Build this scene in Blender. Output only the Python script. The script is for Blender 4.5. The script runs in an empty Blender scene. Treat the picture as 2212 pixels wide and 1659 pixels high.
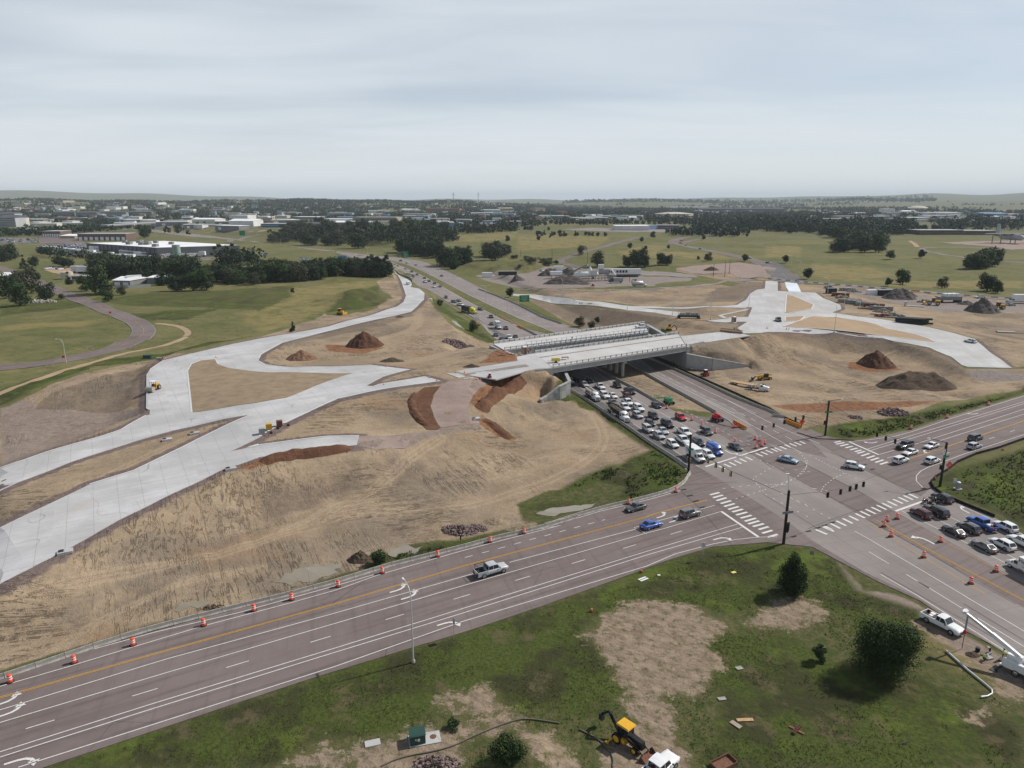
import bpy, bmesh, math, random
import numpy as np
from mathutils import Vector, Matrix, noise as mnoise
from mathutils.geometry import delaunay_2d_cdt
random.seed(7); RNG=np.random.default_rng(7)
sc=bpy.context.scene; COL=sc.collection
CAMH=66.0; FPX=711.0; HOR=775.0; PS=3960/1024
TH=math.atan((384-HOR/PS)/FPX); CT,ST=math.cos(TH),math.sin(TH)
FR={'f':(0,0,.55859),'a':(0,680,2.212),'b':(1000,680,2.212),'c':(2000,680,2.212),'d':(2960,680,2.212),
'e':(0,1300,2.212),'g':(1000,1300,2.212),'h':(2000,1300,2.212),'i':(2960,1300,2.212),'j':(0,2000,1.7015),'k':(1200,2000,1.7015),
'l':(2400,1900,1.418),'m':(2150,1400,3.687),'n':(2600,1550,3.687),'o':(3360,1600,3.687),'p':(3360,1850,3.687),'q':(3460,2250,3.687),
'r':(1800,1250,3.687),'s':(2380,1150,3.687),'t':(2060,980,4.424),'u':(3400,1080,3.95),'v':(2240,2700,4.809),'w':(3700,2350,5.027),
'x':(3600,1950,6.144),'y':(2860,1640,11.06),'A':(150,890,3.687),'B':(1480,960,3.253),'C':(2950,1750,5.53),'D':(0,740,2.212),
'E':(1000,740,2.212),'F':(2000,740,2.212),'H':(2960,740,2.212)}
def src(fr,x,y):
    a,b,s=FR[fr]; return a+x/s,b+y/s
def ray(px,py):
    x=px/PS-512; y=py/PS-384
    d=np.array([x,FPX*CT-y*ST,-FPX*ST-y*CT]); return d/np.hypot(d[0],d[1])
def G(px,py,z=0.0):
    d=ray(px,py); t=(z-CAMH)/min(d[2],-1e-3); return (float(d[0]*t),float(d[1]*t))
def pts(s,fr='f'):
    """'f 0,1 2,3 h 5,6' -> list of source pixels"""
    out=[]
    for tk in s.split():
        if ',' in tk:
            x,y=tk.split(','); out.append(src(fr,float(x),float(y)))
        else: fr=tk
    return out
def gpoly(s,z=0.0): return [G(*p,z) for p in pts(s)]
def tag(o,label=None,cat=None,group=None,kind=None):
    if label: o['label']=label
    if cat: o['category']=cat
    if group: o['group']=group
    if kind: o['kind']=kind
    return o
def empty(name,loc=(0,0,0),rz=0.0,parent=None):
    o=bpy.data.objects.new(name,None); COL.objects.link(o); o.location=loc; o.rotation_euler=(0,0,rz); o.empty_display_size=.3
    if parent: o.parent=parent
    return o
def link(name,me,mats=(),parent=None):
    o=bpy.data.objects.new(name,me); COL.objects.link(o)
    for m in (mats if isinstance(mats,(list,tuple)) else [mats]):
        if m and m.name not in me.materials: me.materials.append(m)
    if parent: o.parent=parent
    return o
def copy_tree(o,parent=None):
    c=o.copy(); COL.objects.link(c)
    if parent is not None: c.parent=parent
    for k in o.children: copy_tree(k,c)
    return c
class MB:
    """mesh collector"""
    def __init__(s): s.v=[]; s.f=[]; s.mi=[]; s.sm=[]
    def add(s,vs,fs,mi=0,sm=False):
        b=len(s.v); s.v+=[tuple(p) for p in vs]; s.f+=[tuple(i+b for i in f) for f in fs]; s.mi+=[mi]*len(fs); s.sm+=[sm]*len(fs); return s
    def box(s,cx,cy,cz,lx,ly,lz,mi=0,M=None,tx=1.0,ty=1.0):
        """box centred cx,cy from z=cz up lz; top scaled by tx,ty"""
        vs=[]
        for k,(ax,ay) in ((0,(1,1)),(1,(tx,ty))):
            for sx,sy in ((-1,-1),(1,-1),(1,1),(-1,1)): vs.append((cx+sx*lx/2*ax,cy+sy*ly/2*ay,cz+k*lz))
        if M: vs=[tuple(M@Vector(p)) for p in vs]
        return s.add(vs,[(3,2,1,0),(4,5,6,7),(0,1,5,4),(1,2,6,5),(2,3,7,6),(3,0,4,7)],mi)
    def bar(s,a,b,w,h=None,mi=0,up=(0,0,1)):
        h=h or w; a=Vector(a);b=Vector(b);d=(b-a).normalized(); u=Vector(up)
        if abs(d.dot(u))>.95: u=Vector((1,0,0))
        r=d.cross(u).normalized(); u=r.cross(d)
        vs=[p+r*(i*w/2)+u*(j*h/2) for p in (a,b) for i,j in ((-1,-1),(1,-1),(1,1),(-1,1))]
        return s.add(vs,[(3,2,1,0),(4,5,6,7),(0,1,5,4),(1,2,6,5),(2,3,7,6),(3,0,4,7)],mi)
    def tube(s,path,r,n=8,mi=0,caps=True,sm=True):
        P=[Vector(p) for p in path]; R=r if isinstance(r,(list,tuple)) else [r]*len(P)
        vs=[];fs=[]
        prev=None
        for i,p in enumerate(P):
            d=(P[min(i+1,len(P)-1)]-P[max(i-1,0)]).normalized()
            if prev is None:
                u=Vector((0,0,1)) if abs(d.z)<.9 else Vector((1,0,0)); a=d.cross(u).normalized()
            else: a=(prev-d*prev.dot(d)).normalized()
            prev=a; b=d.cross(a)
            for k in range(n):
                t=2*math.pi*k/n; vs.append(p+(a*math.cos(t)+b*math.sin(t))*R[i])
        for i in range(len(P)-1):
            for k in range(n): fs.append((i*n+k,i*n+(k+1)%n,(i+1)*n+(k+1)%n,(i+1)*n+k))
        s.add(vs,fs,mi,sm)
        if caps: s.add(vs[:n],[tuple(range(n))[::-1]],mi); s.add(vs[-n:],[tuple(range(n))],mi)
        return s
    def lathe(s,prof,n=12,mi=0,c=(0,0,0),sm=True,M=None):
        vs=[]
        for r,z in prof:
            for k in range(n):
                t=2*math.pi*k/n; p=Vector((c[0]+r*math.cos(t),c[1]+r*math.sin(t),c[2]+z)); vs.append(M@p if M else p)
        fs=[(i*n+k,i*n+(k+1)%n,(i+1)*n+(k+1)%n,(i+1)*n+k) for i in range(len(prof)-1) for k in range(n)]
        s.add(vs,fs,mi,sm); m=len(prof)-1
        s.add(vs[m*n:],[tuple(range(n))],mi); s.add(vs[:n],[tuple(range(n))[::-1]],mi)
        return s
    def quad(s,a,b,c,d,mi=0): return s.add([a,b,c,d],[(0,1,2,3)],mi)
    def prism(s,poly,z0,z1,mi=0):
        n=len(poly); vs=[(x,y,z0) for x,y in poly]+[(x,y,z1) for x,y in poly]
        return s.add(vs,[tuple(range(n))[::-1],tuple(range(n,2*n))]+[(i,(i+1)%n,(i+1)%n+n,i+n) for i in range(n)],mi)
    def mesh(s,name):
        me=bpy.data.meshes.new(name); me.from_pydata(s.v,[],s.f)
        if any(s.mi): me.polygons.foreach_set('material_index',s.mi)
        me.polygons.foreach_set('use_smooth',s.sm); me.update(); return me
    def build(s,name,mats,parent=None,loc=None,rz=None,bevel=0):
        me=s.mesh(name); o=bpy.data.objects.new(name,me); COL.objects.link(o)
        for m in (mats if isinstance(mats,(list,tuple)) else [mats]): me.materials.append(m)
        if parent: o.parent=parent
        if loc: o.location=loc
        if rz is not None: o.rotation_euler=(0,0,rz)
        return o
def npmesh(name,V,F,mat,attrs=None,smooth=False):
    me=bpy.data.meshes.new(name); V=np.asarray(V,dtype=np.float32); F=np.asarray(F,dtype=np.int32); k=F.shape[1]
    me.vertices.add(len(V)); me.vertices.foreach_set('co',V.ravel())
    me.loops.add(F.size); me.loops.foreach_set('vertex_index',F.ravel())
    me.polygons.add(len(F)); me.polygons.foreach_set('loop_start',np.arange(0,F.size,k,dtype=np.int32))
    try: me.polygons.foreach_set('loop_total',np.full(len(F),k,dtype=np.int32))
    except Exception: pass
    me.polygons.foreach_set('use_smooth',np.full(len(F),smooth))
    for n,a in (attrs or {}).items():
        at=me.attributes.new(n,'FLOAT','POINT'); at.data.foreach_set('value',np.asarray(a,dtype=np.float32).ravel())
    me.update(calc_edges=True); me.validate()
    if mat: me.materials.append(mat)
    return me
class NT:
    def __init__(s,name):
        s.m=bpy.data.materials.new(name); s.m.use_nodes=True; s.t=s.m.node_tree; s.n=s.t.nodes; s.l=s.t.links
        s.b=s.n['Principled BSDF']; s.geo=None
    def new(s,ty,**kw):
        n=s.n.new(ty)
        for k,v in kw.items(): setattr(n,k,v)
        return n
    def lk(s,a,b): s.l.new(a,b)
    def val(s,x): 
        return x
    def put(s,inp,x):
        if hasattr(x,'is_output') or isinstance(x,bpy.types.NodeSocket): s.lk(x,inp)
        elif isinstance(x,(tuple,list)) and len(x)==3 and inp.type=='RGBA': inp.default_value=(*x,1)
        else: inp.default_value=x
    def pos(s):
        if not s.geo: s.geo=s.new('ShaderNodeNewGeometry').outputs['Position']
        return s.geo
    def obj(s): return s.new('ShaderNodeTexCoord').outputs['Object']
    def map(s,v,sc_=(1,1,1),rot=(0,0,0)):
        m=s.new('ShaderNodeMapping',vector_type='TEXTURE'); s.put(m.inputs[0],v); m.inputs['Scale'].default_value=tuple(1/q for q in sc_); m.inputs['Rotation'].default_value=tuple(-q for q in rot); return m.outputs[0]
    def noise(s,scale,detail=4,rough=.6,v=None,dist=0):
        n=s.new('ShaderNodeTexNoise'); n.inputs['Scale'].default_value=scale; n.inputs['Detail'].default_value=detail
        n.inputs['Roughness'].default_value=rough; n.inputs['Distortion'].default_value=dist; s.put(n.inputs['Vector'],v if v is not None else s.pos()); return n.outputs[0]
    def wave(s,scale,dist=4,det=3,v=None,ds=1.0,rot=None):
        n=s.new('ShaderNodeTexWave'); n.inputs['Scale'].default_value=scale; n.inputs['Distortion'].default_value=dist; n.inputs['Detail'].default_value=det
        n.inputs['Detail Scale'].default_value=ds; s.put(n.inputs['Vector'],v if v is not None else s.pos()); return n.outputs['Fac']
    def vor(s,scale,v=None,feat='F1',out='Distance'):
        n=s.new('ShaderNodeTexVoronoi'); n.feature=feat; n.inputs['Scale'].default_value=scale; s.put(n.inputs['Vector'],v if v is not None else s.pos()); return n.outputs[out]
    def math(s,op,a,b=0.0,c=0.0,clamp=False):
        n=s.new('ShaderNodeMath',operation=op,use_clamp=clamp); s.put(n.inputs[0],a); s.put(n.inputs[1],b)
        if op in('MULTIPLY_ADD','WRAP'): s.put(n.inputs[2],c)
        return n.outputs[0]
    def rng(s,x,a,b,c=0.0,d=1.0,smooth=True):
        n=s.new('ShaderNodeMapRange'); n.interpolation_type='SMOOTHSTEP' if smooth else 'LINEAR'; s.put(n.inputs[0],x)
        for i,q in enumerate((a,b,c,d)): n.inputs[1+i].default_value=q
        return n.outputs[0]
    def mix(s,f,a,b,mode='MIX'):
        n=s.new('ShaderNodeMix',data_type='RGBA',blend_type=mode); s.put(n.inputs[0],f); s.put(n.inputs[6],a); s.put(n.inputs[7],b); return n.outputs[2]
    def ramp(s,f,*st):
        n=s.new('ShaderNodeValToRGB'); s.put(n.inputs[0],f); e=n.color_ramp.elements
        while len(e)<len(st): e.new(.5)
        for i,(p,c) in enumerate(st): e[i].position=p; e[i].color=(*c,1)
        return n.outputs[0]
    def attr(s,name): return s.new('ShaderNodeAttribute',attribute_name=name).outputs['Fac']
    def bump(s,h,st=.5,dist=.1,nrm=None):
        n=s.new('ShaderNodeBump'); n.inputs['Strength'].default_value=st; n.inputs['Distance'].default_value=dist; s.put(n.inputs['Height'],h)
        if nrm: s.put(n.inputs['Normal'],nrm)
        return n.outputs[0]
    def out(s,col,rough=.9,nrm=None,metal=0,spec=.3,**kw):
        s.put(s.b.inputs['Base Color'],col); s.put(s.b.inputs['Roughness'],rough); s.b.inputs['Metallic'].default_value=metal
        s.b.inputs['Specular IOR Level'].default_value=spec
        if nrm: s.lk(nrm,s.b.inputs['Normal'])
        for k,v in kw.items(): s.put(s.b.inputs[k],v)
        return s.m
MC={}
def flat(name,col,rough=.6,metal=0,var=.12,spec=.4,scale=3.0,**kw):
    """simple procedural material: base colour broken up by object-space noise and dirt"""
    if name in MC: return MC[name]
    t=NT(name); o=t.obj(); n=t.noise(scale,5,.65,o); c=t.mix(t.rng(n,.3,.75),tuple(x*(1-var) for x in col),tuple(min(1,x*(1+var)) for x in col))
    MC[name]=t.out(c,rough,None,metal,spec,**kw); return MC[name]
RD0=math.radians(30)
def axis(a,b,step,g,lo,hi):
    m=list(np.arange(a,b+.01,step)); s=step; x=b
    while x<hi: s*=g; x+=s; m.append(x)
    s=step; x=a; L=[]
    while x>lo: s*=g; x-=s; L.append(x)
    return np.array(L[::-1]+m)
GX=axis(-170,270,1.25,1.045,-30000,30000); GY=axis(40,420,1.25,1.03,-600,33000)
XX,YY=np.meshgrid(GX,GY)          # [iy,ix]
def segd(X,Y,ax,ay,bx,by):
    dx,dy=bx-ax,by-ay; L=dx*dx+dy*dy+1e-9
    t=np.clip(((X-ax)*dx+(Y-ay)*dy)/L,0,1); return np.hypot(X-ax-t*dx,Y-ay-t*dy)
def sdf(poly,X=None,Y=None,cap=60.0):
    """signed distance (inside negative) to polygon, evaluated only near it"""
    X=XX if X is None else X; Y=YY if Y is None else Y
    P=np.array(poly); x0,y0=P.min(0)-cap; x1,y1=P.max(0)+cap
    out=np.full(X.shape,cap); m=(X>=x0)&(X<=x1)&(Y>=y0)&(Y<=y1)
    if not m.any(): return out
    x=X[m];y=Y[m]; d=np.full(x.shape,1e9); ins=np.zeros(x.shape,bool)
    for i in range(len(P)):
        ax,ay=P[i];bx,by=P[(i+1)%len(P)]
        d=np.minimum(d,segd(x,y,ax,ay,bx,by))
        if ay!=by:
            c=((ay>y)!=(by>y)); xi=(bx-ax)*(y-ay)/(by-ay)+ax; ins^=c&(x<xi)
    r=np.where(ins,-d,d); out[m]=np.clip(r,-cap,cap); return out
def idw(cp,X,Y,p=3.0,soft=6.0):
    num=np.zeros(np.shape(X));den=np.zeros(np.shape(X))
    for x,y,z in cp:
        w=1/(((X-x)**2+(Y-y)**2+soft*soft)**(p/2)); num+=w*z; den+=w
    return num/den
def cps(s):
    out=[]
    for tk in s.split():
        x,y,z=tk.split(','); a,b=src('f',float(x),float(y)); gx,gy=G(a,b,float(z)); out.append((gx,gy,float(z)))
    return out
PC=cps('0,1262,4.5 150,1190,4.7 300,1125,5 420,1060,5.4 0,1100,5 0,1020,5 160,960,5.5 320,905,6 330,790,6.3 380,765,6.3 420,750,6.2 520,725,5.6 600,710,5.2 760,670,4 860,655,3.2 910,640,2.4 880,612,1 865,590,.2 560,775,6.6 700,800,7.5 640,860,7.8 780,825,8.3 860,830,8.7 '
 '950,815,9 1050,800,9 1080,790,9 600,900,7.2 500,1000,5.8 640,960,5.8 770,955,5.5 880,940,4.5 970,925,4 960,880,6 1000,700,5.5 1050,745,7.5 850,740,6.3 700,750,6.3 620,780,6.5 900,780,7.8 '
 '1100,765,9 1190,800,9 1480,740,9 1400,705,9 1300,715,9 1560,720,9 1650,700,9 1650,620,8.5 1560,665,8 1450,668,6.8 1350,655,5.5 1250,645,4 1140,638,2.8 1740,690,9 1850,690,7.8 1980,715,6.5 2060,740,5.5 2120,770,4.6 2180,797,4 1800,640,8 1700,600,8 1680,572,7 2000,650,6.5 2212,660,6 2212,720,5')
def PZ(x,y): return float(idw(PC,np.array([x]),np.array([y]),4.0,5.0)[0])
BC=cps('0,1500,0 400,1380,0 800,1260,0 1200,1140,0 1600,1060,0 1700,1000,0 1900,950,0 2212,900,0 1800,930,0 1750,880,.3 1800,850,.5 1950,830,.8 2100,830,1.5 2212,810,2.5 1300,800,0 1200,720,0 1050,650,0 950,620,0 860,565,0 1500,760,0 1300,740,0 1000,1000,.3 700,1150,.2 '
 '300,1300,.2 1100,900,.4 1300,950,0 0,1659,0 600,1500,0 1200,1400,0 1800,1300,0 2212,1300,0 2212,1100,0 1200,1659,.3 2000,1600,0 0,780,2.5 150,770,2.5 300,715,2.5 200,640,3 80,600,3 0,690,2.5 450,680,3.2 700,640,3 600,610,3 0,850,3 100,830,3.5 '
 '850,540,2 700,520,2 450,510,2 1000,580,2 1100,560,3.5 1070,600,3 1200,625,3 1250,600,3.5 1400,600,4 1350,550,5 1500,560,5.5 1700,560,6.5 1900,600,6.5 2212,620,6.5 2100,560,6 1600,520,7 1450,480,8 1200,500,7 1000,500,4 1800,500,6 2200,480,6 2212,720,4.5 '
 '100,480,4 0,460,6 600,460,8 1000,460,8 1500,450,10 2000,455,10')
WESTFILL='0,1262 150,1195 300,1125 410,1065 520,1012 640,982 775,962 880,945 985,930 1035,870 1010,838 1060,815 1130,800 r 850,690 1000,655 1250,640 f 1165,765 1130,762 1100,757 1075,748 1010,738 970,700 935,660 900,618 870,590 850,592 868,640 780,672 640,700 500,728 400,752 325,785 317,890 160,950 0,1008'
EASTFILL='s 1010,700 s 1100,660 s 1420,620 s 1950,560 s 2212,500 f 1760,711 1850,720 1930,735 2010,762 2085,800 2190,800 2330,800 2330,640 2212,640 1740,598 1690,585 1640,600 1600,612 1540,632 1400,640 1300,632 1150,632 1135,640 1180,655 1300,675 1390,695 1405,702 s 620,500 s 880,520'
def fixpoly(s):
    """project pixels onto the embankment-top surface PZ"""
    out=[]
    for p in pts(s):
        z=6.0
        for _ in range(14): g=G(*p,z); z=.5*z+.5*PZ(*g)
        out.append(g)
    return out
WF=fixpoly(WESTFILL); EF=fixpoly(EASTFILL)
CORR=gpoly('f 1500,1030 1480,1020 h 1400,1060 h 1160,960 h 880,900 h 697,789 h 517,590 h 330,600')+[(10,228.5),(11.9,232.2),(20,237.9),(14.2,244.5),(-9,288)]+gpoly('f 1060,722 1030,700 960,660 935,630 910,606 880,588 850,572 800,556 700,545 520,522 300,500 300,492 560,510 850,535 930,556 1040,586 1100,615 1170,645 1230,675 1300,706')+[(66,336),(70.0,284.5),(71.2,280.8),(97,283.8),(99,276)]+gpoly('s 1500,1240 s 1700,1320 s 2212,1610 f 1700,905 1790,945 1900,940 2212,850 2600,1900 -400,1900 -400,1600 0,1470 700,1260 1300,1095')
BRC=(40.0,278.0); BDIR=math.radians(33.5)
def hills(X,Y):
    D=np.hypot(X,Y)+1e-6; A=np.degrees(np.arctan2(X,Y))
    def sm(a,b,x): t=np.clip((x-a)/(b-a),0,1); return t*t*(3-2*t)
    z=np.zeros(X.shape)
    lf=1-sm(-6,6,A)
    z+=lf*sm(2600,5600,D)*(52+6*np.sin(A*.35+1)+4*np.sin(A*1.1))*(1-.75*sm(6200,9000,D))
    z+=sm(11000,15500,D)*(1-sm(16500,19000,D))*(66+150*(1-sm(-36,-12,A))+12*np.sin(A*.9)+9*np.sin(A*.31+2))
    z+=sm(5200,8200,D)*(1-sm(8600,11000,D))*np.exp(-((A-10)/8.5)**2)*42
    z+=sm(5200,9000,D)*sm(17,25,A)*(46+5*np.sin(A*1.3)+6*sm(28,36,A))
    z+=sm(9500,13500,D)*sm(5,12,A)*(40+10*np.sin(A*.7+.5)+25*sm(20,36,A)-16*np.exp(-((A-22)/4)**2))
    return z
def terrain(X,Y):
    X=np.asarray(X,float);Y=np.asarray(Y,float)
    B=idw(BC,X,Y,3.0,10.0); P=idw(PC,X,Y,4.0,5.0)
    far=np.clip((np.hypot(X,Y)-700)/600,0,1)
    B=B*(1-far)+far*8
    z=B+hills(X,Y)
    for F_ in (WF,EF):
        d=sdf(F_,X,Y,80.0); q=P-np.maximum(d,0)/2.6
        k=1.2; z0=np.where(d<79,q,-99); h=np.clip(.5+.5*(z0-z)/k,0,1); z=np.where(z0>-50,z0*h+z*(1-h)+k*h*(1-h)*(d>0),z)
        z=np.where(d<=0,P,z)
    dc=sdf(CORR,X,Y,60.0)
    near=np.clip(1-(np.hypot(X-BRC[0],Y-BRC[1])-52)/12,0,1)
    vv=-(X-14.6)*math.sin(BDIR)+(Y-245.2)*math.cos(BDIR)
    k=np.clip((vv+2.0)/2.0,0,1)*np.clip((52-vv)/2,0,1); hw=near*(5.3+k*4.2); dd=np.maximum(dc,0)
    near0=near; nl=np.maximum(np.clip((X-11.5)/2,0,1),np.clip((Y-236.5)/4,0,1)); hw=hw*nl; cap=np.where(dd<1.2,dd/1.2*hw,hw+(dd-1.2)*(.42+.5*near0))
    z=np.where(dc<59,np.minimum(z,cap),z)
    return z
TZ=terrain(XX,YY)
DC=sdf(CORR,cap=60.0)
def bump_hill(x,y,r,h,ry=None,rot=0,p=2.0):
    global TZ
    c,s=math.cos(rot),math.sin(rot); u=(XX-x)*c+(YY-y)*s; v=-(XX-x)*s+(YY-y)*c
    TZ=TZ+h*np.exp(-((u/r)**2+(v/(ry or r))**2)**(p/2))
def at_f(s): return gpoly(s)[0]
x,y=at_f('k 1480,1560'); bump_hill(x-1.0,y-1.5,3.6,2.6,3.0)          # grassy spoil mound at the bottom edge
x,y=at_f('f 770,655'); bump_hill(x,y,14,6.5,24,-.5)                   # vegetated mound left of the ramp
x,y=at_f('f 1130,588'); bump_hill(x,y,28,9,12,.1)                     # scrubby berm behind the gravel yard
x,y=at_f('b 960,980'); 
for fx,fy,r,h in ((300,640,26,1.6),(150,680,24,1.2),(520,660,30,1.3),(1420,560,60,2.5),(1250,530,70,3),(1900,560,60,2.5),(2050,600,50,2)):
    x,y=at_f('f %d,%d'%(fx,fy)); bump_hill(x,y,r,h*.35,r*2)
def vnoise(X,Y,s,seed):
    r=np.random.default_rng(seed).random((257,257)); x=np.abs(X/s+1000)%256;y=np.abs(Y/s+1000)%256
    i=x.astype(int);j=y.astype(int);f=x-i;g=y-j;f=f*f*(3-2*f);g=g*g*(3-2*g)
    return (r[j,i]*(1-f)+r[j,i+1]*f)*(1-g)+(r[j+1,i]*(1-f)+r[j+1,i+1]*f)*g-.5
offroad=np.clip(DC/6,0,1)
WD=sdf(WF,cap=80.0); ED=sdf(EF,cap=80.0)
slopes=np.clip(np.minimum(WD,ED)/4,0,1)*offroad
TZ=TZ+slopes*(vnoise(XX,YY,14,1)*1.2+vnoise(XX,YY,5,2)*.5+vnoise(XX,YY,2.4,3)*.22)
uu=XX*math.cos(RD0)+YY*math.sin(RD0); vv=-XX*math.sin(RD0)+YY*math.cos(RD0)
wp_=vnoise(XX,YY,22,7)*9; g1=np.abs(vnoise(uu+wp_+vv*.12,vv*.13,2.6,8))*2; g2=np.abs(vnoise(uu*.9+wp_,vv*.2,4.6,9))*2
gm=np.clip(WD/5,0,1)*np.clip((26-WD)/8,0,1)*offroad*np.clip(vnoise(XX,YY,30,10)*3+.9,0,1)
TZ=TZ-gm*(np.clip(.42-g1,0,1)*.6+np.clip(.3-g2,0,1)*1.2)
def gi(x,y,A=None):
    A=TZ if A is None else A
    i=np.clip(np.searchsorted(GX,x)-1,0,len(GX)-2); j=np.clip(np.searchsorted(GY,y)-1,0,len(GY)-2)
    f=(x-GX[i])/(GX[i+1]-GX[i]); g=(y-GY[j])/(GY[j+1]-GY[j])
    return (A[j,i]*(1-f)+A[j,i+1]*f)*(1-g)+(A[j+1,i]*(1-f)+A[j+1,i+1]*f)*g
def hz(x,y): return float(gi(np.float64(x),np.float64(y)))
def GT(px,py,up=0.0):
    """pixel -> point on the terrain (ray march), 'up' metres above it"""
    d=ray(px,py); t=40.0; prev=t
    while t<30000:
        x,y,z=d[0]*t,d[1]*t,CAMH+d[2]*t
        if z<=hz(x,y)+up:
            a,b=prev,t
            for _ in range(22):
                m=(a+b)/2
                if CAMH+d[2]*m<=hz(d[0]*m,d[1]*m)+up: b=m
                else: a=m
            return (d[0]*b,d[1]*b,CAMH+d[2]*b-up)
        prev=t; t+=max(.4,(z-hz(x,y))*.5 if d[2]<0 else 5, t*.001)
    return (d[0]*9000,d[1]*9000,hz(d[0]*9000,d[1]*9000))
def T1(s,up=0.0): return GT(*pts(s)[0],up)
def tpoly(s,up=0.0): return [GT(*p,up)[:2] for p in pts(s)]
def height_at(base,top_px):
    """height above a ground point of something seen at a pixel"""
    d=ray(*top_px); return CAMH+d[2]*math.hypot(base[0],base[1])-base[2]
def resample(P,step,closed=True):
    out=[]; n=len(P)
    for i in range(n if closed else n-1):
        a=P[i];b=P[(i+1)%n]; L=math.dist(a,b); k=max(1,int(math.ceil(L/step)))
        out+=[(a[0]+(b[0]-a[0])*j/k,a[1]+(b[1]-a[1])*j/k) for j in range(k)]
    if not closed: out.append(tuple(P[-1]))
    return out
def smoothpoly(P,it=2,closed=True):
    for _ in range(it):
        Q=[]; n=len(P)
        if not closed: Q.append(P[0])
        for i in range(n if closed else n-1):
            a=P[i];b=P[(i+1)%n]; Q+= [(a[0]*.75+b[0]*.25,a[1]*.75+b[1]*.25),(a[0]*.25+b[0]*.75,a[1]*.25+b[1]*.75)]
        if not closed: Q.append(P[-1])
        P=Q
    return P
SINK=np.zeros(TZ.shape)
def drape(name,poly,mat,off=.05,step=6.0,skirt=.35,kind='structure',label=None,cat=None,sink=True,inner=None,zf=None,parent=None):
    """a sheet laid on the terrain inside a polygon, with a turned-down edge"""
    global SINK
    B=resample(poly,step); n=len(B); P=np.array(B); x0,y0=P.min(0); x1,y1=P.max(0); s=inner or step
    gx,gy=np.meshgrid(np.arange(x0+s/2,x1,s),np.arange(y0+s/2,y1,s)); gx=gx.ravel();gy=gy.ravel()
    if len(gx):
        d=sdf(poly,gx,gy,cap=s*2); k=d<-s*.35; ins=list(zip(gx[k],gy[k]))
    else: ins=[]
    vin=[Vector(p) for p in B+ins]; 
    vo,eo,fo,_,_,_=delaunay_2d_cdt(vin,[],[list(range(n))],1,1e-4)
    hf=zf or (lambda x,y:gi(x,y))
    X=np.array([v.x for v in vo]);Y=np.array([v.y for v in vo]); Z=hf(X,Y)+off
    V=[(a,b,c) for a,b,c in zip(X,Y,Z)]; F=[tuple(f) for f in fo]
    FF=[]
    for f in F:
        a,b,c=[V[i] for i in f[:3]]
        FF.append(f if (b[0]-a[0])*(c[1]-a[1])-(b[1]-a[1])*(c[0]-a[0])>0 else f[::-1])
    ec={}
    for f in FF:
        for i in range(len(f)):
            e=(f[i],f[(i+1)%len(f)]); ec[e]=1
    m={} ; base=len(V)
    for (a,b) in list(ec):
        if (b,a) not in ec:
            for q in (a,b):
                if q not in m: m[q]=len(V); V.append((V[q][0],V[q][1],V[q][2]-skirt))
            FF.append((b,a,m[a],m[b]))
    me=bpy.data.meshes.new(name); me.from_pydata(V,[],FF); me.update()
    o=link(name,me,mat,parent)
    if kind: o['kind']=kind
    tag(o,label,cat)
    if sink:
        d=sdf(poly,cap=3.0); SINK=np.maximum(SINK,np.clip(-d/1.6,0,1)*.28)
    return o
def ribbon(mb,path,w,off=.05,dash=None,closed=False,mi=0,step=4.0,zf=None,start=0.0):
    """strip of width w along a ground path; dash=(on,off)"""
    P=resample(path,step,closed) if not dash else path
    hf=zf or (lambda x,y:gi(x,y))
    def seg(Q):
        n=len(Q); L=[];R=[]
        for i,p in enumerate(Q):
            a=Q[max(i-1,0)];b=Q[min(i+1,n-1)]; dx,dy=b[0]-a[0],b[1]-a[1]; l=math.hypot(dx,dy) or 1; nx,ny=-dy/l*w/2,dx/l*w/2
            L.append((p[0]+nx,p[1]+ny));R.append((p[0]-nx,p[1]-ny))
        A=np.array(L+R); Z=hf(A[:,0],A[:,1])+off
        mb.add([(x,y,z) for (x,y),z in zip(A,Z)],[(i+n,i+1+n,i+1,i) for i in range(n-1)],mi)
    if not dash: seg(P if not closed else P+[P[0]]); return mb
    pos=-start; tot=sum(math.dist(path[i],path[i+1]) for i in range(len(path)-1))
    def at(s):
        for i in range(len(path)-1):
            L=math.dist(path[i],path[i+1])
            if s<=L or i==len(path)-2: t=min(max(s/L,0),1); return (path[i][0]+(path[i+1][0]-path[i][0])*t,path[i][1]+(path[i+1][1]-path[i][1])*t)
            s-=L
    while pos<tot:
        a,b=max(pos,0),min(pos+dash[0],tot)
        if b-a>.3: seg([at(a),at((a+b)/2),at(b)])
        pos+=dash[0]+dash[1]
    return mb
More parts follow.
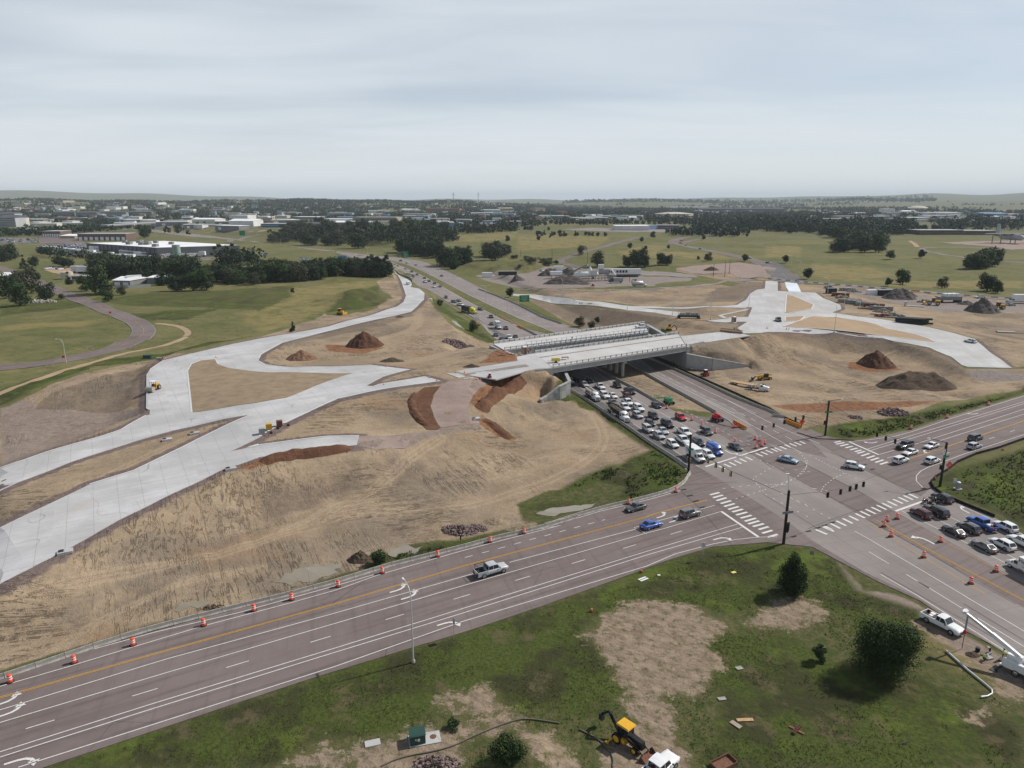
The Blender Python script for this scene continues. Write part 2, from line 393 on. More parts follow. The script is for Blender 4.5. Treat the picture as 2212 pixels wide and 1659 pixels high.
def m_asphalt(name,c1,c2,streak=True):
    t=NT(name); p=t.pos()
    big=t.noise(.035,4,.6); mid=t.noise(.5,5,.65); fine=t.noise(9,3,.7)
    v=t.map(p,(.03,.9,1),(0,0,-math.radians(30))); st=t.noise(1.0,3,.6,v)
    v2=t.map(p,(.9,.03,1),(0,0,-math.radians(15))); st2=t.noise(1.0,3,.6,v2)
    c=t.mix(t.rng(big,.35,.65),c1,c2); c=t.mix(t.math('MULTIPLY',t.rng(st,.48,.66),.55),c,tuple(x*.62 for x in c1)); c=t.mix(t.math('MULTIPLY',t.rng(st2,.5,.7),.4),c,tuple(x*.7 for x in c1))
    c=t.mix(t.math('MULTIPLY',t.rng(mid,.45,.8),.3),c,tuple(x*1.3 for x in c2)); c=t.mix(t.math('MULTIPLY',t.rng(fine,.3,.8),.2),c,tuple(x*.7 for x in c1))
    cr=t.vor(.055,t.mix(.12,p,t.new('ShaderNodeTexNoise').outputs['Color'],'LINEAR_LIGHT') if False else p,'DISTANCE_TO_EDGE')
    crn=t.noise(.12,3); crk=t.math('MULTIPLY',t.rng(cr,.0,.0035,1,0),t.rng(crn,.5,.62)); c=t.mix(t.math('MULTIPLY',crk,.7),c,(.03,.03,.03))
    return t.out(c,.88,t.bump(fine,.15,.02),spec=.25)
M_ASPH=m_asphalt('mauve_asphalt',(.148,.119,.112),(.183,.15,.141))
M_ASPH2=m_asphalt('grey_asphalt',(.105,.098,.1),(.135,.126,.126))
def m_conc(name,c1,c2,joint=4.6,rot=30,stain=.35,ju=True,tyre=.0):
    t=NT(name); p=t.pos(); n1=t.noise(.06,5,.62); n2=t.noise(.8,5,.65); n3=t.noise(7,3,.7)
    c=t.mix(t.rng(n1,.35,.68),c1,c2); c=t.mix(t.math('MULTIPLY',t.rng(n2,.4,.8),.25),c,tuple(x*.82 for x in c1))
    v=t.map(p,(.05,1.4,1),(0,0,-math.radians(rot))); s=t.noise(1.0,4,.65,v,.8); c=t.mix(t.math('MULTIPLY',t.rng(s,.52,.78),stain),c,tuple(x*.68 for x in c1))
    md=t.noise(.028,5,.7,None,1.5); c=t.mix(t.math('MULTIPLY',t.rng(md,.58,.78),stain*.9),c,(.36,.29,.21))
    if joint:
        v=t.map(p,(1,1,1),(0,0,-math.radians(rot))); sp=t.new('ShaderNodeSeparateXYZ'); t.put(sp.inputs[0],v)
        g=None
        for o_,per in ((0,joint),(1,joint*.8)):
            f=t.math('FRACT',t.math('DIVIDE',sp.outputs[o_],per)); a=t.math('ABSOLUTE',t.math('SUBTRACT',f,.5)); l=t.rng(a,.0,.022,1,0); g=l if g is None else t.math('MAXIMUM',g,l)
        fl=t.new('ShaderNodeVectorMath',operation='FLOOR'); dv=t.new('ShaderNodeVectorMath',operation='DIVIDE'); t.put(dv.inputs[0],v); dv.inputs[1].default_value=(joint*3,joint*.8,1000); t.lk(dv.outputs[0],fl.inputs[0]); wn=t.new('ShaderNodeTexWhiteNoise'); t.lk(fl.outputs[0],wn.inputs['Vector']); c=t.mix(t.math('MULTIPLY',wn.outputs['Value'],.3),c,tuple(x*.72 for x in c1))
        c=t.mix(t.math('MULTIPLY',g,.5),c,tuple(x*.5 for x in c1))
    if tyre:
        w=t.noise(.05,1,.4,None,.6); l=t.rng(t.math('ABSOLUTE',t.math('SUBTRACT',t.math('FRACT',t.math('MULTIPLY',w,9.0)),.5)),0,.022,1,0); tk=t.math('MULTIPLY',l,t.rng(t.noise(.06,3,.6,t.map(p,(1,1,1),(0,0,1))),.5,.62)); c=t.mix(t.math('MULTIPLY',tk,tyre),c,(.16,.155,.15))
    return t.out(c,.85,t.bump(n3,.1,.02),spec=.25)
M_NEWC=m_conc('new_concrete',(.4,.395,.395),(.52,.52,.525),stain=.45,tyre=.6)
M_NEWE=m_conc('new_concrete_east',(.4,.395,.385),(.5,.5,.5),rot=75,stain=.4)
M_DECK=m_conc('deck_concrete',(.44,.43,.42),(.53,.53,.52),joint=0,rot=33,stain=.2)
M_HWC=m_conc('old_highway_concrete',(.21,.183,.172),(.26,.23,.216),rot=105,stain=.5)
M_HWD=m_conc('worn_highway_concrete',(.165,.147,.142),(.2,.18,.172),rot=105,stain=.5)
M_CURE=m_conc('curing_concrete',(.55,.6,.66),(.66,.7,.74),joint=0,stain=.05)
M_BARR=flat('barrier_concrete',(.33,.31,.28),.9,var=.25,spec=.2,scale=1.5)
M_STRUCT=flat('bridge_concrete',(.34,.34,.33),.85,var=.12,spec=.2,scale=.6)
def m_paint(name,col,wear):
    t=NT(name); n=t.noise(3.5,4,.7); c=t.mix(t.rng(n,.42,.72),col,tuple(x*wear for x in col)); return t.out(c,.7,spec=.3)
M_WHITE=m_paint('white_road_paint',(.62,.61,.59),.75); M_YEL=m_paint('yellow_road_paint',(.55,.3,.05),.75)
def m_soil(name,c1,c2,c3,scale=.25,bs=.5):
    t=NT(name); n1=t.noise(scale,5,.65); n2=t.noise(scale*7,5,.7); n3=t.noise(scale*45,3,.7)
    c=t.mix(t.rng(n1,.35,.68),c1,c2); c=t.mix(t.math('MULTIPLY',t.rng(n2,.5,.75),.6),c,c3)
    h=t.math('ADD',n2,t.math('MULTIPLY',n3,.35)); return t.out(c,.95,t.bump(h,bs,.35),spec=.1)
M_ISL=m_soil('graded_island_soil',(.29,.225,.15),(.22,.17,.115),(.17,.13,.09))
M_ISLE=m_soil('smooth_tan_soil',(.36,.265,.175),(.32,.235,.155),(.29,.21,.14),.12,.15)
M_REDP=m_soil('red_pile_soil',(.095,.05,.034),(.125,.064,.042),(.06,.036,.026),.3,.9)
M_REDC=m_soil('red_cut_soil',(.125,.062,.038),(.17,.09,.055),(.075,.042,.028),.35,1)
M_ORP=m_soil('orange_pile_soil',(.2,.115,.075),(.235,.14,.09),(.15,.085,.055),.3,.6)
M_GRP=m_soil('grey_gravel_pile',(.1,.088,.082),(.13,.112,.104),(.085,.07,.066),.4,.8)
M_BRP=m_soil('brown_spoil',(.1,.075,.055),(.14,.105,.075),(.06,.045,.035),.4,1)
M_PINK=m_soil('pink_road_base',(.25,.19,.165),(.3,.235,.205),(.2,.15,.13),.2,.25)
M_GRAV=m_soil('grey_gravel_strip',(.22,.19,.175),(.27,.24,.22),(.17,.14,.13),.4,.3)
M_ROCK=flat('broken_rock',(.2,.15,.14),.9,var=.4,spec=.2,scale=1.2)
t=NT('muddy_water'); n=t.noise(.4,3); M_WATER=t.out(t.mix(n,(.2,.17,.125),(.25,.22,.165)),.12,None,spec=.5)
z0=lambda x,y:np.zeros(np.shape(x))
flatz=z0
road=drape('road',gpoly('j -400,1190 0,1075 160,1022 355,958 540,893 890,785 1240,690 1560,608 1860,535 2212,440 k 510,335 770,270 1005,210 1230,150 1450,100 1650,45 1760,10 h 240,1640 510,1550 760,1480 1000,1425 1240,1360 1340,1325 1430,1265 1478,1200 1465,1135 1380,1080 1150,930 950,790 740,650 560,530 '
 ' h 1265,606 1330,640 1640,700 1690,650 n 1590,300 1900,430 i 390,795 500,850 650,888 760,897 880,878 1060,840 1250,802 1550,695 1900,595 2212,505 3000,275 3500,500 2212,885 2000,965 1800,1015 1640,1085 1560,1150 1450,1210 1400,1250 1420,1300 1480,1340 1600,1400 1960,1555 2212,1700 3300,2250 2900,3000 l 2750,1250 2212,935 1880,760 1640,600 1420,500 1200,385 1050,305 900,290 800,280 500,305 240,385 0,475 k 1500,595 1000,760 700,850 0,1065 j 1600,1210 1000,1410 280,1650 -500,1900'),
 M_ASPH,.05,4.0,inner=12,zf=flatz)
hw_sb=drape('highway',gpoly('h 560,530 450,470 330,340 B 1470,1180 1390,1115 1310,1040 1260,985 1200,900 1100,850 950,740 830,690 700,600 560,520 470,500 400,452 350,400 90,262 -60,225 -200,190 b 640,680 400,655 200,630 0,608 a 1950,583 1600,558 1270,512 1210,485 1260,478 1700,535 2212,590 b 300,633 700,675 1000,705 B 105,168 300,252 520,352 760,482 1000,622 1250,762 1500,892 1800,1012 2100,1087 h 640,262 1265,606'),M_HWC,.05,6,inner=14)
hw_nb=drape('highway',gpoly('h 1690,650 950,245 B 2220,1085 1700,880 1350,720 1100,600 850,470 600,340 450,270 300,205 105,155 b 1000,697 700,668 300,622 0,592 a 2212,583 1700,527 1300,480 1180,455 1100,450 1140,440 1250,455 1800,512 2212,565 b 0,577 300,605 700,648 1000,683 1200,700 1400,730 1640,828 1900,958 2212,1103 c 300,1235 560,1322 s 400,850 750,1000 1200,1200 1700,1440 2000,1560 2212,1640 n 1590,255 1590,300'),M_HWC,.05,6,inner=14)
Zb=.062
def band(s,mat,off=Zb): return drape('road',gpoly(s),mat,off,6,.012,inner=14,zf=flatz,sink=False)
band('h 480,400 780,605 1160,865 1400,1018 1560,1125 C 0,1150 560,1510 l 1055,275 1330,440 1620,580 2300,1010 2900,1330 2600,700 2212,640 1500,240 1400,190 1268,108 C 1230,850 0,170 n 1480,1000 1010,690 h 1800,880 1290,612 1265,606 620,262 480,262',M_HWC)
band('h 1690,655 1640,640 s 1290,1400 1800,1659 C 0,-220 n 2212,820 i 340,850 860,1150 1330,1370 1420,1300 1600,1400 1960,1555 2212,1700 3300,2250 3250,2600 p 2212,1500 380,480 i 1100,1500 863,1363 C 2212,920 750,170 n 1500,700 1400,640',M_HWC)
band('h 450,465 330,345 480,345 480,398 780,603 1160,863 1400,1016 1500,1080 1455,1125 1380,1075 1150,925 950,785 740,645 560,525',M_ASPH2)
band('s 1300,1205 620,905 560,905 350,870 560,1030 1290,1395 1690,1590 n 980,185 1590,500 1700,380 1560,300 s 2212,1635 2000,1555 1700,1435',M_ASPH,.07)
band('B 1230,940 1100,848 1200,880 1330,1000 1420,1080 1560,1150 h 330,290 330,200',M_ASPH2,.07)
band('B 1410,800 1500,860 1740,985 1900,1060 2100,1085 1990,1080 1800,1010',M_ASPH,.07)
W=MB(); Y=MB(); K=MB()
def ln(s,w=.16,mb=None,dash=None,off=.09,start=0): ribbon(mb or W,gpoly(s),w,off,dash,zf=flatz,start=start)
for s in ('j -300,1207 0,1117 450,987 860,862 1340,718 1900,570 2212,482 k 440,385 1005,222 1660,52 h 200,1655 700,1503 1130,1400 1400,1322','j 620,870 1030,757 1560,634 2212,453 k 420,380',
 'j -300,1365 0,1272 1100,935 2212,632 k 1080,372','k 1310,300 2212,62','h 1560,1485 1690,1450',
 'j -300,1445 0,1355 1100,1025 2212,700 k 1000,455 2212,107 h 1250,1650 1750,1500','k 2212,112 h 1000,1640 1400,1530',
 'j -300,1640 0,1548 1000,1232 2212,862 k 1000,605 2212,228 l 640,182','j -300,1677 0,1583 1000,1265 2212,890 k 1000,635 2212,252 l 665,200',
 'j 120,1650 1000,1370 2212,983 k 1000,690 2212,325 l 300,345 500,292 640,265 760,253 860,252',
 'i 720,903 880,890 1100,860 1250,820 1600,703 2212,512 3000,270','i 875,967 1300,837 2212,562 3000,335','i 905,978 1300,862 2212,580 3000,355','i 970,1017 1110,975','i 1275,928 2212,627 3000,395','i 1040,1045 1105,1028','i 1490,897 2212,668 3000,440',
 'i 3000,620 2212,845 1700,1010 1500,1085 1400,1120 1330,1155 1292,1195 1290,1240 1345,1297',
 'p -200,760 0,870 1330,1659 q 1040,235 1843,710','q -200,-100 320,200 660,415 1230,770 1430,900 1843,1160','p 430,450 1480,970 2212,1350','p 1190,330 1790,610 2212,815',
 'h 455,455 560,522 740,632 950,775 1150,912 1450,1142','h 480,400 720,562','h 990,750 1170,862 1400,1020 1560,1125','m 450,50 1100,520 1650,810 2212,1120 n 740,655 1000,790',
 'n 480,0 850,200 1350,472 1600,615 1850,750','n 790,0 1480,360 1900,540 2100,610','s 160,890 560,1100 1150,1390 1500,1560 1700,1659','s 700,1035 1400,1380 2000,1655','B 1090,830 1270,960 1330,1050 1465,1170',
 'B 2195,1075 1700,872 1350,712 1100,592 850,462 600,335','B 110,180 520,365 1000,635 1500,903 1800,1020'):
    ln(s)
for s,d in (('n 0,45 560,350 940,560 1150,660',(1.5,1.5)),('s 220,875 640,1095 1250,1400 n 640,0 860,115 1050,220 1450,430 1750,580',(3,3)),('h 560,330 750,460 860,530 1060,640 1400,830 1620,960',(3,9)),('h 660,350 900,500',(3,9)),('k 1018,268 1135,237 1265,202 1480,142 1600,110 1940,18',(1.6,2)),('q 330,0 520,110 590,155 955,380 1255,568 1843,930',(9,3)),('p 0,1050 890,1590',(5,4)),
 ('p 890,545 1530,870 2212,1210',(7,8)),('p 1100,530 1750,840 2212,1060',(5,9)),('n 720,1255 930,1228 1160,1205 1395,1195 1650,1200 1890,1230 2120,1275',(.7,1.5)),('n 900,1405 1070,1352 1310,1272 1460,1225 1680,1145 1775,1095 1875,1015 1915,945 1910,905 1885,830',(.7,1.3)),
 ('C 600,980 960,1160 1200,1290 1450,1420',(.6,1.6)),('C 50,900 350,1055 800,1300 1090,1450',(.6,1.9)),('C -200,100 230,300 n 1145,1110 1330,1340',(.6,1.8)),('C 1180,160 1450,300 1640,390 2050,590 2150,650',(.6,1.6)),('C 780,20 950,180 940,300 720,540 550,610 160,760',(.6,1.2)),
 ('C 1000,70 1280,205 1560,350 1850,490',(.6,1.6)),('C 390,335 720,380 1060,425 1230,437',(.7,2.4)),('C 1240,850 1290,750 1330,700 1500,570 1640,500 1790,430',(.7,1.0)),('C 150,685 340,690 540,698 740,718 900,738 1110,775 1270,810 1440,838',(.7,1.8)),('C 390,870 620,985 C 740,1040 1000,1160',(.7,1.6)),
 ('j 170,1396 370,1335 880,1178 1510,987 2075,817 k 547,662 1006,524 1424,397 1812,281 2170,175 l 377,207 442,189',(3.15,9.05)),('i 1520,1015 1955,867 2180,790 3000,545',(3.15,9.0))): ln(s,.16,None,d)
def offs(P,d):
    out=[]
    for i,p in enumerate(P):
        a=P[max(i-1,0)];b=P[min(i+1,len(P)-1)]; dx,dy=b[0]-a[0],b[1]-a[1]; l=math.hypot(dx,dy); out.append((p[0]-dy/l*d,p[1]+dx/l*d))
    return out
SBR=gpoly('B 105,172 300,254 520,354 760,484 1000,624 1250,764 1500,894 1800,1014'); NBL=gpoly('B 2000,1000 1700,880 1350,720 1100,600 850,470 600,340 450,270 300,205 105,157')
for k in (1,2,3): ribbon(W,offs(SBR,-1.2-3.6*k),.14,.09,(3,9),zf=flatz); ribbon(W,offs(NBL,-1.0-3.6*k),.14,.09,(3,9),zf=flatz)
ribbon(W,offs(SBR,-1.2-3.6*4),.14,.09,zf=flatz)
for s in ('j -300,1277 0,1187 1000,905 2212,568 k 1000,323 2212,-3 h 1180,1518 1620,1403','j -300,1285 0,1195 1000,911 2212,574 k 1000,329 2212,3 h 1182,1523 1622,1407','i 1240,1045 1470,973 2212,723 3000,505','i 1240,1050 1470,978 2212,728 3000,510','p 110,598 1050,1128 2050,1657 2500,1900','p 100,606 1045,1138 2040,1668 2500,1912','p 0,630 740,1120 1650,1659','p 920,825 1800,1290 2212,1530'): ln(s,.13,Y)
for s in ('l 552,112 755,252','h 1612,1118 2138,953','i 715,905 970,1017','p 380,472 760,335'): ln(s,.6)
def bars(txt,w=.6):
    for b in txt.split(';'):
        P=gpoly(b); ribbon(W,P,w,.09,zf=flatz)
bars('h 1650,1360 1730,1340;h 1675,1385 1760,1362;h 1705,1410 1790,1385;h 1740,1435 1830,1410;h 1770,1460 1860,1435;h 1805,1485 1895,1460;h 1840,1507 1930,1483;h 1873,1533 1967,1508;h 1910,1560 2005,1535;h 1947,1587 2042,1560;h 1975,1610 2070,1583;h 2015,1632 2110,1607;h 2065,1657 2150,1633;l 776,232 832,216;l 805,255 860,238')
bars('n 1190,755 1290,795;n 1260,730 1360,772;n 1330,708 1435,750;n 1405,685 1500,728;n 1455,672 1555,715;n 1532,652 1628,695;n 1600,630 1695,672;n 1670,612 1770,652;n 1740,597 1840,635;n 1815,578 1895,615;n 735,905 835,950;n 810,880 908,925;n 885,855 985,900;n 960,830 1055,873;n 1040,803 1140,848;n 660,930 750,975')
bars('i 590,912 645,900;i 605,927 675,912;i 640,942 710,926;i 685,958 745,943;i 725,975 785,960;i 765,991 820,976;i 785,1005 850,988;i 820,1027 890,1005;i 865,1047 935,1025;i 900,1065 970,1043;i 940,1083 1010,1060;i 980,1100 1047,1078')
bars('i 500,1625 570,1659;i 555,1605 640,1648;i 605,1583 690,1625;i 660,1562 745,1605;i 715,1540 795,1580;i 770,1520 850,1558;i 810,1500 895,1540;i 855,1482 943,1523;i 905,1465 985,1503;i 950,1447 1035,1487;i 995,1430 1080,1470;i 1040,1413 1125,1453;i 1090,1397 1175,1435;i 1135,1380 1220,1418;i 1180,1365 1262,1402;i 1222,1350 1305,1388;l 1070,212 1132,238;l 1110,197 1170,222')
def arrow(px,hd,kind,sc_=1.0):
    x,y=G(*pts(px)[0]); c,s=math.cos(hd),math.sin(hd)
    sgn={'L':1,'R':-1}.get(kind,0)
    if sgn:
        cen=[(-1.9,0),(-.6,.02),(.3,.18),(.9,.6),(1.15,1.05)]; w=[.16,.17,.19,.22,.24]
        L=[];R=[]
        for i,(a,b) in enumerate(cen):
            p=cen[max(i-1,0)];q=cen[min(i+1,4)];dx,dy=q[0]-p[0],q[1]-p[1];l=math.hypot(dx,dy);L.append((a-dy/l*w[i],b+dx/l*w[i]));R.append((a+dy/l*w[i],b-dx/l*w[i]))
        P=L+R; F=[(i+5,i+6,i+1,i) for i in range(4)]; n=len(P); P+=[(.55,1.0),(1.85,1.0),(1.2,2.05)]; F.append((n,n+1,n+2))
    else: P=[(-1.7,-.16),(.5,-.16),(.5,.16),(-1.7,.16),(.5,-.5),(1.7,0),(.5,.5)]; F=[(0,1,2,3),(4,5,6)]
    V=[]
    for a,b in P: a*=sc_;b*=sc_*(sgn or 1); V.append((x+a*c-b*s,y+a*s+b*c,.09))
    W.add(V,F if sgn>=0 else [f[::-1] for f in F])
RD=math.radians(30.0); HD=math.radians(-75.0)
for p,k in (('k 590,480','L'),('k 665,525','L'),('j 35,1225','L'),('j 60,1297','L'),('h 1250,1542','L'),('h 1358,1580','L'),('k 905,694','R'),('j 150,1592','R'),('l 545,257','R')): arrow(p,RD,k,1.0)
for p,k in (('i 920,916','R'),('i 1790,669','R'),('i 1355,980','L')): arrow(p,RD+math.pi,k,1.0)
arrow('p 810,875',HD+math.pi,'L',1.15); arrow('p 1330,452',HD+math.pi,'R',1.0); arrow('h 1405,1062',HD,'R',1.1); arrow('n 810,745',HD,'L',1.1); 
tag(W.build('road_marking',M_WHITE),kind='structure'); tag(Y.build('road_marking',M_YEL),kind='structure')
M_SEAL=flat('bitumen_seal',(.028,.027,.028),.6,spec=.3)
for s in ('C 0,890 1180,1640','C 0,170 1230,850 2212,1340','p 0,600 860,1070 1560,1500 2100,1800','C 1450,0 1860,180','i 340,850 860,1150 1330,1370','q -200,-130 1843,1050','q 980,315 1843,840','C 960,1640 1310,1500 1500,1430 1880,1290 2212,1185','h 200,1645 900,1370 1480,1270 1880,1250','C 750,170 2212,920','i 340,895 640,870 760,895'):
    ribbon(K,gpoly(s),.09,.088,zf=flatz)
tag(K.build('road_marking',M_SEAL),kind='structure')
CWW='b 1125,792 1195,850 1230,920 1262,1020 1240,1080 1180,1120 1000,1180 600,1290 0,1395 e 1640,150 1400,210 1290,280 1258,330 1255,620 1280,630 1280,675 1250,680 1150,740 1040,800 490,965 0,1130 -300,1260 -300,1460 0,1325 130,1260 600,1080 1160,900 1470,812 1900,715 2140,675 1700,880 1150,1150 770,1270 0,1640 -350,1800 j -350,640 0,440 370,250 820,0 e 1480,1345 1930,1130 2030,1105 2212,1040 g 500,965 840,935 860,857 600,862 300,895 0,935 e 2110,960 1965,990 2212,870 g 60,830 230,745 450,640 670,540 900,490 1350,415 1560,385 1420,345 1030,410 975,430 920,425 1060,350 1300,285 970,248 600,265 300,268 60,245 0,215 b 5,1565 20,1530 200,1430 600,1330 1160,1200 1300,1165 1415,1060 1420,1005 1370,965 1300,950 1315,920 1290,895 1135,798'
CW=drape('new_ramp',tpoly(CWW),M_NEWC,.12,5,.5,inner=5)
M_KERB=flat('fresh_kerb_concrete',(.56,.56,.55),.85,var=.08,spec=.2)
def kerb(s,w=.5,off=.2,closed=False):
    mb=MB(); ribbon(mb,tpoly(s),w,off,closed=closed,step=3); tag(mb.build('kerb',M_KERB),kind='structure')
for s in ('e 1640,152 1400,212 1292,282 1260,330 1257,618 1280,632','e 1248,682 1040,802 490,967 0,1132','e 1640,655 1605,300 1640,240 1720,210 1840,198','e 1840,198 1865,242 1950,278 2212,312 g 100,318 800,322','e 2140,678 1700,882 1150,1152 770,1270','b 5,1562 20,1528 200,1428 600,1330 1160,1200 1300,1165','g 0,216 60,246 300,268 600,265 970,248','b 1125,792 1195,852 1230,920 1262,1020','g 0,862 60,828 230,743 450,638 670,538 900,488 1350,413','e 2212,928 2110,958 g 0,935 300,895 600,860 860,855'): kerb(s)

ISL='e 1650,655 1610,300 1640,245 1720,212 1840,200 1860,240 1950,275 2212,308 g 100,315 800,320 610,380 470,435 240,530 0,570 e 1815,635'
drape('soil_island',tpoly(ISL),M_ISL,.22,4,.15,inner=4,sink=False)
drape('new_ramp',[G(*q,8.95) for q in pts('g 1690,300 r 0,658 745,540 730,482 985,430 1245,640 1000,655 830,690 600,760 440,805 110,755 g 1760,325')],M_NEWC,.04,4,.4,zf=lambda x,y:np.where(x>-14,9.0,gi(x,y)))
drape('gravel_strip',tpoly('r 0,722 860,588 905,618 0,745'),M_GRAV,.15,4,.1,sink=False)
drape('new_ramp',tpoly('g 1600,320 1700,318 1770,350 1710,358'),M_NEWC,.12,3,.2); drape('new_ramp',tpoly('g 1760,362 1990,390 1985,398 1750,368'),M_NEWC,.12,3,.2)
CE='c 2125,900 d 105,905 105,985 160,990 430,1000 490,1045 640,1105 650,1140 570,1170 800,1205 1370,1290 1780,1395 1880,1475 2110,1645 1730,1635 1680,1620 1590,1550 1400,1470 1000,1390 600,1343 0,1338 s 2065,512 1830,515 1740,440 1880,350 1730,350 1720,370 1400,350 1300,335 1650,300 1890,283 1950,145 c 1720,1118 1880,1105 1960,1060 1990,1010 2050,975 2118,965'
drape('new_ramp',tpoly(CE),M_NEWE,.12,6,.5,inner=7)
for s in ('d 180,1020 240,1030 415,1105 395,1140 200,1175 168,1172','d 150,1292 400,1203 600,1210 900,1260 1400,1395 1450,1422 1000,1368 600,1322','d 168,1212 340,1200 300,1240 170,1248'):
    drape('soil_island',tpoly(s),M_ISLE,.22,5,.15,sink=False); kerb(s,.6,.26,True)
drape('new_ramp',tpoly('c -60,1010 150,1017 500,1060 900,1108 1280,1126 1740,1117 1960,1117 1960,1131 1080,1133 1180,1145 1395,1167 1360,1202 1180,1172 950,1152 600,1107 80,1037 -60,1025'),M_NEWE,.12,5,.4,inner=5)
drape('new_ramp',[G(*q,9.0) for q in pts('s 903,520 930,555 1480,495 1810,520 1925,545 1290,642 1125,648 1022,702')],M_NEWE,.04,4,.4,zf=lambda x,y:np.maximum(gi(x,y),9.0))
drape('new_ramp',tpoly('d 165,910 270,920 290,960 305,995 200,990 175,950'),M_CURE,.14,5,.3)
mb=MB(); P=tpoly('s 1890,175 1560,245 1490,260 1560,300 1890,285'); ribbon(mb,P,2.4,.16); tag(mb.build('path',M_NEWE),kind='structure')
def rr(name,s,w,mat,off=.06,step=10,line=None,z=None,edge=None,it=2):
    """road along a traced centre line"""
    P=smoothpoly(tpoly(s),it,False); L=offs(P,w/2);R=offs(P,-w/2)
    o=drape(name,L+R[::-1],mat,off,step,.3,inner=max(step,8))
    if line: mb=MB(); ribbon(mb,P,.14,off+.05,line[1],step=step); tag(mb.build('road_marking',line[0]),kind='structure')
    if edge:
        mb=MB(); ribbon(mb,offs(P,w/2-.4),.5,off+.08,step=step); ribbon(mb,offs(P,-w/2+.4),.5,off+.08,step=step); tag(mb.build('kerb',edge),kind='structure')
    return P
rr('road','a -700,1715 0,1640 500,1585 800,1525 1050,1455 1180,1400 1235,1345 1225,1290 1140,1235 1000,1180 780,1090 560,1010 330,910 150,840 0,785 -300,700',11,M_ASPH,.08,8,(M_YEL,None),edge=M_HWC)
rr('road','c 2212,800 1950,695 1600,635 1400,592 1320,572 1345,550 1420,527 1560,508 1700,495 1850,483',14,M_ASPH,.1,14,(M_WHITE,(4,6)))
rr('road','c 1400,585 1480,555 1600,535 1750,525',9,M_ASPH,.12,14)
rr('road','d 0,735 90,790 150,840 190,880 200,915',20,M_ASPH2,.1,8,(M_WHITE,(3,4)))
rr('road','c 560,790 400,750 345,725 420,700 600,640 900,560 1020,530 1150,518 1300,513',10,M_ASPH,.1,12,edge=M_HWC)
rr('road','c 1800,900 2050,875 2212,882 d 200,900 400,915 1000,965 1500,1005 2212,1065 2900,1110',12,M_HWD,.12,12)
rr('path','c 0,975 500,985 1000,970 1400,950 1660,930 1800,895',3.5,M_HWC,.1,10)
rr('road','d 3200,765 2212,748 1700,705 1400,655 1330,630 1340,617 1500,612 2212,628',7,M_HWD,.1,14)
rr('path','d 1305,610 1270,575 1230,555',6,M_ISLE,.1,14)
rr('path','e -300,600 0,490 200,410 500,305 720,245 a 1200,1490 1400,1455 1560,1400 1620,1350 1580,1305 1480,1275 1330,1265',3,M_ISLE,.05,6)
rr('road','a -300,560 0,580 400,590 700,585',10,M_HWD,.1,25); rr('road','D -300,330 0,325 300,310 600,290 870,297 1300,303 1700,312 2212,320',14,M_HWD,.6,30)
rr('road','a 2212,500 2100,520 1980,545 1960,570',9,M_HWD,.3,25); rr('path','b 0,480 60,465 120,470',12,M_ISLE,.3,20)
for n,s,m in (('yard','A 0,80 400,90 900,150 640,150 600,200 100,190 0,190',M_ASPH),('yard','A 40,270 650,170 700,300 1100,330 1700,400 2212,390 2500,390 2600,420 1700,470 1100,460 750,380 500,380 250,350 60,310',M_HWD),
 ('yard','A 60,565 300,540 760,530 900,620 700,640 400,640 200,610',M_ISLE),('yard','a 0,530 250,535 350,560 200,575 0,570',M_HWD),('yard','F 380,325 650,312 900,320 1500,325 1900,335 1500,350 900,348 500,335',M_HWC),
 ('yard','c 1360,790 1500,770 1900,740 2212,790 2180,860 1880,870 1820,830 1500,835',M_PINK),('yard','c 400,770 520,790 640,800 1000,805 1500,850 1550,870 1000,850 700,830',M_HWC),('yard','H 1500,435 2212,415 2600,420 2600,480 2100,500 2000,480 1700,455',M_PINK)):
    drape(n,tpoly(s),m,.08,14,.3,inner=16)
drape('soil_bed',tpoly('g 1625,392 2000,400 1890,440 1840,500 1795,580 1800,690 1880,700 1890,750 1560,785 1500,690 1470,600 1500,500 1560,420'),M_PINK,.1,3,.1,sink=False)
drape('soil_bed',tpoly('g 1560,785 1500,690 1470,600 1500,500 1560,430 1420,440 1340,500 1300,590 1330,680 1400,760 1440,800 1530,800'),M_REDC,.12,3,.1,sink=False)
drape('soil_bed',tpoly('g 840,860 1300,850 1400,820 1290,900 1250,960 1000,970 850,940'),M_PINK,.07,3,.1,sink=False)
def P9(s,z=9.0): return [Vector((*g,z)) for g in gpoly(s,z)]
M_STEEL=flat('galvanised_rail',(.42,.43,.44),.5,.3,var=.1); M_DARKC=flat('girder_grey',(.2,.205,.205),.7,var=.12,scale=.5); M_TRIM0=flat('dark_rail_post',(.06,.06,.06),.6); M_PANEL=flat('forming_panel_white',(.62,.62,.6),.6,var=.08,scale=.4)
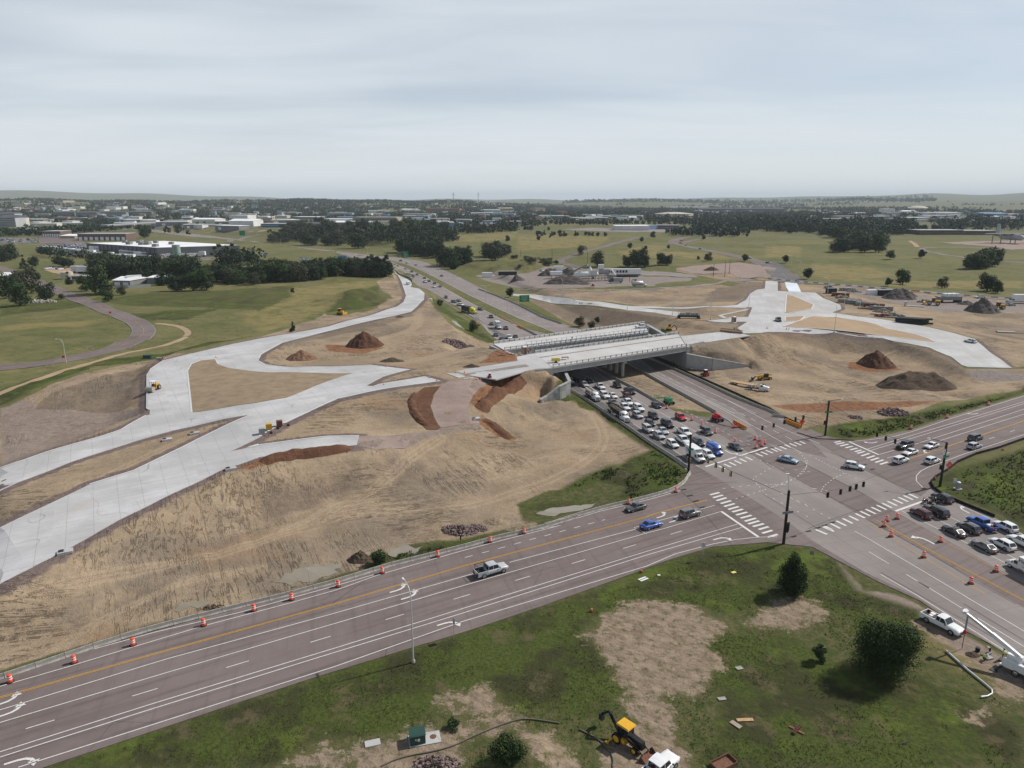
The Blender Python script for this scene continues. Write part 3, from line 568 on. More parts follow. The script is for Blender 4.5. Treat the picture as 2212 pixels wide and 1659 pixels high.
def bridge(A,B,C,D,label,rails,panels=False):
    """A-B near edge, D-C far edge (left to right)"""
    r=empty('bridge',(0,0,0)); tag(r,label,'bridge')
    m=MB(); th=.35
    V=[A,B,C,D]; m.add([tuple(p) for p in V]+[(p.x,p.y,p.z-th) for p in V],[(0,1,2,3),(7,6,5,4),(0,4,5,1),(1,5,6,2),(2,6,7,3),(3,7,4,0)]); m.build('deck',M_DECK,r)
    nrm=((D-A)+(C-B)).normalized()
    for k in range(7):
        t=.03+.94*k/6; a=A.lerp(D,t);b=B.lerp(C,t); m=MB(); m.bar((a.x,a.y,a.z-.35-.85),(b.x,b.y,b.z-.35-.85),.55,1.7); 
        m.bar((a.x,a.y,a.z-.35-1.62),(b.x,b.y,b.z-.35-1.62),.95,.2); m.build('girder',M_STRUCT,r)
    for (a,b,s) in ((A,B,1),(D,C,-1)):
        o=nrm*(.25*s); m=MB(); m.bar(a+o+Vector((0,0,.12)),b+o+Vector((0,0,.12)),.42,.3); m.build('kerb',M_DECK,r)
        if rails:
            L=(b-a).length; n=int(L/2.6); m=MB(); u=(b-a).normalized()
            for i in range(n+1):
                p=a+o+u*(L*i/n); MB().box(p.x,p.y,p.z+.25,.25,.25,.9).build('rail_post',M_TRIM0,r)
            for h in (.8,1.12): m.bar(a+o+Vector((0,0,h)),b+o+Vector((0,0,h)),.14,.2)
            m.build('railing',M_PANEL,r)
    return r
NA,NB_,NC,ND=P9('r 1250,632 s 1012,700 s 895,522 r 985,428')
near_bridge=bridge(NA,NB_,NC,ND,'new concrete road bridge nearest the camera with grey girders and low steel rails','y')
m=MB(); a,b=P9('r 330,560'),P9('s 950,562'); L_=P9('r 800,520 r 2212,325'); m.bar(NA.lerp(ND,.68)+Vector((0,0,.1)),NB_.lerp(NC,.72)+Vector((0,0,.1)),.5,.22); m.build('median_kerb',M_BARR,near_bridge)
FA,FB,FC,FD=P9('r 560,385 s 470,500 s 420,372 r 400,295')
far_bridge=bridge(FA,FB,FC,FD,'second parallel road bridge behind, with tall white posts along its near edge','y')
m=MB(); L=(FB-FA); n=30
for i in range(4,n+1):
    p=FA+L*(i/n); m.bar(p+Vector((0,0,-1.4)),p+Vector((0,0,2.3)),.17,.17)
m.bar(FA+L*(4/n)+Vector((0,0,2.3)),FB+Vector((0,0,2.3)),.12,.12); m.build('formwork_post',M_PANEL,far_bridge)
def pier(bridge_,base,n,sp,label):
    r=empty('bridge_pier',(*base[0],0)); tag(r,label,'pier',None)
    a=Vector((*base[0],0)); b=Vector((*base[1],0)); d=(b-a)/(n-1)
    for i in range(n):
        m=MB(); p=d*i; m.lathe([(.68,-.2),(.68,6.2)],18,c=(p.x,p.y,0)); m.build('column',M_STRUCT,r)
    m=MB(); u=d.normalized(); m.bar(Vector((0,0,5.75))-u*1.6,d*(n-1)+Vector((0,0,5.75))+u*1.6,1.5,1.15); m.build('cap_beam',M_STRUCT,r); return r
pc=gpoly('h 900,340'); ux=(ND-NA).normalized(); c0=(NA+NB_)/2; bx,by=pc[0]
pier(near_bridge,[(bx,by),(bx+ux.x*20-2,by+ux.y*20)],5,4,'row of round concrete columns under the nearest bridge')
pier(far_bridge,[(bx+ux.x*30-6,by+ux.y*30),(bx+ux.x*50-9,by+ux.y*50)],5,4,'row of round concrete columns under the rear bridge, mostly hidden')
def wall(name,pathtop,label,mats,th=.9,zb=-.3,cap=True):
    """retaining wall: list of (x,y,ztop)"""
    r=empty(name,(0,0,0)); tag(r,label,'retaining wall')
    m=MB(); c=MB()
    for (x0,y0,h0),(x1,y1,h1) in zip(pathtop,pathtop[1:]):
        d=Vector((x1-x0,y1-y0,0)).normalized(); n=Vector((-d.y,d.x,0))*th/2
        V=[Vector((x0,y0,zb))-n,Vector((x1,y1,zb))-n,Vector((x1,y1,zb))+n,Vector((x0,y0,zb))+n,Vector((x0,y0,h0))-n,Vector((x1,y1,h1))-n,Vector((x1,y1,h1))+n,Vector((x0,y0,h0))+n]
        m.add(V,[(3,2,1,0),(4,5,6,7),(0,1,5,4),(1,2,6,5),(2,3,7,6),(3,0,4,7)])
        c.bar((x0,y0,h0+.18),(x1,y1,h1+.18),th+.25,.36)
    m.build('wall_face',mats,r); c.build('coping',M_STRUCT,r); return r
t=NT('cast_wall_panels'); o_=t.obj(); br=t.new('ShaderNodeTexVoronoi'); br.distance='CHEBYCHEV'; br.inputs['Scale'].default_value=.62; br.inputs['Randomness'].default_value=.25; t.put(br.inputs['Vector'],o_)
M_WALLP=t.out(t.mix(t.rng(br.outputs['Color'],.1,.9),(.2,.205,.2),(.4,.4,.38)),.85,spec=.2)
def wp(base,top):
    g=G(*pts(base)[0]); return (g[0],g[1],height_at((g[0],g[1],0),pts(top)[0]))
wall('retaining_wall',[wp('r 1290,690','r 1260,690')[:2]+(7.2,),wp('r 1482,1042','r 1480,835'),wp('r 1330,1085','r 1340,910'),wp('r 1160,1112','r 1050,1068')[:2]+(1.7,),(*gpoly('r 1060,1140')[0],1.0)][0:5],'tapering pale concrete wing wall with chequered panels left of the queue',M_WALLP)
e0=gpoly('s 585,830')[0]
wall('retaining_wall',[(e0[0]-3,e0[1]+12,7.6),(e0[0],e0[1],7.4),wp('s 1010,1012','s 1012,812'),wp('s 1370,1040','s 1370,880'),wp('s 1870,990','s 1868,965')],'long grey wing wall tapering to the right below the bridge end',M_STRUCT)
def abut(a,b,label):
    r=empty('abutment',(0,0,0)); tag(r,label,'abutment'); m=MB(); m.bar(a+Vector((0,0,-4.65)),b+Vector((0,0,-4.65)),1.6,8.4); m.build('wall_face',M_STRUCT,r)
abut(NA-Vector((1.0,.6,0)),FD-Vector((1,.6,0)),'concrete abutment under the left ends of both bridges')
abut(NB_+Vector((1.0,.6,0)),FC+Vector((1,.6,0)),'concrete abutment under the right ends of both bridges')
m=MB(); a,b=P9('r 1250,640')[0],P9('r 1000,668')[0]; m.bar(a+Vector((0,0,-1.1)),b+Vector((0,0,-1.1)),.45,2.4); tag(m.build('parapet_wall',M_STRUCT),'short concrete parapet wall at the left end of the nearest bridge','wall')
m=MB(); a,b=P9('s 1015,690')[0],P9('s 1255,640')[0]; m.bar(a+Vector((0,0,-.9)),b+Vector((0,0,-.9)),.45,2.6); tag(m.build('parapet_wall',M_STRUCT),'short concrete parapet wall with timber forms at the right end of the nearest bridge','wall')
def jersey(L):
    pr=[(-.3,0),(-.3,.08),(-.14,.33),(-.09,.82),(.09,.82),(.14,.33),(.3,.08),(.3,0)]; n=len(pr); m=MB()
    V=[(-L/2,y,z) for y,z in pr]+[(L/2,y,z) for y,z in pr]; m.add(V,[(i,i+1,i+1+n,i+n) for i in range(n-1)]+[tuple(range(n)),tuple(range(n,2*n))[::-1]])
    me=m.mesh('jersey_barrier'); me.materials.append(M_BARR); me.flip_normals(); return me
JM=jersey(3.66)
def run(path,label,group,me=JM,L=3.72,name='concrete_barrier',cat='barrier',z=None,start=0,lim=999,ord_=False,end0='left'):
    P=path; tot=[0]
    for a,b in zip(P,P[1:]): tot.append(tot[-1]+math.dist(a,b))
    def at(s):
        for i in range(len(P)-1):
            if s<=tot[i+1] or i==len(P)-2:
                t=(s-tot[i])/(tot[i+1]-tot[i]); return (P[i][0]+(P[i+1][0]-P[i][0])*t,P[i][1]+(P[i+1][1]-P[i][1])*t)
    s=start+L/2; k=0
    while s<tot[-1] and k<lim:
        a=at(max(s-L/2,0));b=at(min(s+L/2,tot[-1])); x,y=(a[0]+b[0])/2,(a[1]+b[1])/2
        o=bpy.data.objects.new(name,me); COL.objects.link(o); o.location=(x,y,(z if z is not None else hz(x,y))+.04); o.rotation_euler=(0,0,math.atan2(b[1]-a[1],b[0]-a[0])+random.uniform(-.012,.012))
        tag(o,label,cat,group); s+=L; k+=1
    return k
FGB=gpoly('j -400,1180 0,1068 160,1016 355,951 540,886 890,778 1240,683 1560,601 1860,529 2212,434 k 510,329 770,264 1005,204 1230,144 1450,94 1650,39 1760,4 h 240,1633 510,1543 760,1473 1000,1418 1240,1353 1345,1318 1425,1258 1472,1185')
run(FGB,'pale concrete barrier segment in the line along the near road','concrete barriers lining the near road')
run(gpoly('h 1455,1130 1375,1075 1145,925 945,785 735,645 555,525 450,462 380,415'),'concrete barrier segment left of the queued traffic lanes','concrete barriers left of the queue')
run(gpoly('h 1262,603 1000,452 850,375 640,258 560,215'),'concrete barrier segment on the left edge of the sandy median','concrete barriers at the left of the median')
run(gpoly('h 1700,658 1450,520 1200,385 950,243 860,195'),'concrete barrier segment on the right edge of the sandy median','concrete barriers at the right of the median')
run(gpoly('i 75,688 n 1590,252 s 2212,1632 2000,1552 1700,1432 1200,1192 750,992 400,842'),'concrete barrier segment along the far side of the bridge road','concrete barriers on the far edge of the highway')
run(gpoly('B 2250,955 2000,868 1700,715 1450,608 1200,515'),'concrete barrier segment beyond the bridge at the far edge of the highway','concrete barriers beyond the bridge')
run(gpoly('B 1950,1108 1760,1010'),'concrete barrier segment between the carriageways just beyond the bridge','concrete barriers between carriageways')
run(tpoly('B 378,450 370,400 300,360 90,255'),'concrete barrier segment beside the far end of the slip road','barriers at the slip road mouth',lim=60)
run(tpoly('d 0,880 200,898 400,918 1000,968 1240,985'),'concrete barrier segment along the detour road by the yard','barriers along the detour road',L=7.4,lim=40); run(tpoly('d 1330,1000 1500,1012 2212,1058'),'concrete barrier segment along the detour road by the yard','barriers along the detour road',L=7.4,lim=40)
def waterb():
    m=MB(); m.box(0,0,.0,1.75,.55,.45,ty=.62); m.box(0,0,.45,1.75,.34,.6,ty=.8); me=m.mesh('water_barrier')
    for k in (-.6,0,.6): pass
    return me
M_ORB=flat('orange_plastic',(.62,.23,.015),.45,var=.12); WBM=waterb(); WBM.materials.append(M_ORB)
run(gpoly('h 1848,742 1955,800'),'orange plastic water barrier at the nose beside the red boom lift','orange barriers by the boom lift',WBM,1.8,'water_barrier')
run(gpoly('n 1605,300 1815,385'),'orange plastic water barrier at the far kerb below the orange diamond sign','orange barriers on the far kerb',WBM,1.8,'water_barrier')
run(gpoly('B 1700,980 1765,1018'),'orange plastic water barrier heading the barriers beyond the bridge','orange barriers beyond the bridge',WBM,1.8,'water_barrier'); run(gpoly('B 1192,962 1230,985'),'orange plastic water barrier at the verge beyond the bridge','orange barriers on the verge',WBM,1.8,'water_barrier')
run(tpoly('d 1245,988 1318,993'),'orange plastic water barrier on the detour road by the yard','orange barriers by the yard',WBM,1.8,'water_barrier',lim=12)
M_BLKF=flat('black_silt_fabric',(.018,.018,.02),.85,spec=.2)
def fence_strip(name,P,h,mat,label,cat='fence',post=None,up=0):
    m=MB(); Q=resample(P,2.5,False)
    for a,b in zip(Q,Q[1:]): m.bar((*a,hz(*a)+h/2+up),(*b,hz(*b)+h/2+up),.05,h)
    r=m.build(name,mat)
    if post:
        e=empty(name,(0,0,0)); r.name=post[0]; r.parent=e; m=MB()
        for a in Q: m.box(a[0],a[1],hz(*a),.06,.06,h+up+.15)
        m.build('fence_post',post[1],e); r=e
    tag(r,label,cat); return r
fence_strip('silt_fence',gpoly('i 3000,600 2212,885 2000,962 1800,1015 1640,1085 1560,1150 1450,1215 1410,1255 1440,1310 1530,1375 1660,1430 1960,1552'),.75,M_BLKF,'low black silt fence curving round the grassy right corner',post=('fabric',flat('timber_stake',(.2,.14,.09))))
fence_strip('silt_fence',gpoly('s 700,960 950,1040 1300,1190 1750,1390 2212,1600 n 1590,240 1850,365'),.6,M_BLKF,'black silt fence behind the far highway barriers',post=('fabric',flat('timber_stake',(.2,.14,.09))))
fence_strip('silt_fence',gpoly('i 270,828 440,880 760,895'),.25,M_BLKF,'black sediment log round the kerb below the far signal pole')
fence_strip('wire_fence',tpoly('d 900,900 1400,925 1800,955 2212,985'),1.4,flat('fence_mesh_dark',(.12,.12,.1)),'thin wire fence along the edge of the green field',up=.0) if False else None
M_POLE=flat('pale_steel_pole',(.52,.53,.54),.45,.2,var=.06); M_LAMP=flat('lamp_glass',(.6,.6,.58),.3)
def lamp(name,h,hd,reach=2.6,double=False,mat=None,r0=.13):
    r=empty(name); mat=mat or M_POLE
    m=MB(); m.tube([(0,0,0),(0,0,h-2.2)],[r0,r0*.62],10); m.build('pole',mat,r)
    m=MB(); m.lathe([(r0*2.2,0),(r0*2.2,.35),(r0*1.3,.5)],10); m.build('base',M_BARR,r)
    for s in ((1,-1) if double else (1,)):
        c,si=math.cos(hd)*s,math.sin(hd)*s
        if double: pa=[(0,0,h-2.3),(c*.3,si*.3,h-.8),(c*1.0,si*1.0,h-.25),(c*reach,si*reach,h)]
        else: pa=[(0,0,h-2.3),(c*.12,si*.12,h-1.3),(c*.55,si*.55,h-.5),(c*1.2,si*1.2,h-.12),(c*reach,si*reach,h)]
        m=MB(); m.tube(pa,[.09,.075,.065,.055,.05],8); m.build('arm',mat,r)
        m=MB(); M=Matrix.Translation((c*(reach+.35),si*(reach+.35),h-.03))@Matrix.Rotation(math.atan2(si,c),4,'Z'); m.box(0,0,-.08,.85,.34,.13,M=M,tx=.8,ty=.7); m.build('lamp_head',M_LAMP,r)
    return r
def place_lamp(base,top,hd,label,group=None,double=False,reach=2.6,z=None,r0=.13):
    b=T1(base) if z is None else (*G(*pts(base)[0],z),z)
    h=max(6,height_at(b,pts(top)[0])); r=lamp('street_lamp',h,hd,reach,double,r0=r0); r.location=b; return tag(r,label,'street lamp',group)
place_lamp('k 678,955','k 625,463',math.radians(120),'tall pale street lamp on the grass beside the near road',reach=2.4)
place_lamp('a 567,1600','a 513,1398',math.radians(170),'lone curved street lamp on the old road at far left',reach=2.6)
for i,(a,b) in enumerate((('c 388,1040','c 362,880'),('c 822,1088','c 800,915'),('c 942,1142','c 970,945'),('c 1327,1190','c 1355,990'),('c 1652,1120','c 1660,940'),('c 1653,1232','c 1695,1010'),('c 1950,1030','c 1955,885'),('c 1978,1155','c 2010,958'),('d 530,1030','d 512,868'),('d 672,1133','d 655,940'),('d 798,1205','d 785,995'),('d 588,1340','d 600,1095'),('d 217,785','d 207,678'),('d 288,840','d 275,718'),('d 303,860','d 300,720'))):
    hd=0 if i in (2,3,5,7) else math.pi
    nm=['first','second','third','fourth','fifth','sixth','seventh','eighth']
    place_lamp(a,b,hd,('pale street lamp along the new ramp beyond the bridge, %s from the left'%nm[i]) if i<8 else ('pale street lamp around the right-hand new ramps, %s from the right'%nm[['d 798,1205','d 672,1133','d 588,1340','d 530,1030','d 303,860','d 288,840','d 217,785'].index(a)]),'lamps along the new ramps')
for i,(a,b) in enumerate((('b 192,600','b 190,538'),('b 557,640','b 555,580'),('b 932,680','b 930,608'),('b 1088,690','b 1087,628'),('b 1212,730','b 1210,653'),('b 1297,770','b 1297,695'),('b 1375,815','b 1373,712'),('b 1460,855','b 1460,742'),('b 1552,905','b 1550,780'),('b 1662,945','b 1662,845'),('b 1942,1100','b 1930,935'),('b 2130,1195','b 2133,1040'))):
    place_lamp(a,b,math.radians(10),'double-armed street lamp in the highway median, number %d counting from the far end'%(i+1),'double lamps in the highway median',double=True,reach=2.4,z=0)
r=lamp('flood_pole',9.5,0,.4); r.location=T1('b 1790,1028'); tag(r,'dark rust coloured pole in the grass median, left of the second bridge','pole')
M_BLKP=flat('black_paint',(.014,.014,.015),.45); M_SIGY=flat('signal_yellow',(.5,.26,.02),.5); M_SIGT=flat('signal_tan_back',(.3,.235,.14),.6)
M_RL=flat('red_lens',(.5,.02,.02),.3); M_GL=flat('dark_lens',(.03,.05,.04),.3)
def sighead(parent,loc,rz,back,n=3,name='signal_head'):
    e=empty(name,loc,rz,parent); m=MB(); H=.36*n; m.box(0,0,-H,.3,.34,H); m.build('housing',back,e)
    m=MB(); m.box(.16,0,-H-.08,.03,.62,H+.16); m.build('backplate',M_BLKP,e)
    for k in range(n):
        m=MB(); m.tube([(.17,0,-.18-.36*k),(.4,0,-.18-.36*k)],.13,8); m.build('visor',M_BLKP,e)
    return e
TPOLE={}
def sigpole(key,base,h,lum_dir,label,lum=True,tall=False):
    x,y=G(*pts(base)[0]); r=empty('signal_pole',(x,y,0)); tag(r,label,'signal pole'); TPOLE[key]=Vector((x,y,h))
    m=MB(); m.tube([(0,0,0),(0,0,h)],[.3,.25],12); m.build('pole',M_BLKP,r)
    if lum:
        c,s=math.cos(lum_dir),math.sin(lum_dir); m=MB(); e=(c*3.4,s*3.4,h+.35); 
        if tall: e=(c*.8,s*.8,h+3.0)
        m.tube([(0,0,h-.1),e],.07,6); m.build('luminaire_arm',M_BLKP if not tall else M_POLE,r); m=MB(); m.box(e[0]+c*.3,e[1]+s*.3,e[2]-.06,.8,.35,.14); m.build('lamp_head',M_LAMP,r)
    return r
pSW=sigpole('SW','l 893,288',11.4,math.radians(100),'tall black signal pole on the nearest corner of the junction',True,True)
pNW=sigpole('NW','h 1465,1165',10.0,math.radians(40),'black signal pole beside the white box truck at the head of the queue')
pNE=sigpole('NE','i 510,852',10.6,math.radians(0),'black signal pole on the far corner in front of the dirt basin')
pSE=sigpole('SE','i 1492,1285',11.1,math.radians(150),'black signal pole on the right corner with a green street sign')
def span(k1,k2,z1,z2,sigs,label,face,back):
    a=TPOLE[k1].copy(); b=TPOLE[k2].copy(); a.z=z1;b.z=z2; r=empty('span_wire',tuple(a)); tag(r,label,'span wire'); P=[a]
    hs=[]
    for s in sigs:
        d=ray(*pts(s)[0]); # intersect plan ray with the plan line
        dx,dy=b.x-a.x,b.y-a.y; det=d[0]*(-dy)-d[1]*(-dx); t=(a.x*(-dy)-a.y*(-dx))/det; q=Vector((d[0]*t,d[1]*t,CAMH+d[2]*t)); hs.append(q); P.append(Vector((q.x,q.y,q.z+.25)))
    P.append(b); P.sort(key=lambda p:(p-a).length)
    m=MB(); m.tube([p-a for p in P],.045,5); m.build('wire',M_BLKP,r)
    for i,q in enumerate(hs): sighead(r,tuple(q-a),face,back if not(k1=='SW' and i==0) else M_SIGY)
    return r
span('NW','NE',9.3,9.6,['n 1290,362','n 1452,325','n 1605,278','n 1763,238','n 1875,212'],'span wire over the queue lanes carrying five black signal heads',HD+math.pi+.1,M_BLKP)
span('NW','SW',8.9,10.3,['n 265,815','n 507,828','n 618,890','n 717,950','n 830,1013'],'span wire from the box truck corner to the nearest pole with tan-backed signals',RD,M_SIGT)
span('SW','SE',10.4,10.2,['C 1387,850','C 1662,785','C 1863,720','C 1997,675','C 2152,625'],'span wire from the nearest pole across the right side, with tan and yellow signals',HD,M_SIGT)
span('NE','SE',9.8,9.8,['i 960,825','i 1035,857','i 1115,882'],'span wire along the right leg carrying three black signal heads',RD+math.pi,M_BLKP)
for p_,z,rz,b in ((pSW,4.6,HD,M_SIGY),(pSW,4.6,RD+math.pi,M_BLKP),(pNW,4.0,RD,M_SIGT),(pNE,4.5,HD+math.pi,M_BLKP),(pSE,5.2,RD,M_BLKP)):
    e=sighead(p_,(math.cos(rz+math.pi/2)*.55,math.sin(rz+math.pi/2)*.55,z),rz,b,5 if p_ is pSW else 3)
def text_mesh(s,size,mat,name='lettering',parent=None,ext=.01,align='CENTER'):
    cu=bpy.data.curves.new(name,'FONT'); cu.body=s; cu.size=size; cu.align_x=align; cu.align_y='CENTER'; cu.extrude=ext; cu.offset=.003*size
    o=bpy.data.objects.new(name,cu); COL.objects.link(o); dg=bpy.context.evaluated_depsgraph_get(); me=bpy.data.meshes.new_from_object(o.evaluated_get(dg)); bpy.data.objects.remove(o); bpy.data.curves.remove(cu)
    me.materials.clear(); me.materials.append(mat); o=bpy.data.objects.new(name,me); COL.objects.link(o)
    if parent: o.parent=parent
    return o
M_SGRN=flat('sign_green',(.01,.2,.1),.5,var=.04); M_SWHT=flat('sign_white',(.7,.7,.7),.5,var=.03); M_SORG=flat('sign_orange',(.8,.09,.015),.5,var=.05); M_SBLK=flat('sign_black',(.02,.02,.02),.6); M_SRED=flat('sign_red',(.55,.02,.02),.5)
def sign(name,loc,rz,w,h,zc,mat,lines=(),tmat=None,label='',posts=1,shape='rect',tsize=None,cat='sign',pm=None):
    """flat sign board on posts; board faces local +X"""
    r=empty(name,loc,rz); tag(r,label,cat); m=MB()
    if shape=='diamond': m.add([(x,y,z) for x in (-.02,.02) for y,z in ((-w/2,zc),(0,zc-w/2),(w/2,zc),(0,zc+w/2))],[(3,2,1,0),(4,5,6,7),(0,1,5,4),(1,2,6,5),(2,3,7,6),(3,0,4,7)])
    else: m.box(0,0,zc-h/2,.04,w,h)
    m.build('board',mat,r)
    m=MB()
    for k in range(posts):
        y=0 if posts==1 else (-w*.35+w*.7*k/(posts-1)); m.box(-.05,y,0,.07,.07,zc)
    if zc>h*.6: m.build('post',pm or M_STEEL,r)
    n=len(lines)
    for i,s in enumerate(lines):
        ts=tsize or h*.75/max(n,1); o=text_mesh(s,ts,tmat or M_SWHT,parent=r,ext=.004); o.matrix_local=Matrix.Translation((.03,0,zc+((n-1)/2-i)*ts*1.12))@Matrix.Rotation(math.pi/2,4,'Z')@Matrix.Rotation(math.pi/2,4,'X')
    return r
CAMDIR=-math.pi/2
for p_,z,rz in ((pSE,7.6,math.radians(-60)),(pNE,7.3,math.radians(-80)),(pSW,6.9,math.radians(-75)),(pNW,6.2,math.radians(-75))):
    m=MB(); M=Matrix.Translation((math.cos(rz)*.36,math.sin(rz)*.36,z))@Matrix.Rotation(rz,4,'Z'); m.box(0,0,-.25,.04,2.4 if p_ is not pNW else 1.6,.5,M=M); m.build('street_sign',M_SGRN if p_ is not pSW else M_DARKC,p_)
m=MB(); M=Matrix.Translation((-.5,-.4,8.9))@Matrix.Rotation(math.radians(-70),4,'Z'); m.box(0,0,-.9,.04,.8,1.5,M=M); m.build('regulation_sign',M_SWHT,pSE)
x,y=gpoly('n 1843,392')[0]; sign('warning_sign',(x,y,0),math.radians(-80),1.9,1.9,2.1,M_SORG,('/\\/\\',),M_SBLK,'orange diamond warning sign in front of the far kerb','1' and 1,'diamond',.5)
x,y=gpoly('i 1558,1195')[0]; sign('warning_sign',(x,y,0),math.radians(-80),1.9,1.9,2.9,M_SORG,('RAMP','BUMP'),M_SWHT,'orange diamond sign on the grass beside the right signal pole',1,'diamond',.3)
x,y=gpoly('i 1612,1300')[0]; sign('lane_sign',(x,y,0),math.radians(-95),.75,1.0,1.9,M_SWHT,('TURN','ONLY'),M_SBLK,'small white lane sign beside the grey control cabinet')
x,y=gpoly('l 449,375')[0]; sign('regulation_sign',(x,y,0),math.radians(-110),.75,1.0,3.1,M_SWHT,('NO','TURN','ON RED'),M_SBLK,'white sign on a thin post on the grass near the tall bush','1' and 1)
x,y=gpoly('k 947,805')[0]; sign('regulation_sign',(x,y,0),math.radians(30),.75,1.1,3.3,M_STEEL,(),None,'grey back of a road sign on a thin post by the right-turn arrow')
x,y=gpoly('l 1043,388')[0]; sign('regulation_sign',(x,y,0),math.radians(60),.7,.8,1.9,M_DARKC,(),None,'dark back of a small sign right of the tall bush')
g=T1('B 1782,700'); b=height_at(g,pts('B 1782,590')[0]); sign('guide_sign',g,math.radians(-75),6.8,4.4,b-2.2,M_SGRN,('Peterson Blvd','South Gate','Stockton Ave','1/2 MILE'),M_SWHT,'large green guide sign at the end of the new ramp beyond the bridge',2,tsize=.72)
g=T1('b 1258,700'); b=height_at(g,pts('b 1258,645')[0]); sign('guide_sign',g,math.radians(-75),7,8.5,b-4,M_SGRN,('21','Proby','EXIT'),M_SWHT,'tall green guide sign beside the double lamps far up the highway',2,tsize=1.6)
g=T1('b 715,740'); sign('billboard',g,math.radians(-80),10,4.5,5,flat('billboard_blue',(.12,.3,.5),.5),(),None,'pale blue billboard behind the dark trees by the far highway',2,cat='billboard')
g=T1('a 2078,560'); sign('guide_sign',g,math.radians(-75),8,7,12,M_SGRN,(),None,'green guide sign far left above the highway trees',2)
g=T1('a 947,1208'); sign('stop_sign',g,math.radians(-60),1.1,1.1,2.6,M_SRED,(),None,'small red sign on the old road bend at left'); g=T1('a 562,1598'); sign('wrong_way_sign',(g[0]-.6,g[1],g[2]),math.radians(-80),1.0,1.0,2.4,M_SRED,('--',),M_SWHT,'round red no-entry sign at the foot of the lone left lamp')
def barricade(loc,rz,label,w=2.4,group=None):
    r=empty('road_barricade',loc,rz); tag(r,label,'barricade',group)
    for z in (.55,.95,1.4):
        m=MB(); m.box(0,0,z-.1,.04,w,.22); b=m.build('rail',M_SWHT,r); n=int(w/.4); m=MB()
        for k in range(n):
            y=-w/2+.12+k*w/n; m.add([(.026,y,z-.1),(.026,y+.16,z-.1),(.026,y+.3,z+.12),(.026,y+.14,z+.12),(-.026,y,z-.1),(-.026,y+.16,z-.1),(-.026,y+.3,z+.12),(-.026,y+.14,z+.12)],[(0,1,2,3),(7,6,5,4)])
        m.build('stripe',M_SORG,b)
    m=MB()
    for y in (-w*.38,w*.38): m.box(0,y,0,.06,.06,1.6); m.box(0,y,0,1.3,.07,.07)
    m.build('leg',M_STEEL,r); return r
for i,(s,rz,l) in enumerate((('n 1090,640',-70,'striped barricade with a ROAD CLOSED board, left of the pair'),('n 1225,632',-60,'striped barricade with a ROAD CLOSED board and a red panel, right of the pair'))):
    x,y=gpoly(s)[0]; b=barricade((x,y,0),math.radians(rz),l,2.6+i*.3); m=MB(); m.box(.05,0,1.75,.04,1.4,.95); m.build('notice_board',M_SWHT,b)
    for k,tx in enumerate(('ROAD','CLOSED')):
        o=text_mesh(tx,.38,M_SBLK,parent=b,ext=.004); o.matrix_local=Matrix.Translation((.08,0,2.43-.42*k))@Matrix.Rotation(math.pi/2,4,'Z')@Matrix.Rotation(math.pi/2,4,'X')
    if i: m=MB(); m.box(.06,0,.95,.05,1.5,.6); m.build('warning_panel',M_SRED,b)
x,y=gpoly('n 1270,610')[0]; barricade((x,y,0),math.radians(0),'striped barricade turned sideways behind the ROAD CLOSED boards')
for i,(s,l) in enumerate((('a 425,1630','white barricade on the old road, leftmost of three'),('a 770,1480','white barricade on the inner kerb of the old road bend'),('a 1133,1478','white barricade on the outer kerb of the old road bend'))):
    g=T1(s); barricade(g,math.radians(-80),l,3.2)
t=NT('car_paint'); oi=t.new('ShaderNodeObjectInfo'); n=t.noise(2.0,4,.6,t.obj()); col=t.mix(t.math('MULTIPLY',t.rng(n,.4,.8),.14),oi.outputs['Color'],(.2,.17,.14))
M_PAINT=t.out(col,.32,None,0,.5,**{'Coat Weight':.6,'Coat Roughness':.06})
M_GLASS=flat('tinted_glass',(.018,.024,.028),.06,spec=.8,var=.05); M_TYRE=flat('tyre_rubber',(.02,.02,.02),.85,var=.1,spec=.2); M_RIM=flat('alloy_rim',(.33,.33,.34),.35,.6); M_TRIM=flat('black_trim',(.022,.022,.024),.55,spec=.3)
M_HLT=flat('headlight_glass',(.75,.78,.8),.1,spec=.8); M_TLT=flat('tail_light_red',(.42,.015,.012),.2); M_CHR=flat('chrome',(.5,.5,.52),.2,.85); M_BEDL=flat('bed_liner',(.03,.03,.032),.8)
M_TRUCKW=flat('truck_white',(.68,.69,.69),.4,var=.05,scale=.8); M_CHAS=flat('chassis_black',(.03,.03,.03),.7)
t=NT('lit_headlamp'); M_LIT=t.out((.9,.9,.85),.2,None,0,.5,**{'Emission Color':(1,.95,.85,1),'Emission Strength':2.5})
def wheel(parent,x,y,r,w=.24,rim=True,rm=None):
    s=1 if y>0 else -1; M=Matrix.Translation((x,y,r))@Matrix.Rotation(math.pi/2,4,'X')
    m=MB(); m.lathe([(r*.6,-w/2),(r*.97,-w/2),(r,-w*.3),(r,w*.3),(r*.97,w/2),(r*.6,w/2)],16,M=M); o=m.build('wheel',M_TYRE,parent)
    if rim:
        m=MB(); M2=Matrix.Translation((x,y+s*w*.5,r))@Matrix.Rotation(-s*math.pi/2,4,'X'); m.lathe([(r*.64,0),(r*.6,.012),(r*.25,-.02+.03),(r*.12,.03)],12,M=M2); m.build('rim',rm or M_RIM,o)
    return o
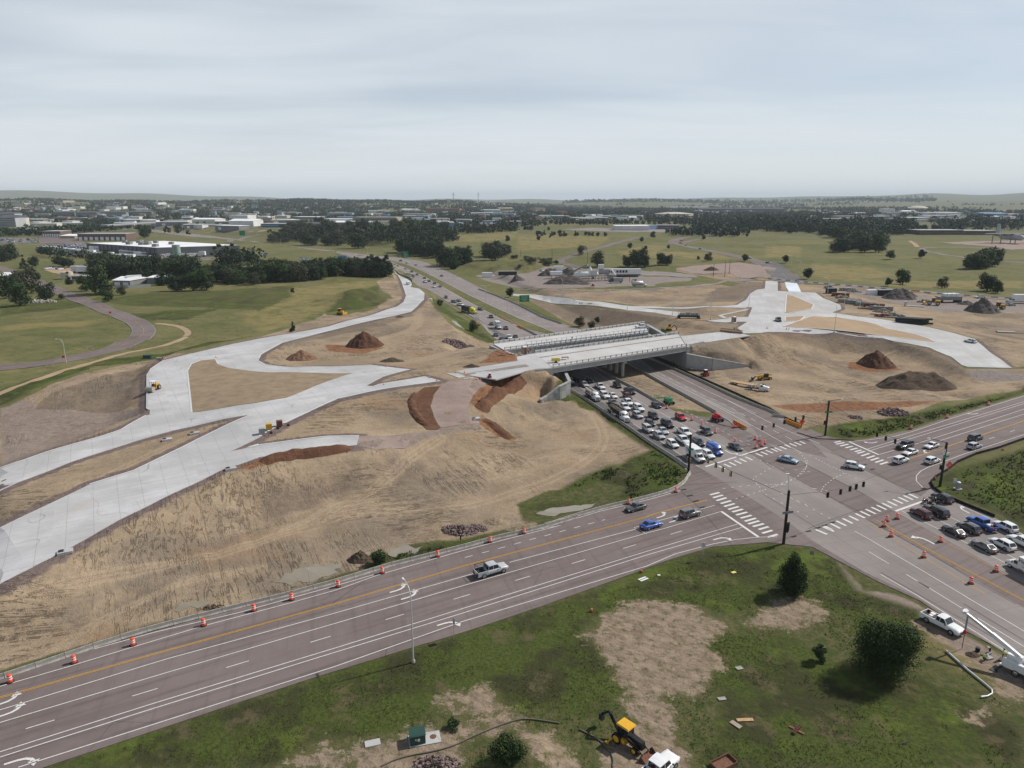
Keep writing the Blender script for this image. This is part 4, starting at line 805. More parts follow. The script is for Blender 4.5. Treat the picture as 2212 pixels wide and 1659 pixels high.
def loft(m,st,mi=0):
    """st: list of (x, [(y,z)...]) half sections from bottom outside to top centre; mirrored"""
    n=len(st[0][1]); V=[]
    for x,h in st:
        full=[(x,y,z) for y,z in h]+[(x,-y,z) for y,z in h[::-1][ (1 if abs(h[-1][0])<1e-6 else 0):]]
        V.append(full)
    k=len(V[0]); vs=[p for r in V for p in r]; fs=[]
    for i in range(len(V)-1):
        for j in range(k-1): fs.append((i*k+j,i*k+j+1,(i+1)*k+j+1,(i+1)*k+j))
        fs.append((i*k+k-1,i*k,(i+1)*k,(i+1)*k+k-1))
    m.add(vs,fs,mi,True); m.add(V[0],[tuple(range(k))],mi); m.add(V[-1],[tuple(range(k))[::-1]],mi)
def inset(P,f):
    c=Vector((0,0,0))
    for p in P: c+=Vector(p)
    c/=len(P); return [Vector(p).lerp(c,f) for p in P]
def car(kind):
    S={'sedan':dict(L=4.75,W=1.83,H=1.44,belt=.94,hood=.84,trunk=.98,A=.95,B=.15,C=-1.05,D=-1.95,wb=2.75,r=.33,g=.19),
       'hatch':dict(L=4.35,W=1.8,H=1.5,belt=.96,hood=.88,trunk=1.0,A=.95,B=.25,C=-1.45,D=-2.1,wb=2.6,r=.33,g=.19),
       'suv':dict(L=4.65,W=1.88,H=1.7,belt=1.08,hood=1.0,trunk=1.1,A=.95,B=.3,C=-1.75,D=-2.2,wb=2.7,r=.37,g=.24),
       'boxsuv':dict(L=4.7,W=1.88,H=1.82,belt=1.15,hood=1.08,trunk=1.15,A=.75,B=.35,C=-2.1,D=-2.3,wb=2.75,r=.39,g=.3),
       'bigsuv':dict(L=5.4,W=2.04,H=1.93,belt=1.25,hood=1.17,trunk=1.25,A=.95,B=.4,C=-2.35,D=-2.65,wb=3.2,r=.41,g=.3),
       'van':dict(L=5.1,W=1.95,H=1.78,belt=1.08,hood=.98,trunk=1.1,A=1.35,B=.55,C=-2.2,D=-2.5,wb=3.0,r=.35,g=.2),
       'pickup':dict(L=5.9,W=2.02,H=1.93,belt=1.2,hood=1.14,trunk=1.2,A=1.15,B=.6,C=-.55,D=-.72,wb=3.7,r=.41,g=.34,bed=1),
       'crew':dict(L=6.0,W=2.04,H=1.95,belt=1.22,hood=1.16,trunk=1.2,A=1.35,B=.8,C=-.85,D=-1.02,wb=3.75,r=.42,g=.36,bed=1)}[kind]
    L,W,H,belt,hood,tr=S['L'],S['W']/2,S['H'],S['belt'],S['hood'],S['trunk']; g=S['g']; r=empty('car' if kind not in('pickup','crew') else 'pickup_truck')
    m=MB(); bed=S.get('bed'); xr=S['D']-.02 if bed else -L/2
    def sec(x,w,zt,low=g): return (x,[(w*.86,low),(w*.97,low+.12),(w,low+.32),(w*.985,zt-.16),(w*.9,zt-.03),(w*.45,zt+.02),(0,zt+.03)])
    st=[]
    if bed:
        f=lambda z:z
        st=[sec(xr,W,belt)]
    else:
        st=[sec(-L/2,W*.86,tr-.28,g+.12),sec(-L/2+.1,W*.93,tr-.06,g+.05),sec(-L/2+.4,W*.985,tr),sec(S['D']+.2,W,max(tr,belt)-.0)]
    st+=[sec(0,W,belt),sec(S['A']-.05,W*.995,belt-.02),sec(S['A']+.25,W*.985,hood+.02),sec(L/2-.55,W*.96,hood-.05),sec(L/2-.2,W*.91,hood-.12,g+.02),sec(L/2-.05,W*.84,hood-.24,g+.06),sec(L/2,W*.74,hood-.36,g+.14)]
    loft(m,st[::-1])
    A,B,C,D=S['A'],S['B'],S['C'],S['D']; b=belt-.02; wt=W*.9; wr=W*.74 if not bed else W*.8
    lo=[(A,wt*.95,b),(B,wr,H-.05),((B+C)/2,wr*1.01,H-.01),(C,wr*.97,H-.06),(D,wt*.93,b)]
    def P(i,s): x,w,z=lo[i]; return Vector((x,s*w,z))
    rc=[Vector((lo[i][0],0,lo[i][2]+.045)) for i in (1,2,3)]
    V=[P(i,1) for i in range(5)]+[P(i,-1) for i in range(5)]+rc
    mid1=Vector(((B+C)/2,wt,b)); mid2=Vector(((B+C)/2,-wt,b))
    V+=[mid1,mid2]
    m.add(V,[(0,5,6,1),(1,6,10),(1,10,11,2),(10,6,7,11),(2,11,12,3),(11,7,8,12),(3,12,8),(3,8,9,4),(0,1,2,13),(13,2,3,4),(5,14,7,6),(14,9,8,7)],0)
    for sx in (-1,1):
        for sy in (-1,1):
            M=Matrix.Translation((sx*S['wb']/2,sy*(W-.005),S['r']))@Matrix.Rotation(-sy*math.pi/2,4,'X'); m.lathe([(S['r']*1.17,-.02),(S['r']*1.17,.016),(S['r']*.3,.018)],16,1,M=M)
    m.box(L/2-.08,0,g+.05,.22,W*1.5,.16,1); m.box(-L/2+.06,0,g+.06,.2,W*1.6,.2,1)
    for sy in (-1,1): m.box(0,sy*(W-.01),g+.02,S['wb']-S['r']*2.3,.03,.14,1)
    body=m.build('body',[M_PAINT,M_TRIM],r)
    if bed:
        m=MB(); x0,x1=-L/2,xr; zb=.78; zt=belt+.02; xm=(x0+x1)/2; l=x1-x0
        m.box(xm,0,g+.08,l,W*1.92,zb-g-.08)
        for sy in (-1,1): m.box(xm,sy*(W-.06),g+.1,l,.12,zt-g-.1)
        m.box(x0+.05,0,g+.12,.1,W*1.98,zt-g-.12); m.box(x1-.04,0,zb,.08,W*1.9,zt-zb)
        m.box(xm,0,zb,l-.2,W*1.76,.02,1); m.box(x0-.06,0,g+.05,.14,W*1.7,.2,2)
        for sy in (-1,1): m.box(xm,sy*(W-.125),zb,l-.2,.01,zt-zb-.03,1)
        for sy in (-1,1):
            M=Matrix.Translation((-S['wb']/2,sy*(W+.004),S['r']))@Matrix.Rotation(-sy*math.pi/2,4,'X'); m.lathe([(S['r']*1.17,-.02),(S['r']*1.17,.016),(S['r']*.3,.018)],16,1,M=M)
        m.build('cargo_bed',[M_PAINT,M_BEDL,M_CHR],r)
    def pane(name,P,off,f=.1):
        P=inset(P,f); n=(P[1]-P[0]).cross(P[2]-P[0]).normalized(); 
        if n.dot(Vector(off))<0: n=-n
        mm=MB(); Q=[p+n*.015 for p in P]; mm.add(P+Q,[tuple(range(len(P),2*len(P)))]+[tuple(range(len(P)))[::-1]]+[(i,(i+1)%len(P),(i+1)%len(P)+len(P),i+len(P)) for i in range(len(P))])
        mm.build(name,M_GLASS,r)
    pane('windshield',[P(0,1),P(0,-1),P(1,-1),P(1,1)],(1,0,1),.09)
    pane('rear_window',[P(4,-1),P(4,1),P(3,1),P(3,-1)],(-1,0,1),.14)
    xm=(B+C)/2+.0
    for s in (1,-1):
        mb_=Vector((xm,s*wt,b)); pane('side_window',[P(0,s)+Vector((-.12,0,0)),P(1,s),P(2,s),mb_],(0,s,0),.12); pane('side_window',[mb_,P(2,s),P(3,s),P(4,s)+Vector((.1,0,0))],(0,s,0),.12)
        mm=MB(); mm.box(L/2-.16,s*W*.7,hood-.36,.26,.36,.16); mm.build('headlight',M_HLT,r)
        mm=MB(); mm.box(-L/2+.05,s*W*.8,tr-.34 if not bed else belt-.45,.16,.26,.2 if not bed else .4); mm.build('tail_light',M_TLT,r)
        mm=MB(); mm.box(A-.18,s*(W+.1),belt-.02,.14,.2,.15); mm.build('mirror',M_TRIM,r)
    mm=MB(); mm.box(L/2-.03,0,g+.28,.1,W*.95,hood-.36-g-.2); mm.build('grille',M_TRIM,r)
    mm=MB(); mm.box(-L/2-.02,0,g+.35,.04,.32,.16); mm.build('number_plate',M_SWHT,r)
    for sx in (-1,1):
        for sy in (-1,1): wheel(r,sx*S['wb']/2,sy*(W-.1),S['r'])
    return r
PROTO={}
EXTRAS=[]
CL=dict(white=(.72,.73,.73),silver=(.42,.44,.46),grey=(.14,.145,.15),dgrey=(.06,.063,.066),black=(.015,.015,.017),navy=(.012,.018,.04),blue=(.015,.09,.4),red=(.5,.012,.015),maroon=(.09,.012,.014),bgrey=(.2,.26,.33),green=(.05,.06,.055),lblue=(.3,.4,.52),yellow=(.7,.62,.02),tan=(.3,.25,.2))
def setcol(o,c):
    o.color=(*CL[c],1)
    for k in o.children: setcol(k,c)
def park(s,kind,colr,hd,label,group=None,z=0.0,surf=None,scale=1.06,extra=None):
    p=pts(s)[0]
    if surf=='t': gx,gy,gz=GT(*p,.7)
    else: gx,gy=G(*p,z+.7); gz=z
    if kind not in PROTO: PROTO[kind]=car(kind); o=PROTO[kind]
    else: o=copy_tree(PROTO[kind])
    o.location=(gx,gy,gz+.05); o.rotation_euler=(0,0,hd); o.scale=(scale,)*3; setcol(o,colr)
    cat={'pickup':'pickup truck','crew':'pickup truck','van':'van'}.get(kind,'car'); tag(o,label,cat,group)
    if group is None and 'group' in o: del o['group']
    if extra: EXTRAS.append((extra,o,kind))
    return o
def roofrack(o,k):
    m=MB(); 
    for x in (.3,-.5,-1.3): m.box(x,0,1.78,.06,1.3,.05)
    for s in (-1,1): m.box(-.5,s*.6,1.74,1.9,.05,.06)
    m.build('roof_rack',M_TRIM,o)
def ladder(o,k):
    m=MB()
    for x in (-2.7,-1.0):
        for s in (-1,1): m.bar((x,s*.85,1.2),(x,s*.85,2.05),.06)
        m.bar((x,-.85,2.05),(x,.85,2.05),.06)
    for s in (-1,1): m.bar((-2.8,s*.85,2.05),(-.9,s*.85,2.05),.06)
    m.build('ladder_rack',M_TRIM,o)
def cargo(o,k):
    m=MB(); m.box(-1.7,.3,.8,.7,.6,.5); m.box(-1.6,-.35,.8,.5,.5,.45); m.build('toolbox',M_SWHT,o); m=MB(); m.lathe([(.18,0),(.03,.6)],8,c=(-2.0,0,1.0)); m.build('cone',M_SORG,o)
SB,NBH,EB,WB=HD,HD+math.pi,RD,RD+math.pi
QG='queued traffic facing the camera'
for a in (('m 192,272','pickup','white',SB,'white pickup beside the wing wall, last before the bridge shade',ladder),('m 290,252','sedan','black',SB,'black sedan in the bridge shadow at the rear of the queue'),('m 470,260','boxsuv','black',SB,'black off-roader just out of the bridge shadow'),('m 405,322','suv','silver',SB,'silver estate with roof rails behind the tanker truck',roofrack),
 ('m 628,352','pickup','white',SB,'white pickup with an overhead ladder rack behind the white queue',ladder),('m 875,332','suv','black',SB,'black SUV alongside the left median barrier'),('m 1052,418','crew','black',SB,'black pickup nearest the left median barrier'),('m 692,480','bigsuv','white',SB,'white full-size pickup-nosed car right of the tanker truck'),
 ('m 812,477','sedan','white',SB,'white compact sedan in the middle of the queue'),('m 1020,487','suv','maroon',SB,'dark red crossover with its headlights showing'),('m 818,572','sedan','grey',SB,'grey sedan hidden behind the dump trailer'),('m 1022,578','crew','white',SB,'white work pickup behind the large white SUV'),
 ('m 972,645','crew','white',SB,'white pickup beside the dump truck cab'),('m 1178,662','bigsuv','white',SB,'large white SUV in the middle of the queue'),('m 1165,760','suv','silver',SB,'silver SUV to the right of the dump truck cab'),('m 1390,770','boxsuv','black',SB,'black square SUV ahead of the large white SUV'),
 ('m 1342,868','hatch','black',SB,'black hatchback with bright headlamps'),('m 1430,615','hatch','black',SB,'black hatchback next to the end of the median barrier'),('m 1588,885','bigsuv','black',SB,'large black SUV in the third lane of the queue'),('m 1780,790','boxsuv','red',SB,'red off-roader with a black top'),
 ('m 1312,958','boxsuv','silver',SB,'silver off-roader with a hood scoop'),('m 1525,978','sedan','silver',SB,'pale silver sedan with a dark roof pane'),('m 1470,1050','suv','silver',SB,'silver crossover behind the white crossover'),('m 1830,1005','crew','white',SB,'white pickup with an empty bed, third lane'),
 ('m 2145,992','boxsuv','dgrey',SB,'charcoal SUV behind the signal arm'),('m 1662,1170','suv','white',SB,'white crossover in the left lane behind the box truck'),('m 1805,1117','crew','white',SB,'white pickup with a dark roof rack behind the box truck',roofrack),('n 370,592','suv','navy',SB,'dark navy crossover behind the blue van'),
 ('n 508,768','suv','white',SB,'white SUV between the box truck and the blue van'),('n 905,652','sedan','green',SB,'dark grey-green sedan alone at the stop line')): park(a[0],a[1],a[2],a[3],a[4],QG,extra=a[5] if len(a)>5 else None)
o=park('C 545,147','sedan','lblue',math.radians(-42),'pale blue-silver sedan crossing the junction'); o=park('C 1955,290','suv','white',math.radians(-30),'white crossover driving through the middle of the junction')
park('h 435,286','suv','silver',SB,'silver SUV half hidden under the nearest bridge',QG); park('h 497,270','crew','black',SB,'black pickup half hidden under the nearest bridge',QG)
for a in (('o 512,458','bigsuv','black',WB,'black full-size SUV waiting on the right leg'),('o 590,545','sedan','white',WB,'white sedan waiting next to the black SUV on the right leg'),('o 892,452','sedan','white',WB,'white sedan with a dark bumper, second in line on the right leg'),('o 455,665','boxsuv','white',EB,'older white SUV leaving toward the right edge'),
 ('o 903,668','suv','white',EB,'white crossover passing the right signal pole'),('o 1522,340','van','dgrey',EB,'dark grey minivan driving away on the right leg'),('o 1505,462','suv','silver',EB,'silver crossover beside the dark minivan'),
 ('p 1045,278','suv','black',NBH,'black SUV in the kerb lane beside the motorcycles'),('p 745,497','suv','maroon',NBH,'dark red SUV first at the right stop line'),('p 955,472','bigsuv','black',NBH,'black SUV with roof rails second from the stop line'),('x 545,633','sedan','black',NBH,'black sedan with a rear spoiler waiting on the right'),
 ('x 898,560','suv','dgrey',NBH,'dark SUV between the black sedan and blue pickup'),('x 1215,468','crew','blue',NBH,'bright blue pickup with tools in its bed'),('x 1762,528','suv','white',NBH,'white small SUV with a black roof by the verge'),('x 1265,985','sedan','grey',NBH,'grey sedan at the back of the right queue'),
 ('x 1697,945','suv','white',NBH,'white crossover beside the grey sedan'),('p 2215,925','crew','white',NBH,'white crew pickup cut by the right edge of the picture'),
 ('k 1190,348','crew','silver',EB,'silver pickup with a ladder frame on the near road'),('h 1012,1462','sedan','dgrey',WB,'dark grey sedan on the near road by the concrete barriers'),('h 1148,1610','sedan','blue',EB,'bright blue sedan on the near road'),('h 1478,1517','boxsuv','grey',EB,'grey boxy hatchback on the near road by the crosswalk'),
 ('q 680,592','pickup','white',math.radians(-62),'white pickup parked on the verge beside the highway')):
    park(*a,extra=cargo if a[0] in('x 1215,468','q 680,592') else (ladder if 'ladder frame' in a[4] else None))
o=park('v 1470,1320','crew','white',math.radians(43),'white car at the bottom edge beside the backhoe bucket')
def nearhd(s,P,rev=False):
    g=G(*pts(s)[0],.7); best=min(range(len(P)-1),key=lambda i:math.dist(g,((P[i][0]+P[i+1][0])/2,(P[i][1]+P[i+1][1])/2))); a,b=P[best],P[best+1]; h=math.atan2(b[1]-a[1],b[0]-a[0]); return h+(math.pi if rev else 0)
SBL=gpoly('b 20,612 325,635 660,660 900,712 1150,750 1300,830 1560,940 1710,1100 1900,1140 2120,1290 2212,1360')
lst=[('B 797,615','suv','dgrey'),('B 895,670','suv','dgrey'),('B 957,658','sedan','grey'),('B 978,710','crew','white'),('B 1230,765','suv','dgrey'),('B 1365,860','suv','dgrey'),('B 1550,1003','suv','dgrey'),('B 1372,948','sedan','dgrey'),('B 1425,1087','sedan','dgrey'),('B 1497,1140','sedan','dgrey'),('B 1590,1124','crew','white'),('B 1672,1110','sedan','black'),
 ('B 727,476','crew','tan'),('B 650,485','suv','white'),('B 653,442','suv','dgrey'),('B 525,378','suv','black'),('B 583,409','sedan','black'),('B 532,421','crew','white'),('B 432,329','sedan','dgrey'),('B 387,372','suv','grey'),('B 382,343','sedan','dgrey'),('B 352,321','suv','white'),('B 313,331','suv','dgrey'),('B 365,294','suv','black'),('B 285,261','sedan','grey'),('B 190,223','sedan','dgrey'),('B 148,206','sedan','black')]
for i,(s,k,c) in enumerate(lst):
    cn={'dgrey':'dark','tan':'tan','black':'black','white':'white','grey':'grey'}[c]; kn={'suv':'SUV','sedan':'sedan','crew':'pickup'}[k]
    park(s,k,c,nearhd(s,SBL),'%s %s approaching the bridges on the highway, number %d counting back from them'%(cn,kn,[6,0][0] and i+1 or sorted(range(len(lst)),key=lambda j:-pts(lst[j][0])[0][1]).index(i)+1),'traffic approaching the bridges')
for i,(s,k,c) in enumerate((('B 740,344','sedan','dgrey'),('B 417,208','van','white'),('B 307,181','suv','white'),('B 225,156','suv','maroon'))): park(s,k,c,nearhd(s,SBL,True),'%s driving away on the far carriageway beyond the bridges'%{'dgrey':'dark sedan','maroon':'dark red SUV'}.get(c,'white minivan' if k=='van' else 'white SUV'),'cars leaving on the far carriageway')
for s,k,c in (('b 225,607','sedan','dgrey'),('b 362,622','suv','black'),('b 497,637','sedan','dgrey'),('b 445,651','suv','grey'),('b 548,661','suv','dgrey'),('b 325,636','crew','white'),('b 660,652','sedan','dgrey'),('b 682,673','crew','white'),('b 765,690','suv','grey'),('b 825,691','suv','dgrey'),('b 20,613','suv','white'),('b 85,626','sedan','silver')): park(s,k,c,nearhd(s,SBL),'small car far up the highway beyond the trees','distant cars far up the highway')
for s,k,c in (('c 1408,554','suv','dgrey'),('c 1404,576','crew','grey'),('c 1449,596','suv','silver'),('c 1567,624','suv','dgrey'),('c 1989,703','suv','dgrey'),('c 1939,686','sedan','black'),('c 2145,741','sedan','dgrey'),('d 22,741','sedan','maroon')): park(s,k,c,math.radians(-60),'small car on the winding mauve road in the fields','cars on the winding field road',surf='t')
park('s 375,418','crew','white',math.radians(200),'white pickup parked on the right end of the rear bridge',z=9.0); park('d 112,1232','crew','dgrey',math.radians(-100),'dark pickup on the wide new concrete pad',surf='t'); park('d 1753,1414','suv','white',math.radians(120),'white SUV with its tailgate open on the far right ramp',surf='t')
park('u 1545,274','crew','white',math.radians(170),'white pickup on the detour road behind the stockpiles',surf='t'); park('B 1375,350','crew','white',math.radians(-60),'white pickup beside the box trailer in the gravel yard',surf='t'); park('B 2000,280','suv','white',math.radians(-60),'white SUV at the edge of the gravel yard',surf='t'); park('t 645,262','crew','silver',math.radians(10),'silver pickup parked behind the gravel heaps',surf='t'); park('d 545,955','crew','dgrey',math.radians(0),'dark pickup by the first lamp in the storage yard',surf='t')
for f_,o_,k_ in EXTRAS: f_(o_,k_)
def boxm(*a,**k): m=MB(); m.box(*a,**k); return m
def truckcab(r,x,w,paint,hood=True,h=2.9):
    """conventional tractor cab, front at +x"""
    m=MB(); e=empty('cab',(0,0,0),parent=r) if False else r
    loft(m,[(x+2.2,[(w*.7,.6),(w*.72,1.0),(w*.68,1.55),(w*.4,1.7),(0,1.72)]),(x+2.0,[(w*.78,.55),(w*.8,1.1),(w*.74,1.75),(w*.45,1.85),(0,1.87)]),(x+.6,[(w*.82,.6),(w*.84,1.2),(w*.8,1.85),(w*.5,2.0),(0,2.02)])])
    loft(m,[(x+.7,[(w*.9,.7),(w*.92,1.3),(w*.9,1.95),(w*.5,1.98),(0,1.99)]),(x+.25,[(w*.92,.7),(w*.94,1.3),(w*.9,2.0),(w*.8,h-.15),(0,h)]),(x-1.0,[(w*.94,.7),(w*.95,1.3),(w*.93,2.0),(w*.86,h),(0,h+.12)])])
    m.build('cab',paint,r)
    m=MB(); m.add([(x+.74,-w*.78,1.98),(x+.74,w*.78,1.98),(x+.33,w*.72,h-.25),(x+.33,-w*.72,h-.25)],[(0,1,2,3)]); m.build('windshield',M_GLASS,r)
    for s in (-1,1):
        m=MB(); m.box(x-.28,s*w*.93,1.75,.75,.03,.75); m.build('side_window',M_GLASS,r); m=MB(); m.box(x+2.08,s*w*.68,1.05,.2,.4,.28); m.build('headlight',M_HLT,r); m=MB(); m.box(x+.35,s*(w+.28),1.8,.12,.25,.7); m.build('mirror',M_TRIM,r)
        m=MB(); m.tube([(x-1.12,s*w*.8,.9),(x-1.12,s*w*.8,h+.7)],.08,8); m.build('exhaust_stack',M_CHR,r)
    m=MB(); m.box(x+2.2,0,.85,.08,w*1.05,.78); m.build('grille',M_CHR,r); m=MB(); m.box(x+2.3,0,.4,.25,w*1.8,.38); m.build('bumper',M_CHR,r)
def axle(r,x,w,rad=.5,dual=False,rm=None):
    for s in (-1,1): wheel(r,x,s*(w-.16),rad,.55 if dual else .3,rm=rm or M_CHR)
def place(r,s,hd,label,cat,z=0.0,surf=None,group=None,up=1.2):
    p=pts(s)[0]
    if surf=='t': g=GT(*p,up)
    else: g=(*G(*p,z+up),z)
    r.location=(g[0],g[1],g[2]+.05); r.rotation_euler=(0,0,hd); tag(r,label,cat,group); return r
r=empty('dump_truck'); w=1.22; truckcab(r,3.6,w,M_TRUCKW); boxm(.5,0,.75,7.5,.9,.3).build('frame',M_CHAS,r)
for x in (5.2,1.4,.1): axle(r,x,w,.52,x<3)
for x in (-5.4,-6.7): axle(r,x,w,.52,True)
m=MB(); N_=14
def tubsec(x,rr,zc): return [(x,rr*math.cos(math.pi*k/N_),zc-rr*math.sin(math.pi*k/N_)) for k in range(N_+1)]
sx=[(2.3,1.0,2.75),(1.8,1.22,2.75),(-6.6,1.22,2.6),(-7.3,1.05,2.75)]
V=[p for a in sx for p in tubsec(*a)]; k=N_+1; m.add(V,[(i*k+j,(i+1)*k+j,(i+1)*k+j+1,i*k+j+1) for i in range(3) for j in range(N_)],0,True); m.add(tubsec(*sx[0]),[tuple(range(k))]); m.add(tubsec(*sx[3]),[tuple(range(k))[::-1]])
for s in (-1,1): m.bar((2.1,s*1.22,2.75),(-7.0,s*1.22,2.65),.12,.12)
m.build('trailer_tub',M_CHAS,r); boxm(-3.2,0,.9,7.2,.8,.3).build('trailer_frame',M_CHAS,r)
m=MB(); n=14; V=[]; 
for i in range(n+1):
    for j in range(6): V.append((1.9-8.4*i/n,-1.05+2.1*j/5,2.45+.28*math.sin(j/5*math.pi)+random.uniform(-.1,.12)))
m.add(V,[(i*6+j,(i+1)*6+j,(i+1)*6+j+1,i*6+j+1) for i in range(n) for j in range(5)]); m.build('soil_load',M_BRP,r)
place(r,'m 905,740',SB,'white dump truck hauling a black rounded trailer of soil','dump truck',up=1.3)
r=empty('tanker_truck'); truckcab(r,2.2,1.18,M_TRUCKW,h=2.7); boxm(-1,0,.75,8.2,.9,.3).build('frame',M_CHAS,r)
for x in (3.7,-2.6,-3.9): axle(r,x,1.18,.5,x<0)
m=MB(); m.box(-2.1,0,1.1,6.0,2.3,1.75,ty=.82); m.build('tank',flat('tank_white_red',(.6,.58,.57),.4,var=.05),r)
for s in (-1,1):
    m=MB(); 
    for k,(x,z,rr) in enumerate(((-3.9,1.7,.55),(-3.1,1.9,.6),(-2.3,1.8,.5),(-1.4,2.0,.6),(-.6,1.7,.45))): m.add([(x+rr*math.cos(a)*1.1,s*(1.165-.11*(z-1.1+rr*.7*math.sin(a))),z+rr*.7*math.sin(a)) for a in [q*math.pi/5 for q in range(10)]],[tuple(range(10)) if s<0 else tuple(range(10))[::-1]])
    m.build('mural',flat('mural_red',(.35,.02,.03),.5,var=.5,scale=2),r); m=MB(); m.box(-2.1,s*1.16,1.02,6.0,.06,.28); m.build('skirt',M_CHAS,r)
m=MB(); 
for x in (-4.2,-2.9,-1.6,-.3): m.lathe([(.35,2.85),(.3,2.98)],10,c=(x,0,0))
m.box(-2.1,-.45,2.86,5.6,.06,.12); m.box(-2.1,.45,2.86,5.6,.06,.12); m.build('hatch',M_CHAS,r)
place(r,'m 530,472',SB,'white tanker truck with a red mural on its side','tanker truck',up=1.3)
def boxtruck(boxlen,paint,boxmat,text=None,side=None,cab='van',h=3.3):
    r=empty('box_truck'); w=1.1; x=boxlen/2
    m=MB(); st=lambda xx,ww,zt,lo=.45:(xx,[(ww*.9,lo),(ww,lo+.3),(ww*.97,zt-.15),(ww*.8,zt),(0,zt+.04)])
    loft(m,[st(x+2.35,w*.8,1.05),st(x+2.2,w*.88,1.25),st(x+1.3,w*.93,1.45)]); loft(m,[st(x+1.35,w*.93,1.42),st(x+.6,w*.9,2.2),st(x-.1,w*.92,2.25)]); m.build('cab',paint,r)
    m=MB(); m.add([(x+1.36,-w*.75,1.5),(x+1.36,w*.75,1.5),(x+.68,w*.68,2.14),(x+.68,-w*.68,2.14)],[(0,1,2,3)]); m.build('windshield',M_GLASS,r)
    for s in (-1,1): boxm(x+.45,s*w*.935,1.35,.8,.03,.6).build('side_window',M_GLASS,r); boxm(x+2.25,s*w*.66,.95,.2,.36,.2).build('headlight',M_HLT,r); boxm(x+1.0,s*(w+.2),1.4,.1,.2,.4).build('mirror',M_TRIM,r)
    boxm(x+2.33,0,.75,.08,w*1.2,.35).build('grille',M_TRIM,r); boxm(x+2.38,0,.42,.2,w*1.8,.28).build('bumper',M_TRIM,r)
    boxm(0,0,.95,boxlen,2.4,h-.95).build('cargo_box',boxmat,r); boxm(0,0,.6,boxlen,.9,.35).build('frame',M_CHAS,r)
    axle(r,x+1.5,1.08,.38); axle(r,-boxlen*.28,1.1,.38,True)
    if text:
        for tx,sz,loc,rot,mt in text:
            o=text_mesh(tx,sz,mt,parent=r,ext=.006); o.matrix_local=Matrix.Translation(loc)@rot
    return r
RX=Matrix.Rotation(math.pi/2,4,'Z')@Matrix.Rotation(math.pi/2,4,'X'); RYn=Matrix.Rotation(math.pi/2,4,'X'); RYp=Matrix.Rotation(math.pi,4,'Z')@Matrix.Rotation(math.pi/2,4,'X')
M_SBLU=flat('logo_blue',(.03,.08,.35),.5,var=.05)
r=boxtruck(5.0,M_TRUCKW,M_TRUCKW,[('PENSKE',.5,(2.53,0,2.85),RX,M_SBLK),('Truck Rental',.2,(2.53,0,2.5),RX,M_SBLK),('PENSKE',.62,(-.9,-1.22,2.3),RYn,M_SBLU),('Truck Rental',.3,(-.9,-1.22,1.7),RYn,M_SBLU)],h=3.2); place(r,'n 300,752',SB,'white rental box truck at the head of the left lane','box truck')
r=boxtruck(6.0,M_TRUCKW,M_TRUCKW,[('Hertz',1.0,(1.7,1.22,2.45),RYp,M_SBLK),('Truck Rental',.28,(1.4,1.22,1.6),RYp,M_SBLU)],h=3.1); 
g=G(*pts('p 1985,1195')[0],.9); c_,s_=math.cos(NBH),math.sin(NBH); r.location=(g[0]-c_*5.0+.9*s_,g[1]-s_*5.0-.9*c_,.05); r.rotation_euler=(0,0,NBH); tag(r,'white rental box van cut off by the right edge','box truck')
r=boxtruck(5.6,M_TRUCKW,flat('box_pale_grey',(.5,.53,.56),.5,var=.05),h=3.7); place(r,'B 1445,968',nearhd('B 1445,968',SBL),'tall pale grey box truck approaching the rear bridge','box truck',up=1.6)
r=empty('delivery_van'); m=MB(); st=lambda xx,ww,zt,lo=.35:(xx,[(ww*.9,lo),(ww,lo+.3),(ww,1.25),(ww*.86,zt-.08),(ww*.7,zt),(0,zt+.05)]); s2=lambda xx,ww,zt,lo=.35:(xx,[(ww*.88,lo),(ww*.98,lo+.25),(ww*.97,zt-.25),(ww*.85,zt-.1),(ww*.6,zt),(0,zt+.03)])
loft(m,[s2(2.95,.75,.95,.45),s2(2.8,.9,1.12),s2(2.1,.99,1.3),s2(1.95,1.0,1.4),st(1.25,1.02,2.55),st(-2.9,1.02,2.62),st(-3.0,.97,2.5)]); m.build('body',[M_PAINT,M_TRIM],r)
m=MB(); m.add([(2.0,-.82,1.42),(2.0,.82,1.42),(1.36,.8,2.35),(1.36,-.8,2.35)],[(0,1,2,3)]); m.build('windshield',M_GLASS,r)
for s in (-1,1): boxm(1.15,s*1.0,1.35,.85,.05,.6,ty=.9).build('side_window',M_GLASS,r); boxm(2.75,s*.72,.85,.25,.35,.25).build('headlight',M_HLT,r); boxm(-2.98,s*.85,1.0,.1,.16,.6).build('tail_light',M_TLT,r); boxm(1.7,s*1.15,1.35,.12,.2,.32).build('mirror',M_TRIM,r)
boxm(2.93,0,.5,.1,1.3,.38).build('grille',M_TRIM,r)
o=text_mesh('ELECTRIC',.3,M_SWHT,parent=r,ext=.004); o.matrix_local=Matrix.Translation((1.22,0,2.6))@RX@Matrix.Rotation(-.35,4,'X')
m=MB(); m.bar((-2.6,-1.035,1.9),(.6,-1.035,1.9),.01,.1); m.bar((-2.6,-1.035,.95),(1.8,-1.035,.85),.01,.07); m.build('side_stripe',M_SWHT,r)
for x in (1.95,-1.85): axle(r,x,1.02,.36,rm=M_RIM)
setcol(r,'blue'); place(r,'n 607,690',SB,'bright blue high-roof delivery van near the stop line','van',up=1.2)
r=empty('semi_truck'); M_YT=flat('truck_yellow',(.66,.6,.03),.35,var=.04); truckcab(r,4.6,1.2,M_YT,h=3.0)
m=MB(); m.box(2.6,0,.9,2.2,2.35,2.7,tx=.8); m.build('sleeper',M_YT,r); boxm(.2,0,.75,6.5,.9,.3).build('frame',M_CHAS,r)
